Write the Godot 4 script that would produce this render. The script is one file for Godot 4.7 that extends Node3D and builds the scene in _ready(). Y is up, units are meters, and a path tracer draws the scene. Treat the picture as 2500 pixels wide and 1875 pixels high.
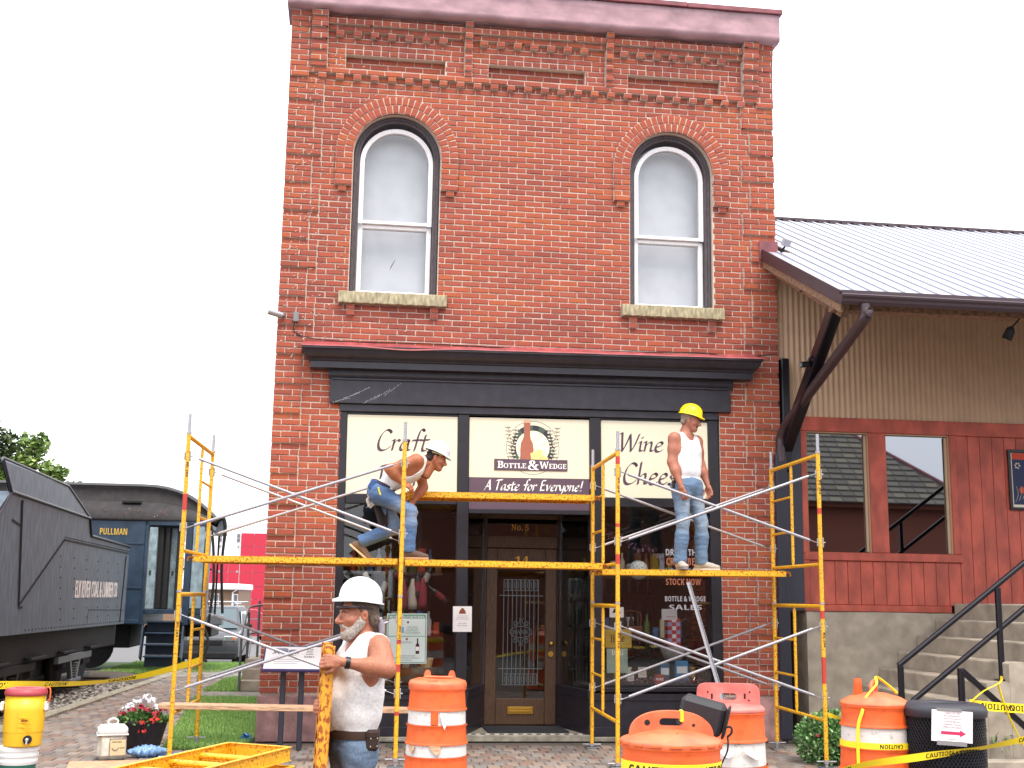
extends Node3D
# A brick shop with three workers and a scaffold, built from mesh code and procedural materials only.

const FA := 0.0404                       # the shop front stands slightly turned to the scaffold
var BX := Transform3D(Basis(Vector3.UP, FA), Vector3.ZERO)
var rng := RandomNumberGenerator.new()
var mats := {}
var tex := {}
var used := {}


# ---------------------------------------------------------------- mesh builder
class MB:
	var v := PackedVector3Array()
	var n := PackedVector3Array()
	var c := PackedColorArray()
	var uv := PackedVector2Array()
	var ix := PackedInt32Array()
	var col := Color.WHITE
	var xf := Transform3D.IDENTITY

	func pt(p: Vector3, nn: Vector3, t := Vector2.ZERO) -> int:
		v.append(xf * p)
		n.append((xf.basis * nn).normalized())
		c.append(col)
		uv.append(t)
		return v.size() - 1

	func tri(a: Vector3, b: Vector3, d: Vector3) -> void:      # anticlockwise seen from outside
		var nn := (b - a).cross(d - a)
		if nn.length_squared() < 1e-18:
			return
		nn = nn.normalized()
		var i := pt(a, nn)
		pt(b, nn)
		pt(d, nn)
		ix.append_array([i, i + 2, i + 1])

	func quad(a: Vector3, b: Vector3, d: Vector3, e: Vector3) -> void:
		var nn := (d - a).cross(e - b)
		if nn.length_squared() < 1e-18:
			return
		nn = nn.normalized()
		var i := pt(a, nn, Vector2(0, 1))
		pt(b, nn, Vector2(1, 1))
		pt(d, nn, Vector2(1, 0))
		pt(e, nn, Vector2(0, 0))
		ix.append_array([i, i + 2, i + 1, i, i + 3, i + 2])

	func box(s: Vector3, at := Vector3.ZERO, bev := 0.0) -> void:   # centred on at
		var h := s * 0.5
		if bev <= 0.0:
			var p := []
			for k in 8:
				p.append(at + Vector3(h.x if k & 1 else -h.x, h.y if k & 2 else -h.y, h.z if k & 4 else -h.z))
			quad(p[4], p[5], p[7], p[6])
			quad(p[1], p[0], p[2], p[3])
			quad(p[5], p[1], p[3], p[7])
			quad(p[0], p[4], p[6], p[2])
			quad(p[6], p[7], p[3], p[2])
			quad(p[0], p[1], p[5], p[4])
			return
		var b := minf(bev, minf(h.x, minf(h.y, h.z)) * 0.95)
		var q := {}
		for sx in [-1, 1]:
			for sy in [-1, 1]:
				for sz in [-1, 1]:
					var sg := Vector3(sx, sy, sz)
					var full := Vector3(sx * h.x, sy * h.y, sz * h.z)
					for ax in 3:
						var w := full - sg * b
						w[ax] = full[ax]
						q[[sx, sy, sz, ax]] = at + w
		for ax in 3:
			var a1 := (ax + 1) % 3
			var a2 := (ax + 2) % 3
			for s1 in [-1, 1]:
				var f := []
				for uvv in [[-1, -1], [1, -1], [1, 1], [-1, 1]]:
					var k := [0, 0, 0]
					k[ax] = s1
					k[a1] = uvv[0]
					k[a2] = uvv[1]
					f.append(q[[k[0], k[1], k[2], ax]])
				if s1 > 0:
					quad(f[0], f[1], f[2], f[3])
				else:
					quad(f[3], f[2], f[1], f[0])
			for s1 in [-1, 1]:
				for s2 in [-1, 1]:
					var lo := [0, 0, 0]
					lo[a1] = s1
					lo[a2] = s2
					lo[ax] = -1
					var hi := lo.duplicate()
					hi[ax] = 1
					var e0: Vector3 = q[[lo[0], lo[1], lo[2], a1]]
					var e1: Vector3 = q[[hi[0], hi[1], hi[2], a1]]
					var e2: Vector3 = q[[hi[0], hi[1], hi[2], a2]]
					var e3: Vector3 = q[[lo[0], lo[1], lo[2], a2]]
					if s1 * s2 > 0:
						quad(e0, e3, e2, e1)
					else:
						quad(e0, e1, e2, e3)
		for sx in [-1, 1]:
			for sy in [-1, 1]:
				for sz in [-1, 1]:
					var t0: Vector3 = q[[sx, sy, sz, 0]]
					var t1: Vector3 = q[[sx, sy, sz, 1]]
					var t2: Vector3 = q[[sx, sy, sz, 2]]
					if sx * sy * sz > 0:
						tri(t0, t1, t2)
					else:
						tri(t0, t2, t1)

	func bx(lo: Vector3, hi: Vector3, bev := 0.0) -> void:
		box((hi - lo).abs(), (lo + hi) * 0.5, bev)

	# a rectangular bar from a to b, wide across the horizontal, tall across the other way
	func bar(a: Vector3, b: Vector3, wide: float, tall: float, bev := 0.0, up := Vector3.UP) -> void:
		var z := (b - a).normalized()
		var u := up if absf(z.dot(up)) < 0.98 else Vector3.RIGHT
		var x := u.cross(z).normalized()
		var y := z.cross(x)
		var keep := xf
		xf = xf * Transform3D(Basis(x, y, z), (a + b) * 0.5)
		box(Vector3(wide, tall, a.distance_to(b)), Vector3.ZERO, bev)
		xf = keep

	# smooth sheet of points rows x cols; closed joins the last column to the first
	func grid(rows: Array, closed := false, flip := false) -> void:
		var nr := rows.size()
		var nc: int = rows[0].size()
		var base := v.size()
		for i in nr:
			for j in nc:
				var r0: Array = rows[maxi(i - 1, 0)]
				var r1: Array = rows[mini(i + 1, nr - 1)]
				var j0 := (j + nc - 1) % nc if closed else maxi(j - 1, 0)
				var j1 := (j + 1) % nc if closed else mini(j + 1, nc - 1)
				var du: Vector3 = rows[i][j1] - rows[i][j0]
				var dv: Vector3 = r1[j] - r0[j]
				var nn := du.cross(dv)
				if nn.length_squared() < 1e-20:
					nn = Vector3.UP
				if flip:
					nn = -nn
				pt(rows[i][j], nn.normalized(), Vector2(float(j) / maxf(nc - 1, 1), float(i) / maxf(nr - 1, 1)))
		for i in nr - 1:
			for j in (nc if closed else nc - 1):
				var a := base + i * nc + j
				var b := base + i * nc + (j + 1) % nc
				var d := base + (i + 1) * nc + (j + 1) % nc
				var e := base + (i + 1) * nc + j
				if flip:
					ix.append_array([a, b, d, a, d, e])
				else:
					ix.append_array([a, d, b, a, e, d])

	func disc(center: Vector3, nn: Vector3, ring: Array) -> void:
		var base := pt(center, nn)
		for p in ring:
			pt(p, nn)
		var m := ring.size()
		for j in m:
			var a := base + 1 + j
			var b := base + 1 + (j + 1) % m
			if (v[a] - v[base]).cross(v[b] - v[base]).dot(n[base]) > 0:
				ix.append_array([base, b, a])
			else:
				ix.append_array([base, a, b])

	func tube(path: Array, r, sides := 8, caps := true, flat := 1.0) -> void:   # r: a number or an array
		var rows := []
		var m := path.size()
		var z0: Vector3 = (path[1] - path[0]).normalized()
		var x := z0.cross(Vector3.UP if absf(z0.y) < 0.9 else Vector3.RIGHT).normalized()
		for i in m:
			var z: Vector3 = (path[mini(i + 1, m - 1)] - path[maxi(i - 1, 0)]).normalized()
			x = (x - z * x.dot(z)).normalized()
			var y := z.cross(x)
			var rr: float = r[i] if r is Array else r
			var ring := []
			for k in sides:
				var t := TAU * k / sides
				ring.append(path[i] + (x * cos(t) + y * sin(t) * flat) * rr)
			rows.append(ring)
		grid(rows, true)
		if caps:
			disc(path[0], -z0, rows[0])
			disc(path[m - 1], (path[m - 1] - path[m - 2]).normalized(), rows[m - 1])

	# profile: array of Vector2(radius, height); sharp corners where a point is given twice
	func lathe(profile: Array, sides := 24, at := Vector3.ZERO, sx := 1.0, sz := 1.0) -> void:
		var base := v.size()
		var m := profile.size()
		for i in m:
			var p: Vector2 = profile[i]
			var a: Vector2 = profile[i - 1] if i > 0 and not profile[i - 1].is_equal_approx(p) else p
			var b: Vector2 = profile[i + 1] if i < m - 1 and not profile[i + 1].is_equal_approx(p) else p
			var t := b - a
			var nn := Vector2(t.y, -t.x).normalized()
			for k in sides + 1:
				var an := TAU * k / sides
				pt(at + Vector3(cos(an) * p.x * sx, p.y, sin(an) * p.x * sz), Vector3(cos(an) * nn.x, nn.y, sin(an) * nn.x), Vector2(float(k) / sides, p.y))
		for i in m - 1:
			if profile[i].is_equal_approx(profile[i + 1]):
				continue
			for k in sides:
				var a := base + i * (sides + 1) + k
				var e := a + sides + 1
				ix.append_array([a, a + 1, e + 1, a, e + 1, e])

	# polygon in x,y pushed from z0 to z1
	func prism(poly: PackedVector2Array, z0: float, z1: float) -> void:
		var p := poly
		if not Geometry2D.is_polygon_clockwise(p):
			pass
		else:
			p = p.duplicate()
			p.reverse()
		var t := Geometry2D.triangulate_polygon(p)
		var f := func(q: Vector2, z: float) -> Vector3: return Vector3(q.x, q.y, z)
		for k in range(0, t.size(), 3):
			var a := p[t[k]]
			var b := p[t[k + 1]]
			var d := p[t[k + 2]]
			if (b - a).cross(d - a) < 0:
				var s := b
				b = d
				d = s
			tri(f.call(a, z1), f.call(b, z1), f.call(d, z1))
			tri(f.call(a, z0), f.call(d, z0), f.call(b, z0))
		for k in p.size():
			var a := p[k]
			var b := p[(k + 1) % p.size()]
			quad(f.call(a, z0), f.call(b, z0), f.call(b, z1), f.call(a, z1))

	func ball(at: Vector3, r: Vector3, sides := 12, rings := 8) -> void:
		var base := v.size()
		for i in rings + 1:
			var la := PI * i / rings - PI / 2
			for k in sides + 1:
				var lo := TAU * k / sides
				var u := Vector3(cos(la) * cos(lo), sin(la), cos(la) * sin(lo))
				pt(at + u * r, u / r, Vector2(float(k) / sides, float(i) / rings))
		for i in rings:
			for k in sides:
				var a := base + i * (sides + 1) + k
				var e := a + sides + 1
				ix.append_array([a, a + 1, e + 1, a, e + 1, e])

	func add(o: MB, t: Transform3D, tint := Color.WHITE) -> void:
		var base := v.size()
		for k in o.v.size():
			v.append(t * o.v[k])
			n.append((t.basis * o.n[k]).normalized())
			c.append(o.c[k] * tint)
			uv.append(o.uv[k])
		for k in o.ix:
			ix.append(base + k)

	func mesh() -> ArrayMesh:
		var m := ArrayMesh.new()
		var a := []
		a.resize(Mesh.ARRAY_MAX)
		a[Mesh.ARRAY_VERTEX] = v
		a[Mesh.ARRAY_NORMAL] = n
		a[Mesh.ARRAY_COLOR] = c
		a[Mesh.ARRAY_TEX_UV] = uv
		a[Mesh.ARRAY_INDEX] = ix
		m.add_surface_from_arrays(Mesh.PRIMITIVE_TRIANGLES, a)
		return m


# ---------------------------------------------------------------- nodes
func numbered(parent: Node, called: String) -> String:
	var key := [parent.get_instance_id(), called]
	var k: int = used.get(key, 0)
	used[key] = k + 1
	return called if k == 0 else "%s_%03d" % [called, k]


func obj(called: String, shape, m: Material, parent: Node = self, t := Transform3D.IDENTITY) -> MeshInstance3D:
	var o := MeshInstance3D.new()
	o.name = numbered(parent, called)
	o.mesh = shape.mesh() if shape is MB else shape
	o.material_override = m
	o.transform = t
	parent.add_child(o, true)
	return o


func tag(o: Node, label: String, category := "", group := "") -> Node:
	if label:
		o.set_meta("label", label)
	if category:
		o.set_meta("category", category)
	if group:
		o.set_meta("group", group)
	return o


func thing(called: String, label: String, category: String, t := Transform3D.IDENTITY, group := "") -> Node3D:
	var o := Node3D.new()
	o.name = numbered(self, called)
	o.transform = t
	add_child(o, true)
	tag(o, label, category, group)
	return o


func struct(called: String, shape, m: Material, t := Transform3D.IDENTITY) -> MeshInstance3D:
	var o := obj(called, shape, m, self, t)
	o.set_meta("kind", "structure")
	return o


func stuff(called: String, shape, m: Material, parent: Node = self, t := Transform3D.IDENTITY) -> MeshInstance3D:
	var o := obj(called, shape, m, parent, t)
	o.set_meta("kind", "stuff")
	return o


func dup(o: Node3D, t: Transform3D, label := "", group := "") -> Node3D:
	var r: Node3D = o.duplicate()
	r.name = numbered(self, str(o.name).rstrip("0123456789").trim_suffix("_"))
	r.transform = t
	add_child(r, true)
	if label:
		r.set_meta("label", label)
	if group:
		r.set_meta("group", group)
	return r


func at(x: float, y: float, z: float, turn := 0.0) -> Transform3D:
	return Transform3D(Basis(Vector3.UP, turn), Vector3(x, y, z))


func V(x: float, y: float, z: float) -> Vector3:
	return Vector3(x, y, z)


func P2(a: Array) -> PackedVector2Array:
	var p := PackedVector2Array()
	for k in range(0, a.size(), 2):
		p.append(Vector2(a[k], a[k + 1]))
	return p


func curve(pts: Array, per := 6) -> Array:         # Catmull-Rom through the points
	var out := []
	var m := pts.size()
	for i in m - 1:
		var p0 = pts[maxi(i - 1, 0)]
		var p3 = pts[mini(i + 2, m - 1)]
		for k in per:
			out.append(pts[i].cubic_interpolate(pts[i + 1], p0, p3, float(k) / per))
	out.append(pts[m - 1])
	return out


# ---------------------------------------------------------------- textures and materials
func noise_tex(key: String, seed_: int, freq: float, lo: float, hi: float, octaves := 4, size := Vector2i(512, 512), power := 1.0, kind := FastNoiseLite.TYPE_SIMPLEX_SMOOTH) -> Texture2D:
	if tex.has(key):
		return tex[key]
	var f := FastNoiseLite.new()
	f.seed = seed_
	f.frequency = freq
	f.noise_type = kind
	f.fractal_octaves = octaves
	var im := f.get_seamless_image(size.x, size.y)
	im.convert(Image.FORMAT_L8)
	var d := im.get_data()
	for k in d.size():
		d[k] = int(clampf(lo + (hi - lo) * pow(d[k] / 255.0, power), 0.0, 1.0) * 255.0)
	im = Image.create_from_data(size.x, size.y, false, Image.FORMAT_L8, d)
	im.convert(Image.FORMAT_RGB8)
	im.generate_mipmaps()
	tex[key] = ImageTexture.create_from_image(im)
	return tex[key]


func rust_tex(key: String, seed_: int, amount: float) -> Texture2D:       # chips of rust and primer in paint
	if tex.has(key):
		return tex[key]
	var f := FastNoiseLite.new()
	f.seed = seed_
	f.frequency = 0.03
	f.fractal_octaves = 5
	var g := f.get_seamless_image(512, 512)
	f.seed = seed_ + 1
	f.frequency = 0.008
	var h := f.get_seamless_image(512, 512)
	var im := Image.create(512, 512, false, Image.FORMAT_RGB8)
	for y in 512:
		for x in 512:
			var n := g.get_pixel(x, y).r
			var m := h.get_pixel(x, y).r
			var c := Color(1, 1, 1) * (0.86 + 0.2 * m)
			c = c.lerp(Color(0.62, 0.46, 0.55), smoothstep(0.0, 0.10, amount - n + (m - 0.5) * 0.3))
			im.set_pixel(x, y, c.clamp())
	im.generate_mipmaps()
	tex[key] = ImageTexture.create_from_image(im)
	return tex[key]


func mat(key: String, col := Color.WHITE, rough := 0.7, metal := 0.0, t: Texture2D = null, scale := Vector3.ONE, bump := 0.0, bump_tex: Texture2D = null) -> StandardMaterial3D:
	if mats.has(key):
		return mats[key]
	var m := StandardMaterial3D.new()
	m.albedo_color = col
	m.roughness = rough
	m.metallic = metal
	m.vertex_color_use_as_albedo = true
	if t:
		m.albedo_texture = t
		m.uv1_triplanar = true
		m.uv1_world_triplanar = true
		m.uv1_scale = scale
	if bump > 0.0:
		m.heightmap_enabled = true
		m.heightmap_texture = bump_tex if bump_tex else t
		m.heightmap_scale = bump
		m.uv1_triplanar = true
		m.uv1_world_triplanar = true
		m.uv1_scale = scale
	mats[key] = m
	return m


func lin(hex: String) -> Color:
	return Color(hex).srgb_to_linear()


func lettering(called: String, s: String, bold: bool, serif: bool, height: float, m: Material, parent: Node, t: Transform3D, width := 0.0, depth := 0.004) -> MeshInstance3D:
	var f := SystemFont.new()
	f.font_names = PackedStringArray(["Droid Serif" if serif else "Droid Sans"])
	f.font_weight = 700 if bold else 400
	var tm := TextMesh.new()
	tm.font = f
	tm.text = s
	tm.font_size = 32
	tm.pixel_size = 0.01
	tm.curve_step = 2.0 if height < 0.06 else 1.0
	tm.depth = depth
	var b := tm.get_aabb()
	var k := height / b.size.y
	var kx := width / b.size.x if width > 0.0 else k
	var o := obj(called, tm, m, parent)
	var c := b.get_center()
	o.transform = t * Transform3D(Basis.from_scale(Vector3(kx, k, 1)), Vector3(-c.x * kx, -c.y * k, 0))
	return o


# broad-nib strokes: each path swept by a slanted nib, all in one flat shape of small depth
func pen(strokes: Array, nib: float, angle: float, z: float, b: MB, t: Transform2D) -> void:
	var w := Vector2(cos(angle), sin(angle)) * nib * 0.5
	for s in strokes:
		var q := []
		for k in range(0, s.size(), 2):
			q.append(Vector2(s[k], s[k + 1]))
		q = curve(q, 5) if q.size() > 2 else q
		for i in q.size() - 1:
			var h := Geometry2D.convex_hull(PackedVector2Array([t * (q[i] + w), t * (q[i] - w), t * (q[i + 1] + w), t * (q[i + 1] - w), t * (q[i] + Vector2(0.012, -0.012)), t * (q[i + 1] - Vector2(0.012, -0.012))]))
			h.remove_at(h.size() - 1)
			if h.size() < 3:
				continue
			for k in range(1, h.size() - 1):
				var a := V(h[0].x, h[0].y, z)
				var d := V(h[k].x, h[k].y, z)
				var e := V(h[k + 1].x, h[k + 1].y, z)
				if (d - a).cross(e - a).z > 0:
					b.tri(a, d, e)
				else:
					b.tri(a, e, d)


const GLYPH := {
	"C": [0.68, [[.60, .84, .52, .95, .36, .97, .16, .74, .06, .38, .10, .10, .24, .0, .44, .05, .62, .2]]],
	"r": [0.36, [[-.02, .46, .09, .52, .08, .4, .03, .0], [.06, .28, .16, .44, .27, .52, .35, .44]]],
	"a": [0.52, [[.4, .46, .28, .52, .12, .4, .03, .16, .1, .02, .22, .1, .36, .36, .41, .5], [.41, .5, .36, .16, .38, .03, .49, .06]]],
	"f": [0.42, [[.55, .95, .46, 1.04, .36, .98, .28, .7, .2, .2, .16, .0], [.02, .5, .44, .53]]],
	"t": [0.38, [[.2, .78, .14, .4, .1, .12, .15, .01, .32, .06], [.0, .51, .4, .55]]],
	"B": [0.62, [[.12, .94, .08, .5, .04, .0], [.0, .9, .3, .98, .5, .85, .42, .62, .15, .52], [.15, .52, .46, .46, .54, .2, .36, .02, .04, .03]]],
	"e": [0.46, [[.05, .24, .26, .3, .38, .42, .28, .52, .12, .42, .04, .2, .1, .02, .26, .02, .4, .12]]],
	"W": [0.95, [[.0, .9, .1, .93, .12, .6, .16, .0], [.16, .0, .34, .4, .5, .88], [.5, .88, .54, .5, .58, .0], [.58, .0, .76, .35, .94, .9]]],
	"i": [0.26, [[.0, .44, .1, .52, .08, .3, .07, .05, .2, .05], [.14, .74, .17, .7]]],
	"n": [0.52, [[-.02, .46, .09, .52, .07, .3, .03, .0], [.05, .24, .2, .44, .33, .5, .36, .36, .33, .06, .47, .06]]],
	"h": [0.52, [[.12, 1.04, .08, .6, .03, .0], [.05, .24, .2, .44, .33, .5, .36, .36, .33, .06, .47, .06]]],
	"s": [0.4, [[.36, .44, .22, .52, .1, .42, .18, .3, .28, .16, .18, .0, .0, .06]]],
	"&": [0.8, [[.72, .5, .5, .1, .25, .0, .08, .15, .2, .4, .42, .62, .38, .85, .24, .8, .26, .6, .5, .2, .75, .0]]],
	"A": [0.66, [[.0, .0, .2, .4, .42, .95], [.42, .95, .46, .5, .54, .0], [.12, .32, .48, .35]]],
	"T": [0.55, [[.3, .92, .22, .5, .16, .0], [.0, .85, .2, .93, .62, .95]]],
	"o": [0.48, [[.24, .52, .08, .38, .04, .12, .16, .0, .34, .14, .38, .38, .26, .52]]],
	"E": [0.55, [[.16, .93, .1, .5, .05, .02], [.16, .93, .5, .95], [.1, .5, .4, .53], [.05, .02, .42, .05]]],
	"v": [0.46, [[.0, .5, .1, .48, .14, .0], [.14, .0, .32, .26, .4, .52]]],
	"y": [0.48, [[.02, .5, .08, .2, .18, .04, .32, .2], [.42, .52, .34, .0, .22, -.3, .04, -.36]]],
	"!": [0.3, [[.22, .95, .16, .5, .13, .28], [.1, .06, .13, .02]]],
	" ": [0.34, []],
}


func pen_text(s: String, nib: float, size: float, b: MB, origin: Vector2, z: float, stretch := 1.0, slant := 0.08) -> float:
	var x := 0.0
	for ch in s:
		var g: Array = GLYPH[ch]
		var t := Transform2D(Vector2(size * stretch, 0), Vector2(size * slant, size), origin + Vector2(x * size * stretch, 0))
		pen(g[1], nib, 0.75, z, b, t)
		x += g[0]
	return x * size * stretch


func _ready() -> void:
	rng.seed = 7
	# camera
	var cam := Camera3D.new()
	cam.name = "camera"
	cam.fov = 35.15
	cam.near = 0.1
	cam.far = 600.0
	cam.position = V(1.507, 1.62, 14.187)
	cam.rotation = V(0.17465, -0.09094, 0.01528)
	add_child(cam)
	cam.current = true
	# overcast sky, exposed for the brick front
	var we := WorldEnvironment.new()
	we.name = "surroundings"
	var env := Environment.new()
	env.background_mode = Environment.BG_SKY
	var sky := Sky.new()
	var sm := ProceduralSkyMaterial.new()
	sm.sky_top_color = Color(0.97, 0.98, 1.0)
	sm.sky_horizon_color = Color(0.80, 0.81, 0.83)
	sm.sky_curve = 0.2
	sm.ground_bottom_color = Color(0.42, 0.40, 0.39)
	sm.ground_horizon_color = Color(0.75, 0.75, 0.75)
	sm.sun_angle_max = 1.0
	sky.sky_material = sm
	env.sky = sky
	env.background_energy_multiplier = 1.25
	env.tonemap_mode = Environment.TONE_MAPPER_LINEAR
	env.tonemap_exposure = 2.35
	env.sdfgi_enabled = true
	env.ssao_enabled = true
	env.ssil_enabled = true
	we.environment = env
	add_child(we)
	var sun := DirectionalLight3D.new()
	sun.name = "sun"
	sun.light_energy = 0.5
	sun.light_color = Color(1.0, 0.97, 0.93)
	sun.light_angular_distance = 20.0
	sun.shadow_enabled = true
	sun.rotation_degrees = V(-62, 20, 0)
	add_child(sun)

	make_materials()
	make_ground()
	make_shop()
	make_shopfront()
	make_annex()
	make_street_behind()
	make_train()
	make_far_left()
	make_scaffold()
	make_left_things()
	make_drums()
	make_right_things()
	make_people()


func make_materials() -> void:
	var cloud := noise_tex("cloud", 3, 0.012, 0.72, 1.08, 5)
	var fine := noise_tex("fine", 5, 0.06, 0.7, 1.12, 4)
	var blotch := noise_tex("blotch", 9, 0.02, 0.6, 1.1, 6)
	var speck := noise_tex("speck", 13, 0.16, 0.55, 1.2, 3)
	var streak := noise_tex("streak", 17, 0.03, 0.62, 1.12, 4, Vector2i(512, 512))
	mat("brick", Color.WHITE, 0.9, 0.0, noise_tex("clay", 5, 0.06, 0.82, 1.1, 4), V(2.2, 2.2, 2.2), 0.35, speck)
	mat("mortar", Color("d8c4b6"), 0.95, 0.0, fine, V(1.5, 1.5, 1.5), 0.3, speck)
	mat("parapet", Color("b59299"), 0.85, 0.0, noise_tex("render", 63, 0.012, 0.78, 1.06, 4), V(0.35, 0.6, 0.35), 0.3, fine)
	mat("coping", Color("8c4a52"), 0.55, 0.0, cloud, V(0.6, 0.6, 0.6))
	mat("sill_stone", Color("b5a98a"), 0.9, 0.0, streak, V(1.2, 0.35, 1.2), 0.3, fine)
	mat("black_paint", Color("2a2733"), 0.42, 0.0, cloud, V(0.8, 0.8, 0.8))
	mat("black_frame", Color("1d1a24"), 0.4, 0.0, cloud, V(0.8, 0.8, 0.8))
	mat("flashing", Color("a84e50"), 0.5, 0.0, cloud, V(0.9, 0.9, 0.9))
	mat("white_plastic", Color("e2e0de"), 0.35, 0.0, tex.get("faint"), V(1, 1, 1))
	mat("grey_wood", Color("5d5459"), 0.8, 0.0, streak, V(6, 0.5, 6), 0.3)
	mat("white_paint", Color("eeeaec"), 0.6, 0.0, noise_tex("chips", 65, 0.03, 0.8, 1.1, 4, Vector2i(512, 512), 0.5), V(3, 0.8, 3))
	mat("blind", Color("d9dde6"), 0.4, 0.0, noise_tex("faint", 61, 0.01, 0.94, 1.04, 3), V(0.5, 0.5, 0.5))
	var g := mat("glass", Color(0.03, 0.04, 0.045, 0.12), 0.02)
	g.transparency = BaseMaterial3D.TRANSPARENCY_ALPHA
	g.metallic_specular = 0.6
	mat("sign_cream", Color("d6d0ba"), 0.5)
	mat("plum", Color("54404f"), 0.5)
	mat("plum_ink", Color("4a3348"), 0.6)
	mat("print_white", Color("eeeaea"), 0.6)
	mat("pink_base", Color("b08784"), 0.9, 0.0, cloud, V(0.7, 0.7, 0.7), 0.3, fine)
	mat("oak", Color("5e412b"), 0.5, 0.0, streak, V(5, 0.4, 5))
	mat("brass", Color("c9a24a"), 0.3, 0.9)
	mat("iron", Color("6f7478"), 0.5, 0.6)
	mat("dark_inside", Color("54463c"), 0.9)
	mat("threshold", Color("a39c8c"), 0.9, 0.0, cloud, V(1, 1, 1), 0.2, fine)
	mat("mat_rubber", Color("24252b"), 0.9)
	mat("corrugated", Color("b89a7e"), 0.55, 0.0, tex.get("faint"), V(0.5, 0.5, 0.5))
	mat("red_board", Color("b65240"), 0.55, 0.0, cloud, V(0.6, 0.3, 0.6))
	mat("concrete", Color("a79c8d"), 0.92, 0.0, tex.get("render"), V(0.5, 0.5, 0.5), 0.3, fine)
	mat("roof_metal", Color("aeb0bc"), 0.45, 0.5)
	mat("gutter", Color("43343a"), 0.4, 0.2)
	mat("tan_wood", Color("94745c"), 0.7, 0.0, streak, V(1, 1, 1))
	mat("post_black", Color("2b2b38"), 0.5)
	mat("rail_black", Color("17161f"), 0.32, 0.3)
	mat("scaffold_yellow", Color("f0b424"), 0.45, 0.0, rust_tex("worn", 21, 0.36), V(2.2, 2.2, 2.2))
	mat("scaffold_rust", Color("b06a2a"), 0.8, 0.1, blotch, V(3, 3, 3))
	mat("galvanised", Color("b4b1b8"), 0.42, 0.5, fine, V(2, 2, 2))
	mat("red_spray", Color("c84030"), 0.7, 0.0, noise_tex("spray", 67, 0.04, 0.6, 1.2, 4), V(5, 5, 5))
	mat("pale_wood", Color("d2a986"), 0.75, 0.0, streak, V(0.4, 3, 3))
	mat("drum_orange", Color("e8622a"), 0.5, 0.0, noise_tex("scuff", 31, 0.014, 0.74, 1.1, 5, Vector2i(512, 512), 0.5), V(1.6, 1.6, 1.6))
	mat("drum_top", Color("f0764c"), 0.45, 0.0, cloud, V(1, 1, 1))
	mat("drum_white", Color("d6d0cc"), 0.5, 0.0, noise_tex("flake", 37, 0.018, 0.35, 1.25, 6, Vector2i(512, 512), 0.3), V(1.8, 1.8, 1.8))
	mat("tape_yellow", Color("ffe02e"), 0.35)
	mat("tape_ink", Color("15130f"), 0.5)
	mat("tender_grey", Color("5d6b7a"), 0.55, 0.1, noise_tex("runs", 41, 0.02, 0.72, 1.1, 5), V(0.9, 0.22, 0.9))
	mat("car_blue", Color("263c52"), 0.45, 0.1, cloud, V(0.5, 0.5, 0.5))
	mat("car_roof", Color("302c2e"), 0.8, 0.0, blotch, V(0.5, 0.5, 0.5))
	mat("car_pale", Color("8ea4ac"), 0.5, 0.0, cloud, V(1, 0.5, 1))
	mat("under_black", Color("1a1a1d"), 0.8, 0.0, cloud, V(1, 1, 1))
	mat("chrome", Color("c9ccd0"), 0.25, 0.8)
	mat("paver", Color.WHITE, 0.85, 0.0, fine, V(2, 2, 2), 0.2, speck)
	mat("grout", Color("6b625b"), 0.95, 0.0, fine, V(2, 2, 2))
	mat("soil", Color("4a3f36"), 1.0, 0.0, blotch, V(1, 1, 1))
	mat("gravel", Color("6f665c"), 0.95, 0.0, speck, V(1.4, 1.4, 1.4), 2.0)
	mat("lawn_soil", Color("3e5a22"), 1.0, 0.0, fine, V(1, 1, 1))
	mat("path", Color("8f8880"), 0.92, 0.0, cloud, V(0.5, 0.5, 0.5), 0.2, fine)
	mat("asphalt", Color("6a6869"), 0.95, 0.0, fine, V(0.5, 0.5, 0.5))
	var lf := mat("leaf", Color.WHITE, 0.6)
	lf.backlight_enabled = true
	lf.backlight = Color(0.25, 0.32, 0.12)
	mat("bark", Color("4d4238"), 0.95, 0.0, fine, V(2, 2, 2))
	mat("skin", Color.WHITE, 0.55, 0.0, noise_tex("skin", 51, 0.04, 0.8, 1.12, 5), V(3, 3, 3))
	mats["skin"].subsurf_scatter_enabled = true
	mats["skin"].subsurf_scatter_strength = 0.08
	var cl := mat("cloth", Color.WHITE, 0.92, 0.0, noise_tex("weave", 53, 0.03, 0.86, 1.06, 4), V(3, 3, 3))
	cl.rim_enabled = true
	cl.rim = 0.15
	mat("denim", Color.WHITE, 0.9, 0.0, noise_tex("denim", 55, 0.05, 0.78, 1.1, 5, Vector2i(512, 512)), V(2.6, 1.4, 2.6))
	mat("plastic", Color.WHITE, 0.35)
	mat("matte", Color.WHITE, 0.75)
	mat("metal_paint", Color.WHITE, 0.3, 0.3)


# ---------------------------------------------------------------- the brick shop
const ROW := 0.0706
const ROW0 := 7.588                       # bottom of row 0; rows count upwards and downwards from it
var brick_shapes := []
var brick_small := []
var brick_tones := []
var tone_noise := FastNoiseLite.new()
var proud := MB.new()                     # mortar behind bricks that stand out from the wall
var brick_list := []                      # [Transform3D, shape, tone, full]


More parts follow.
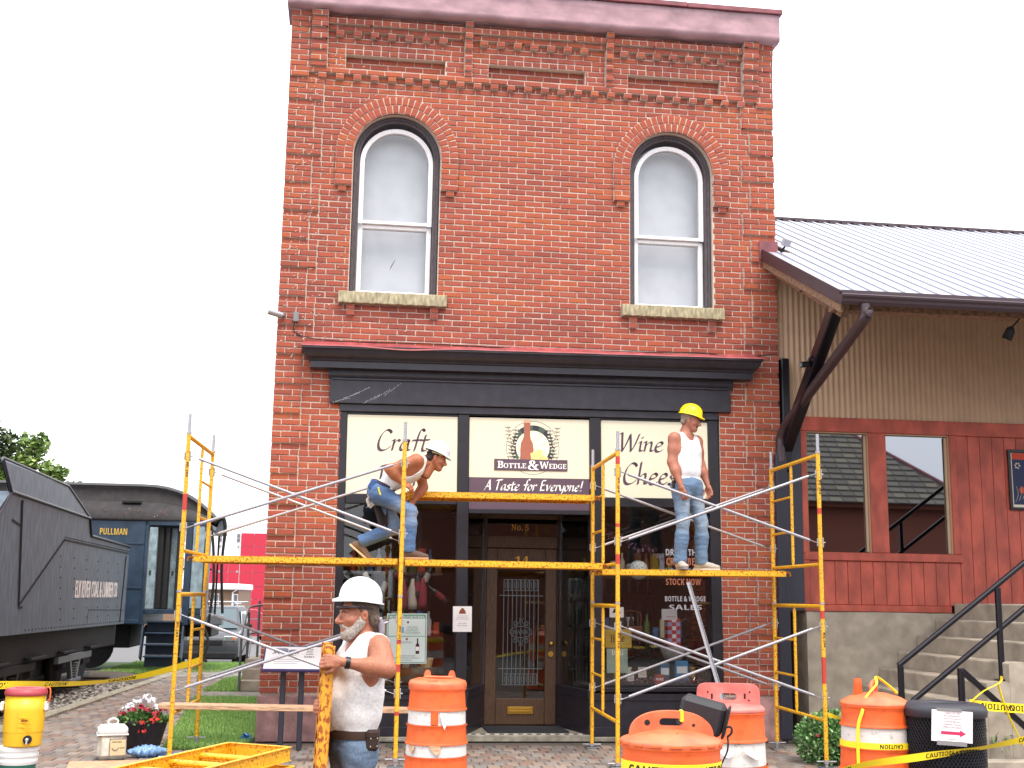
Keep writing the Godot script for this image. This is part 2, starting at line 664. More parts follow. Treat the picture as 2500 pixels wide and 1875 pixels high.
func brick_shape(w: float, h: float, s: int) -> MB:
	var b := MB.new()
	var r := RandomNumberGenerator.new()
	r.seed = s
	var j := func(a: float) -> float: return r.randf_range(-a, a)
	var o := []
	var m := []
	var f := []
	for k in [[-1, -1], [1, -1], [1, 1], [-1, 1]]:
		var ex: float = k[0] * w / 2 + j.call(0.002)
		var ey: float = k[1] * h / 2 + j.call(0.002)
		o.append(Vector3(ex, ey, -0.05))
		m.append(Vector3(ex, ey, -0.004 + j.call(0.002)))
		f.append(Vector3(ex - k[0] * 0.006 + j.call(0.002), ey - k[1] * 0.005 + j.call(0.0015), j.call(0.0015)))
	for k in 4:
		var l := (k + 1) % 4
		b.quad(o[k], o[l], m[l], m[k])
		b.quad(m[k], m[l], f[l], f[k])
	b.quad(f[0], f[1], f[2], f[3])
	return b


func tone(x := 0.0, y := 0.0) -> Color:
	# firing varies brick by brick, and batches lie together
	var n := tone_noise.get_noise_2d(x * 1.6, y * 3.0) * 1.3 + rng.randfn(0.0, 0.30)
	n -= 0.55 * exp(-pow((y - 4.85) / 0.25, 2.0)) + (0.3 if y > 8.0 else 0.0)  # rows just below the sills and along the frieze lean to darker tones
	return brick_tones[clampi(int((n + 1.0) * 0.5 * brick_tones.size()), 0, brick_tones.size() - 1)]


# bricks from x0 to x1 on one row, face at z
func lay(x0: float, x1: float, y: float, z: float, start: float, pitch := 0.2185, height := ROW) -> void:
	if x1 - x0 < 0.03:
		return
	if z > 0.015:
		proud.bx(V(x0 + 0.004, y + 0.004, -0.02), V(x1 - 0.004, y + height - 0.0005, z - 0.0075))
	var x := floorf((x0 - start) / pitch) * pitch + start
	while x < x1 - 0.01:
		var a := maxf(x, x0)
		var b := minf(x + pitch, x1)
		x += pitch
		if b - a < 0.028:
			continue
		if x1 - b < 0.028:
			b = x1
		var w := b - a - 0.0125
		var jit := rng.randf_range(-0.0018, 0.0018)
		var full := absf(b - a - 0.2185) < 0.004
		var t := Transform3D(Basis(Vector3.BACK, rng.randf_range(-0.008, 0.008)), V((a + b) / 2, y + height / 2 + jit, z + rng.randf_range(-0.003, 0.003)))
		if full:
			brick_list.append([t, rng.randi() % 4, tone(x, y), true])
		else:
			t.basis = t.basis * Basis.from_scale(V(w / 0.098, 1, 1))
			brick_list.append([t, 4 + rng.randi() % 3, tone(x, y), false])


func window_half(y: float, cx: float) -> float:      # half-width taken from the row by a window, its arch or its sill
	if y < 5.03 or y > 7.69:
		return 0.0
	if y < 5.19:
		return 0.648
	if y < 6.50:
		return 0.535
	if y < 6.94:
		return 0.745
	return sqrt(maxf(0.745 * 0.745 - pow(y - 6.94, 2), 0.0))


func make_shop() -> void:
	tone_noise.seed = 12
	tone_noise.frequency = 0.5
	tone_noise.fractal_octaves = 3
	for c in ["944a40", "9e5042", "a65446", "ac5848", "b05a4a", "b45a46", "b85c44", "bc6046", "be6042", "c26642", "c86c42", "b4604e"]:
		brick_tones.append((lin(c) * 0.80).lerp(lin("b45c46") * 0.80, 0.35))
	for k in 4:
		brick_shapes.append(brick_shape(0.2065, 0.0575, 100 + k))
	for k in 3:
		brick_shapes.append(brick_shape(0.098, 0.0575, 200 + k))
	var root := thing("brick_building", "two-storey red brick shop with two arched windows and a black storefront", "building", BX)
	var body := MB.new()
	# the mortar core, with the storefront opening and two window openings left free
	var zf := -0.009
	var zb := -0.36
	body.bx(V(0.012, 0.0, zb), V(0.80, 3.86, zf))
	body.bx(V(5.385, 0.0, zb), V(6.138, 3.86, zf))
	body.bx(V(0.012, 3.86, zb), V(6.138, 5.05, zf))
	for cx in [1.352, 4.80]:
		for s in [-1.0, 1.0]:
			var p := PackedVector2Array([Vector2(cx + s * 0.85, 5.05), Vector2(cx + s * 0.53, 5.05), Vector2(cx + s * 0.53, 6.94)])
			for k in range(1, 13):
				var an := PI / 2 * k / 12.0
				p.append(Vector2(cx + s * 0.53 * cos(an), 6.94 + 0.53 * sin(an)))
			p.append(Vector2(cx, 7.7))
			p.append(Vector2(cx + s * 0.85, 7.7))
			body.prism(p, zb, zf)
	body.bx(V(0.012, 5.05, zb), V(0.502, 7.7, zf))
	body.bx(V(2.202, 5.05, zb), V(3.95, 7.7, zf))
	body.bx(V(5.65, 5.05, zb), V(6.138, 7.7, zf))
	body.bx(V(0.012, 7.7, zb), V(6.138, 8.012, zf))
	# frieze band with three sunk panels
	var px := [[0.68, 1.912], [2.455, 3.692], [4.246, 5.46]]
	body.bx(V(0.012, 8.012, zb), V(6.138, 8.223, -0.105))
	var xs := 0.012
	for p in px:
		body.bx(V(xs, 8.012, -0.103), V(p[0], 8.223, zf))
		xs = p[1]
	body.bx(V(xs, 8.012, -0.103), V(6.138, 8.223, zf))
	body.bx(V(0.012, 8.223, zb), V(6.138, 8.72, zf))
	# the rest of the house behind the front
	body.bx(V(0.012, 0, -11.0), V(0.30, 8.72, zb - 0.002))
	body.bx(V(5.85, 0, -11.0), V(6.138, 8.72, zb - 0.002))
	body.bx(V(0.302, 0, -11.0), V(5.848, 8.72, -10.7))
	body.bx(V(0.302, 8.5, -10.69), V(5.848, 8.6, zb - 0.002))
	body.bx(V(0.302, 4.1, -10.69), V(5.848, 4.3, zb - 0.002))
	obj("wall", body, mats.mortar, root)
	# brickwork
	var lo := -100
	for r in range(lo, 16):
		var y := ROW0 + ROW * r
		var off := 0.0 if posmod(r, 2) == 0 else 0.109
		if r >= 16 or y > 8.72:
			continue
		if y < 0.50:
			continue
		var ym := y + ROW / 2
		if r >= 6:
			# the frieze
			var step: float = 0.012 * maxf(0, r - 10)
			lay(0.0, 0.249, y, 0.05 + step * 0.8, off)
			lay(0.249, 0.455, y, 0.075 + 0.02 * (r % 2) + step, 0.249 - off * 0.9)
			lay(5.742, 5.948, y, 0.075 + 0.02 * (r % 2) + step, 5.742 - off * 0.9)
			lay(5.948, 6.15, y, 0.05 + step * 0.8, off)
			for mx in [2.147, 3.945]:
				lay(mx, mx + 0.1, y, 0.06 + 0.022 * (r % 2) + step, mx, 0.1)
			var bays := [[0.455, 2.147], [2.247, 3.945], [4.045, 5.742]]
			for k in 3:
				var a: float = bays[k][0]
				var b: float = bays[k][1]
				if r <= 8:
					lay(a, px[k][0], y, 0.0, a - off)
					lay(px[k][0], px[k][1], y, -0.095, off)
					lay(px[k][1], b, y, 0.0, b - 0.2185 * 4 + off)
				elif r == 9:
					lay(a, b, y, 0.0, a, 0.109)
				elif r == 12:
					lay(a, b, y, 0.0, a + off)
					var x := a + 0.09
					while x < b - 0.12:
						lay(x, x + 0.104, y, 0.068, x, 0.104)
						x += 0.2135
				elif r == 13:
					lay(a, b, y, 0.05, a + off)
				elif r == 14:
					lay(a, b, y, 0.10, a, 0.109)
				elif r == 15:
					lay(a, b, y, 0.03, a)
				else:
					lay(a, b, y, 0.0, a + off)
			continue
		if r == 5:
			lay(0.0, 6.15, y, 0.05, 0.07)
			continue
		if r == 4:
			lay(0.0, 6.15, y, 0.0, 0.0)
			lay(0.0, 0.24, y, 0.062, 0.03)
			lay(5.92, 6.15, y, 0.062, 5.92)
			var x := 0.352
			while x < 5.85:
				lay(x, x + 0.1, y, 0.055, x, 0.1)
				x += 0.2128
			continue
		# quoins: five rows to a block, the lowest of five set back
		var k := int(floor(float(-r + 3) / 5.0))
		var in_block := posmod(r, 5) != 4
		var qw: float = 0.43 if k % 2 == 0 else 0.322
		var spans := [[0.0, 6.15]]
		for cx in [1.352, 4.80]:
			var h := window_half(ym, cx)
			if h > 0.0:
				var last: Array = spans.pop_back()
				spans.append([last[0], cx - h])
				spans.append([cx + h, last[1]])
		if ym < 3.86:
			spans = [[0.0, 0.80], [5.385, 6.15]]
		for i in spans.size():
			var a: float = spans[i][0]
			var b: float = spans[i][1]
			if i == 0:
				lay(0.0, qw, y, 0.03 if in_block else 0.0, -off)
				a = qw
			if i == spans.size() - 1:
				lay(6.15 - qw, 6.15, y, 0.03 if in_block else 0.0, 6.15 - 0.2185 * 3 + off)
				b = 6.15 - qw
			lay(a, b, y, 0.0, off)
	for cx in [1.352, 4.80]:
		# two rings of headers, straight legs, a foot brick and a corbel
		for ring in 2:
			var r0 := 0.537 + 0.106 * ring
			var nb := 24 if ring == 0 else 29
			for k in nb:
				var an := PI * (k + 0.5) / nb
				var rm := r0 + 0.052
				var t := Transform3D(Basis(Vector3.BACK, an), V(cx + cos(an) * rm, 6.94 + sin(an) * rm, 0.042 + rng.randf_range(-0.003, 0.003)))
				t.basis = t.basis * Basis.from_scale(V(1.02, PI * rm / nb * 0.86 / 0.0595, 1))
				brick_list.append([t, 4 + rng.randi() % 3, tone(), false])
		for s in [-1.0, 1.0]:
			for k in 6:
				var y := 6.94 - ROW * (k + 1)
				var a: float = cx + (0.537 if s > 0 else -0.749)
				if k % 2 == 0 and k < 5:
					lay(a, a + 0.212, y, 0.042, a, 0.106)
				else:
					lay(a, a + 0.212, y, 0.042 if k < 5 else 0.058, a, 0.2185)
			lay(cx + s * 0.655 - 0.05, cx + s * 0.655 + 0.05, 6.94 - ROW * 7, 0.04, cx + s * 0.655 - 0.05, 0.1)
			for k in 2:
				lay(cx + s * 0.5 - 0.05, cx + s * 0.5 + 0.05, 5.045 - ROW * (k + 1), 0.05 - 0.01 * k, cx + s * 0.5 - 0.05, 0.1)
		for k in 24:
			var a0 := PI * k / 24.0
			var a1 := PI * (k + 1) / 24.0
			var q := []
			for a in [a0, a1]:
				q.append([V(cx + 0.535 * cos(a), 6.94 + 0.535 * sin(a), 0.034), V(cx + 0.748 * cos(a), 6.94 + 0.748 * sin(a), 0.034)])
			proud.quad(q[0][0], q[0][1], q[1][1], q[1][0])
			proud.quad(q[0][1], q[0][1] - V(0, 0, 0.05), q[1][1] - V(0, 0, 0.05), q[1][1])
	stuff("mortar_joint", proud, mats.mortar, root)
	# the nearest full bricks are parts, the others one mass
	var eye := BX.affine_inverse() * V(1.507, 1.62, 14.187)
	var full := []
	var many := MB.new()
	for b in brick_list:
		if b[3]:
			full.append(b)
		else:
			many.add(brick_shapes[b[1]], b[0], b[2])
	full.sort_custom(func(a, b): return a[0].origin.distance_squared_to(eye) < b[0].origin.distance_squared_to(eye))
	var shapes := []
	for s in brick_shapes:
		shapes.append(s.mesh())
	for i in full.size():
		var b: Array = full[i]
		if i < 290:
			var key := "brick_" + str(brick_tones.find(b[2]))
			if not mats.has(key):
				var m: StandardMaterial3D = mats.brick.duplicate()
				m.albedo_color = b[2].linear_to_srgb()
				mats[key] = m
			obj("brick", shapes[b[1]], mats[key], root, b[0])
		else:
			many.add(brick_shapes[b[1]], b[0], b[2])
	# left side wall, seen only from further left: plain running bond
	for r in range(-100, 16):
		var y := ROW0 + ROW * r
		if y < 0.5 or y > 8.7:
			continue
		for k in 40:
			var z := -0.27 - 0.2185 * k - (0.109 if posmod(r, 2) == 0 else 0.0)
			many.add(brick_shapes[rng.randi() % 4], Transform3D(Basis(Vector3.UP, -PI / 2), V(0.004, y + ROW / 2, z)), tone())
	stuff("brickwork", many, mats.brick, root)
	# rendered base of the two piers
	var base := MB.new()
	base.bx(V(-0.012, 0, -0.36), V(0.798, 0.505, 0.035), 0.01)
	base.bx(V(5.387, 0, -0.36), V(6.162, 0.505, 0.035), 0.01)
	base.bx(V(-0.012, 0, -11), V(0.2, 0.505, -0.362), 0.01)
	obj("plinth", base, mats.pink_base, root)
	# parapet
	var par := MB.new()
	var prof := [[0.0, 8.722, 0.10], [0.0, 8.735, 0.195], [0.0, 8.80, 0.205], [0.0, 9.0, 0.20], [0.0, 9.075, 0.225], [0.0, 9.08, 0.0]]
	var rows := []
	for p in prof:
		var line := []
		for k in 60:
			var x := -0.05 + 6.25 * k / 59.0
			line.append(V(x, p[1] + (0.005 * sin(k * 1.7) + 0.006 * sin(k * 0.63) if p[1] < 8.74 else 0.0), p[2] + 0.004 * sin(k * 0.9 + p[1] * 7.0)))
		rows.append(line)
	par.grid(rows)
	par.bx(V(-0.05, 8.722, -0.36), V(6.2, 9.08, 0.09))
	obj("parapet", par, mats.parapet, root)
	var cop := MB.new()
	for k in 5:
		cop.bx(V(-0.085 + k * 1.264, 9.082 + 0.004 * (k % 2), -0.4), V(-0.085 + (k + 1) * 1.264 - 0.004, 9.15 + 0.004 * (k % 2), 0.25), 0.008)
	obj("coping", cop, mats.coping, root)
	var fk := MB.new()
	for k in 420:
		var x := absf(rng.randfn(0.0, 0.55))
		var y := rng.randf_range(4.3, 8.2)
		if x < 0.05 or x > 1.9 or window_half(y, 1.352) > absf(x - 1.352) - 0.03:
			continue
		fk.col = lin("d8c6bc") * rng.randf_range(0.6, 1.0)
		fk.xf = Transform3D(Basis(Vector3.BACK, 0.7 + rng.randfn(0, 0.3)), V(x, y, 0.036 if x < 0.43 else 0.005))
		fk.box(V(rng.randf_range(0.006, 0.03), rng.randf_range(0.003, 0.008), 0.004))
	stuff("paint_fleck", fk, mats.matte, root)
	make_window(root, 1.352, "left")
	make_window(root, 4.80, "right")
	# cornice over the storefront
	var cor := MB.new()
	var pr := [V(0.31, 4.50, 0), V(0.31, 4.47, 0), V(0.285, 4.455, 0), V(0.27, 4.42, 0), V(0.245, 4.385, 0), V(0.205, 4.36, 0), V(0.20, 4.345, 0), V(0.185, 4.335, 0), V(0.185, 4.262, 0), V(0.07, 4.255, 0), V(0.07, 4.2, 0), V(0.05, 4.16, 0)]
	for i in pr.size() - 1:
		var a: Vector3 = pr[i]
		var b: Vector3 = pr[i + 1]
		var ea := a.x * 0.82
		var eb := b.x * 0.82
		if a.x < 0.1:
			ea = -0.06
		if b.x < 0.1:
			eb = -0.06
		var l := 0.60
		var rr := 5.635
		cor.quad(V(l - eb, b.y, b.x), V(rr + eb, b.y, b.x), V(rr + ea, a.y, a.x), V(l - ea, a.y, a.x))
		cor.quad(V(l - eb, b.y, 0.0), V(l - eb, b.y, b.x), V(l - ea, a.y, a.x), V(l - ea, a.y, 0.0))
		cor.quad(V(rr + eb, b.y, b.x), V(rr + eb, b.y, 0.0), V(rr + ea, a.y, 0.0), V(rr + ea, a.y, a.x))
	obj("cornice", cor, mats.black_paint, root, tilt())
	var fl := MB.new()
	var fr := []
	for p in [[0.318, 4.492], [0.318, 4.506], [0.05, 4.56], [0.012, 4.60]]:
		var line := []
		for k in 40:
			var x := 0.345 + 5.55 * k / 39.0
			var sag := -0.03 * exp(-pow((x - 1.55) / 0.35, 2.0)) if p[0] > 0.3 else 0.012 * sin(x * 2.3)
			line.append(V(x, p[1] + sag, p[0] + 0.004 * sin(x * 9.0)))
		fr.append(line)
	fl.grid(fr)
	obj("flashing", fl, mats.flashing, root, tilt())
	var fz := MB.new()
	fz.bx(V(0.68, 3.865, -0.3), V(5.543, 4.158, 0.055), 0.006)
	fz.bx(V(0.80, 3.775, -0.3), V(5.39, 3.863, 0.02), 0.006)
	fz.bx(V(0.70, 4.14, 0.056), V(5.52, 4.165, 0.075), 0.004)
	obj("frieze_board", fz, mats.black_paint, root, tilt())
	var sp := MB.new()
	for k in 90:
		var arc := k % 6
		var x := 0.72 + 0.12 * arc + 0.013 * (k / 6) + rng.randf_range(-0.006, 0.006)
		var y := 3.87 + 0.05 * (arc % 3) + 0.010 * (k / 6) * (0.4 + 0.12 * arc) + rng.randf_range(-0.004, 0.004)
		if y < 4.12:
			sp.ball(V(x, y, 0.056), V(0.004, 0.003, 0.0015), 6, 3)
	stuff("paint_splash", sp, mats.white_paint, root, tilt())


func tilt() -> Transform3D:                # the old storefront has settled a little to the left
	var c := V(3.07, 1.4, 0)
	return Transform3D(Basis.IDENTITY, c) * Transform3D(Basis(Vector3.BACK, 0.011), Vector3.ZERO) * Transform3D(Basis.IDENTITY, -c)


func arch_ring(cx: float, w0: float, w1: float, y0: float, yc: float, z0: float, z1: float, b: MB) -> void:
	# a frame of outer half-width w1 and inner w0, from y0 up round the arch
	var o := []
	var i := []
	o.append(Vector2(cx + w1, y0))
	i.append(Vector2(cx + w0, y0))
	for k in 25:
		var an := PI * k / 24.0
		o.append(Vector2(cx + w1 * cos(an), yc + w1 * sin(an)))
		i.append(Vector2(cx + w0 * cos(an), yc + w0 * sin(an)))
	o.append(Vector2(cx - w1, y0))
	i.append(Vector2(cx - w0, y0))
	for k in o.size() - 1:
		var a0 := V(o[k].x, o[k].y, z1)
		var a1 := V(o[k + 1].x, o[k + 1].y, z1)
		var b0 := V(i[k].x, i[k].y, z1)
		var b1 := V(i[k + 1].x, i[k + 1].y, z1)
		var dz := V(0, 0, z0 - z1)
		b.quad(a0, a1, b1, b0)
		b.quad(a1, a0, a0 + dz, a1 + dz)
		b.quad(b0, b1, b1 + dz, b0 + dz)


func make_window(root: Node3D, cx: float, which: String) -> void:
	var win := MB.new()
	arch_ring(cx, 0.455, 0.528, 5.19, 6.94, -0.30, -0.085, win)
	arch_ring(cx, 0.487, 0.518, 5.19, 6.94, -0.084, -0.068, win)
	var w := obj("window", win, mats.grey_wood, root)
	var sash := MB.new()
	arch_ring(cx, 0.395, 0.449, 6.10, 6.885, -0.20, -0.125, sash)
	sash.bx(V(cx - 0.394, 6.10, -0.2), V(cx + 0.394, 6.138, -0.122), 0.004)
	sash.bx(V(cx - 0.449, 5.195, -0.25), V(cx - 0.392, 6.09, -0.165), 0.004)
	sash.bx(V(cx + 0.392, 5.195, -0.25), V(cx + 0.449, 6.09, -0.165), 0.004)
	sash.bx(V(cx - 0.391, 5.195, -0.25), V(cx + 0.391, 5.262, -0.163), 0.004)
	sash.bx(V(cx - 0.391, 6.05, -0.25), V(cx + 0.391, 6.095, -0.166), 0.004)
	obj("sash", sash, mats.white_paint, w)
	var p := PackedVector2Array([Vector2(cx - 0.4, 6.12)])
	for k in 17:
		var an := PI - PI * k / 16.0
		p.append(Vector2(cx + 0.405 * cos(an), 6.885 + 0.405 * sin(an)))
	p.append(Vector2(cx + 0.4, 6.12))
	var pane := MB.new()
	pane.prism(p, -0.166, -0.160)
	obj("pane", pane, mats.glass, w)
	pane = MB.new()
	pane.bx(V(cx - 0.4, 5.25, -0.214), V(cx + 0.4, 6.07, -0.208))
	obj("pane", pane, mats.glass, w)
	var blind := MB.new()
	blind.bx(V(cx - 0.5, 5.15, -0.345), V(cx + 0.5, 7.45, -0.335))
	obj("blind", blind, mats.blind, w)
	if which == "left":
		var tear := MB.new()
		tear.tube([V(cx + 0.02, 5.68, -0.2065), V(cx - 0.02, 5.6, -0.2065), V(cx - 0.04, 5.55, -0.2065)], [0.003, 0.006, 0.002], 5)
		obj("scratch", tear, mats.grey_wood, w)
	var sl := MB.new()
	var rows := []
	for q in [[5.047, -0.3], [5.047, 0.075], [5.055, 0.085], [5.18, 0.085], [5.19, 0.075], [5.20, -0.12]]:
		var line := []
		for k in 30:
			line.append(V(cx - 0.645 + 1.29 * k / 29.0, q[0] + (0.004 * sin(k * 2.1 + q[0]) if q[1] > 0 else 0.0), q[1] + 0.003 * sin(k * 1.3)))
		rows.append(line)
	sl.grid(rows)
	for s in [0, 29]:
		var ring := []
		for rw in rows:
			ring.append(rw[s])
		sl.disc(V(cx - 0.645 + 1.29 * s / 29.0, 5.12, -0.1), V(-1 if s == 0 else 1, 0, 0), ring)
	obj("sill", sl, mats.sill_stone, root)


# ---------------------------------------------------------------- storefront, signs, door and window displays
func make_shopfront() -> void:
	var root: Node3D = get_node("brick_building")
	var T := tilt()
	var fr := MB.new()
	# stiles and rails of the black frame
	fr.bx(V(0.803, 0.0, -0.28), V(0.893, 3.774, 0.0), 0.006)
	fr.bx(V(5.262, 0.0, -0.28), V(5.386, 3.774, 0.0), 0.006)
	fr.bx(V(2.2, 0.56, -0.16), V(2.335, 3.774, 0.004), 0.006)
	fr.bx(V(3.79, 0.56, -0.16), V(3.93, 3.774, 0.004), 0.006)
	for p in [[0.894, 2.199], [3.931, 5.261]]:
		fr.bx(V(p[0], 2.70, -0.12), V(p[1], 2.812, -0.01), 0.006)
		fr.bx(V(p[0], 3.745, -0.12), V(p[1], 3.773, -0.015), 0.004)
		fr.bx(V(p[0], 0.545, -0.2), V(p[1], 0.60, 0.03), 0.008)
		fr.bx(V(p[0], 0.602, -0.1), V(p[1], 0.63, -0.02), 0.004)
	fr.bx(V(2.336, 3.765, -0.12), V(3.789, 3.773, -0.015))
	fr.bx(V(2.336, 2.60, -0.16), V(3.789, 2.652, 0.0), 0.004)
	obj("storefront_frame", fr, mats.black_frame, root, T)
	# black panelled bulkheads, the inner two run back to the door
	var bk: MB
	for p in [[0.894, 2.3], [3.83, 5.261]]:
		bk = MB.new()
		bk.bx(V(p[0], 0.06, -0.12), V(p[1], 0.543, -0.02), 0.004)
		bk.bx(V(p[0], 0.06, -0.018), V(p[1], 0.16, 0.0), 0.004)
		bk.bx(V(p[0], 0.46, -0.018), V(p[1], 0.543, 0.0), 0.004)
		obj("bulkhead", bk, mats.black_paint, root)
	for s in [-1, 1]:
		bk = MB.new()
		var a := V(2.325, 0, -0.02) if s < 0 else V(3.80, 0, -0.02)
		var b := V(2.63, 0, -0.99) if s < 0 else V(3.575, 0, -0.99)
		for yy in [[0.07, 0.56, 0.05], [0.07, 0.17, 0.065], [0.48, 0.575, 0.07]]:
			bk.bar(a + V(0, (yy[0] + yy[1]) / 2, 0), b + V(0, (yy[0] + yy[1]) / 2, 0), yy[2], yy[1] - yy[0], 0.004)
		obj("bulkhead", bk, mats.black_paint, root)
	# panes
	var dw := MB.new()
	dw.bx(V(0.894, 0.63, -0.062), V(2.199, 2.70, -0.056))
	obj("display_pane", dw, mats.glass, root, T)
	dw = MB.new()
	dw.bx(V(3.931, 0.63, -0.062), V(5.261, 2.70, -0.056))
	obj("display_pane", dw, mats.glass, root, T)
	for s in [-1, 1]:
		dw = MB.new()
		var a := V(2.325, 1.60, -0.10) if s < 0 else V(3.80, 1.60, -0.10)
		var b := V(2.61, 1.60, -0.93) if s < 0 else V(3.59, 1.60, -0.93)
		dw.bar(a, b, 0.006, 2.05)
		obj("side_pane", dw, mats.glass, root)
		var ps := MB.new()
		ps.bar(V(b.x, 0.575, b.z - 0.03), V(b.x, 2.62, b.z - 0.03), 0.05, 0.05, 0.004)
		obj("side_post", ps, mats.black_frame, root)
	# shop inside: floors, backs and ceilings
	var ins := MB.new()
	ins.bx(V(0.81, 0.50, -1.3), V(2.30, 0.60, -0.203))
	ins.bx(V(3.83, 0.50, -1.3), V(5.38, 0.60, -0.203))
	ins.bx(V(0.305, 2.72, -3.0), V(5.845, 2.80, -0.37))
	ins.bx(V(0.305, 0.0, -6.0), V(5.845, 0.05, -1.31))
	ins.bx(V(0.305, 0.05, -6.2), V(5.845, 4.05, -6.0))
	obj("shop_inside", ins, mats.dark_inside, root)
	var bw := MB.new()
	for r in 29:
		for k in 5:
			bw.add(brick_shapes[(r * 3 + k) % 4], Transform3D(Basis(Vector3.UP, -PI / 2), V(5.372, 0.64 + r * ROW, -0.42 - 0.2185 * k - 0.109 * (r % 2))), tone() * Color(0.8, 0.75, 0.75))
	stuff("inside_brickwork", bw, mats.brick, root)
	# entry: ceiling, floor, mat
	var en := MB.new()
	en.bx(V(2.2, 2.655, -1.1), V(3.93, 2.70, -0.165))
	obj("entry_ceiling", en, mats.black_frame, root)
	en = MB.new()
	en.bx(V(2.30, 0.0, -1.02), V(3.83, 0.075, 0.03), 0.01)
	en.bx(V(0.80, 0.0, -0.02), V(2.298, 0.055, 0.035), 0.01)
	en.bx(V(3.832, 0.0, -0.02), V(5.385, 0.055, 0.035), 0.01)
	obj("threshold", en, mats.threshold, root)
	for k in 26:
		var tl := MB.new()
		tl.bx(V(2.36 + k * 0.054, 0.0755, -0.085), V(2.36 + k * 0.054 + 0.05, 0.079, -0.045))
		tl.col = Color.WHITE
		obj("floor_tile", tl, mats.print_white if k % 2 == 0 else mats.plum_ink, root)
	var dm := MB.new()
	dm.bx(V(2.62, 0.076, -0.86), V(3.58, 0.092, -0.2), 0.005)
	tag(obj("door_mat", dm, mats.mat_rubber, self, BX), "black rubber door mat on the threshold before the oak door", "mat")
	make_door(root)
	make_signs(T)
	make_displays(T)


func make_door(root: Node3D) -> void:
	var d := MB.new()
	var z := -1.0
	d.bx(V(2.66, 0.09, z - 0.045), V(2.80, 2.233, z), 0.006)
	d.bx(V(3.41, 0.09, z - 0.045), V(3.552, 2.233, z), 0.006)
	d.bx(V(2.80, 0.09, z - 0.045), V(3.41, 0.40, z - 0.002), 0.006)
	d.bx(V(2.80, 1.97, z - 0.045), V(3.41, 2.233, z - 0.002), 0.006)
	var door := obj("door", d, mats.oak, root)
	var g := MB.new()
	g.bx(V(2.80, 0.40, z - 0.026), V(3.41, 1.97, z - 0.02))
	obj("door_pane", g, mats.glass, door)
	var fr := MB.new()
	fr.bx(V(2.595, 0.07, z - 0.09), V(2.657, 2.66, z + 0.02), 0.005)
	fr.bx(V(3.556, 0.07, z - 0.09), V(3.62, 2.66, z + 0.02), 0.005)
	fr.bx(V(2.658, 2.24, z - 0.09), V(3.555, 2.39, z + 0.015), 0.005)
	fr.bx(V(2.658, 2.605, z - 0.09), V(3.555, 2.66, z + 0.015), 0.005)
	obj("door_frame", fr, mats.oak, root)
	var tr := MB.new()
	tr.bx(V(2.658, 2.39, z - 0.04), V(3.555, 2.605, z - 0.034))
	obj("transom_pane", tr, mats.glass, root)
	lettering("house_number", "No. 5", false, true, 0.075, mats.brass, root, at(3.08, 2.50, z - 0.028), 0.22, 0.003)
	lettering("door_number", "14", true, true, 0.105, mats.brass, door, at(3.105, 2.085, z + 0.004), 0.17, 0.008)
	# the etched grille: bars, key patterns, scrolls and the oval
	var b := MB.new()
	var zz := z - 0.012
	for k in 9:
		var x := 2.885 + 0.0545 * k
		b.bx(V(x - 0.004, 0.56, zz), V(x + 0.004, 1.85, zz + 0.004))
		if k < 8:
			for yy in [[0.56, 0.70], [1.71, 1.85]]:
				b.bx(V(x + 0.008, yy[1] - 0.008, zz), V(x + 0.047, yy[1], zz + 0.004))
				b.bx(V(x + 0.008, yy[0], zz), V(x + 0.047, yy[0] + 0.008, zz + 0.004))
				b.bx(V(x + 0.039, yy[0] + 0.009, zz), V(x + 0.047, yy[1] - 0.009, zz + 0.004))
				b.bx(V(x + 0.018, yy[0] + 0.03, zz), V(x + 0.025, yy[1] - 0.03, zz + 0.004))
	for y in [0.76, 1.65]:
		b.bx(V(2.83, y - 0.005, zz + 0.005), V(3.38, y + 0.005, zz + 0.008))
	var cx := 3.105
	var cy := 1.205
	var ov := []
	for k in 33:
		ov.append(V(cx + 0.135 * cos(TAU * k / 32), cy + 0.07 * sin(TAU * k / 32), zz + 0.008))
	b.tube(ov, 0.006, 5, false)
	for sx in [-1, 1]:
		for sy in [-1, 1]:
			var sc := []
			for k in 18:
				var t := k / 17.0
				var an := t * 6.5
				var r := 0.034 * (1.0 - 0.7 * t)
				sc.append(V(cx + sx * (0.062 + r * sin(an)), cy + sy * (0.112 - r * cos(an) * 0.8), zz + 0.008))
			b.tube(sc, 0.005, 5)
			b.tube(curve([V(cx + sx * 0.09, cy + sy * 0.078, zz + 0.008), V(cx + sx * 0.035, cy + sy * 0.095, zz + 0.008), V(cx + sx * 0.012, cy + sy * 0.15, zz + 0.008), V(cx + sx * 0.03, cy + sy * 0.165, zz + 0.008)], 4), 0.005, 5)
	obj("door_grille", b, mats.iron, door)
	lettering("door_word", "BANK", false, true, 0.052, mats.iron, door, at(cx, cy, zz + 0.008), 0.2, 0.003)
	var ms := MB.new()
	ms.bx(V(2.945, 0.215, z + 0.001), V(3.27, 0.305, z + 0.012), 0.005)
	ms.bx(V(2.968, 0.235, z + 0.0125), V(3.247, 0.262, z + 0.022), 0.006)
	ms.bx(V(2.968, 0.266, z + 0.0125), V(3.247, 0.288, z + 0.019), 0.006)
	obj("mail_slot", ms, mats.brass, door)
	var kn := MB.new()
	kn.ball(V(3.482, 1.07, z + 0.045), V(0.03, 0.03, 0.025))
	kn.tube([V(3.482, 1.07, z), V(3.482, 1.07, z + 0.04)], 0.011)
	kn.tube([V(3.482, 0.94, z), V(3.482, 0.94, z + 0.014)], 0.034, 16)
	obj("door_knob", kn, mats.brass, door)


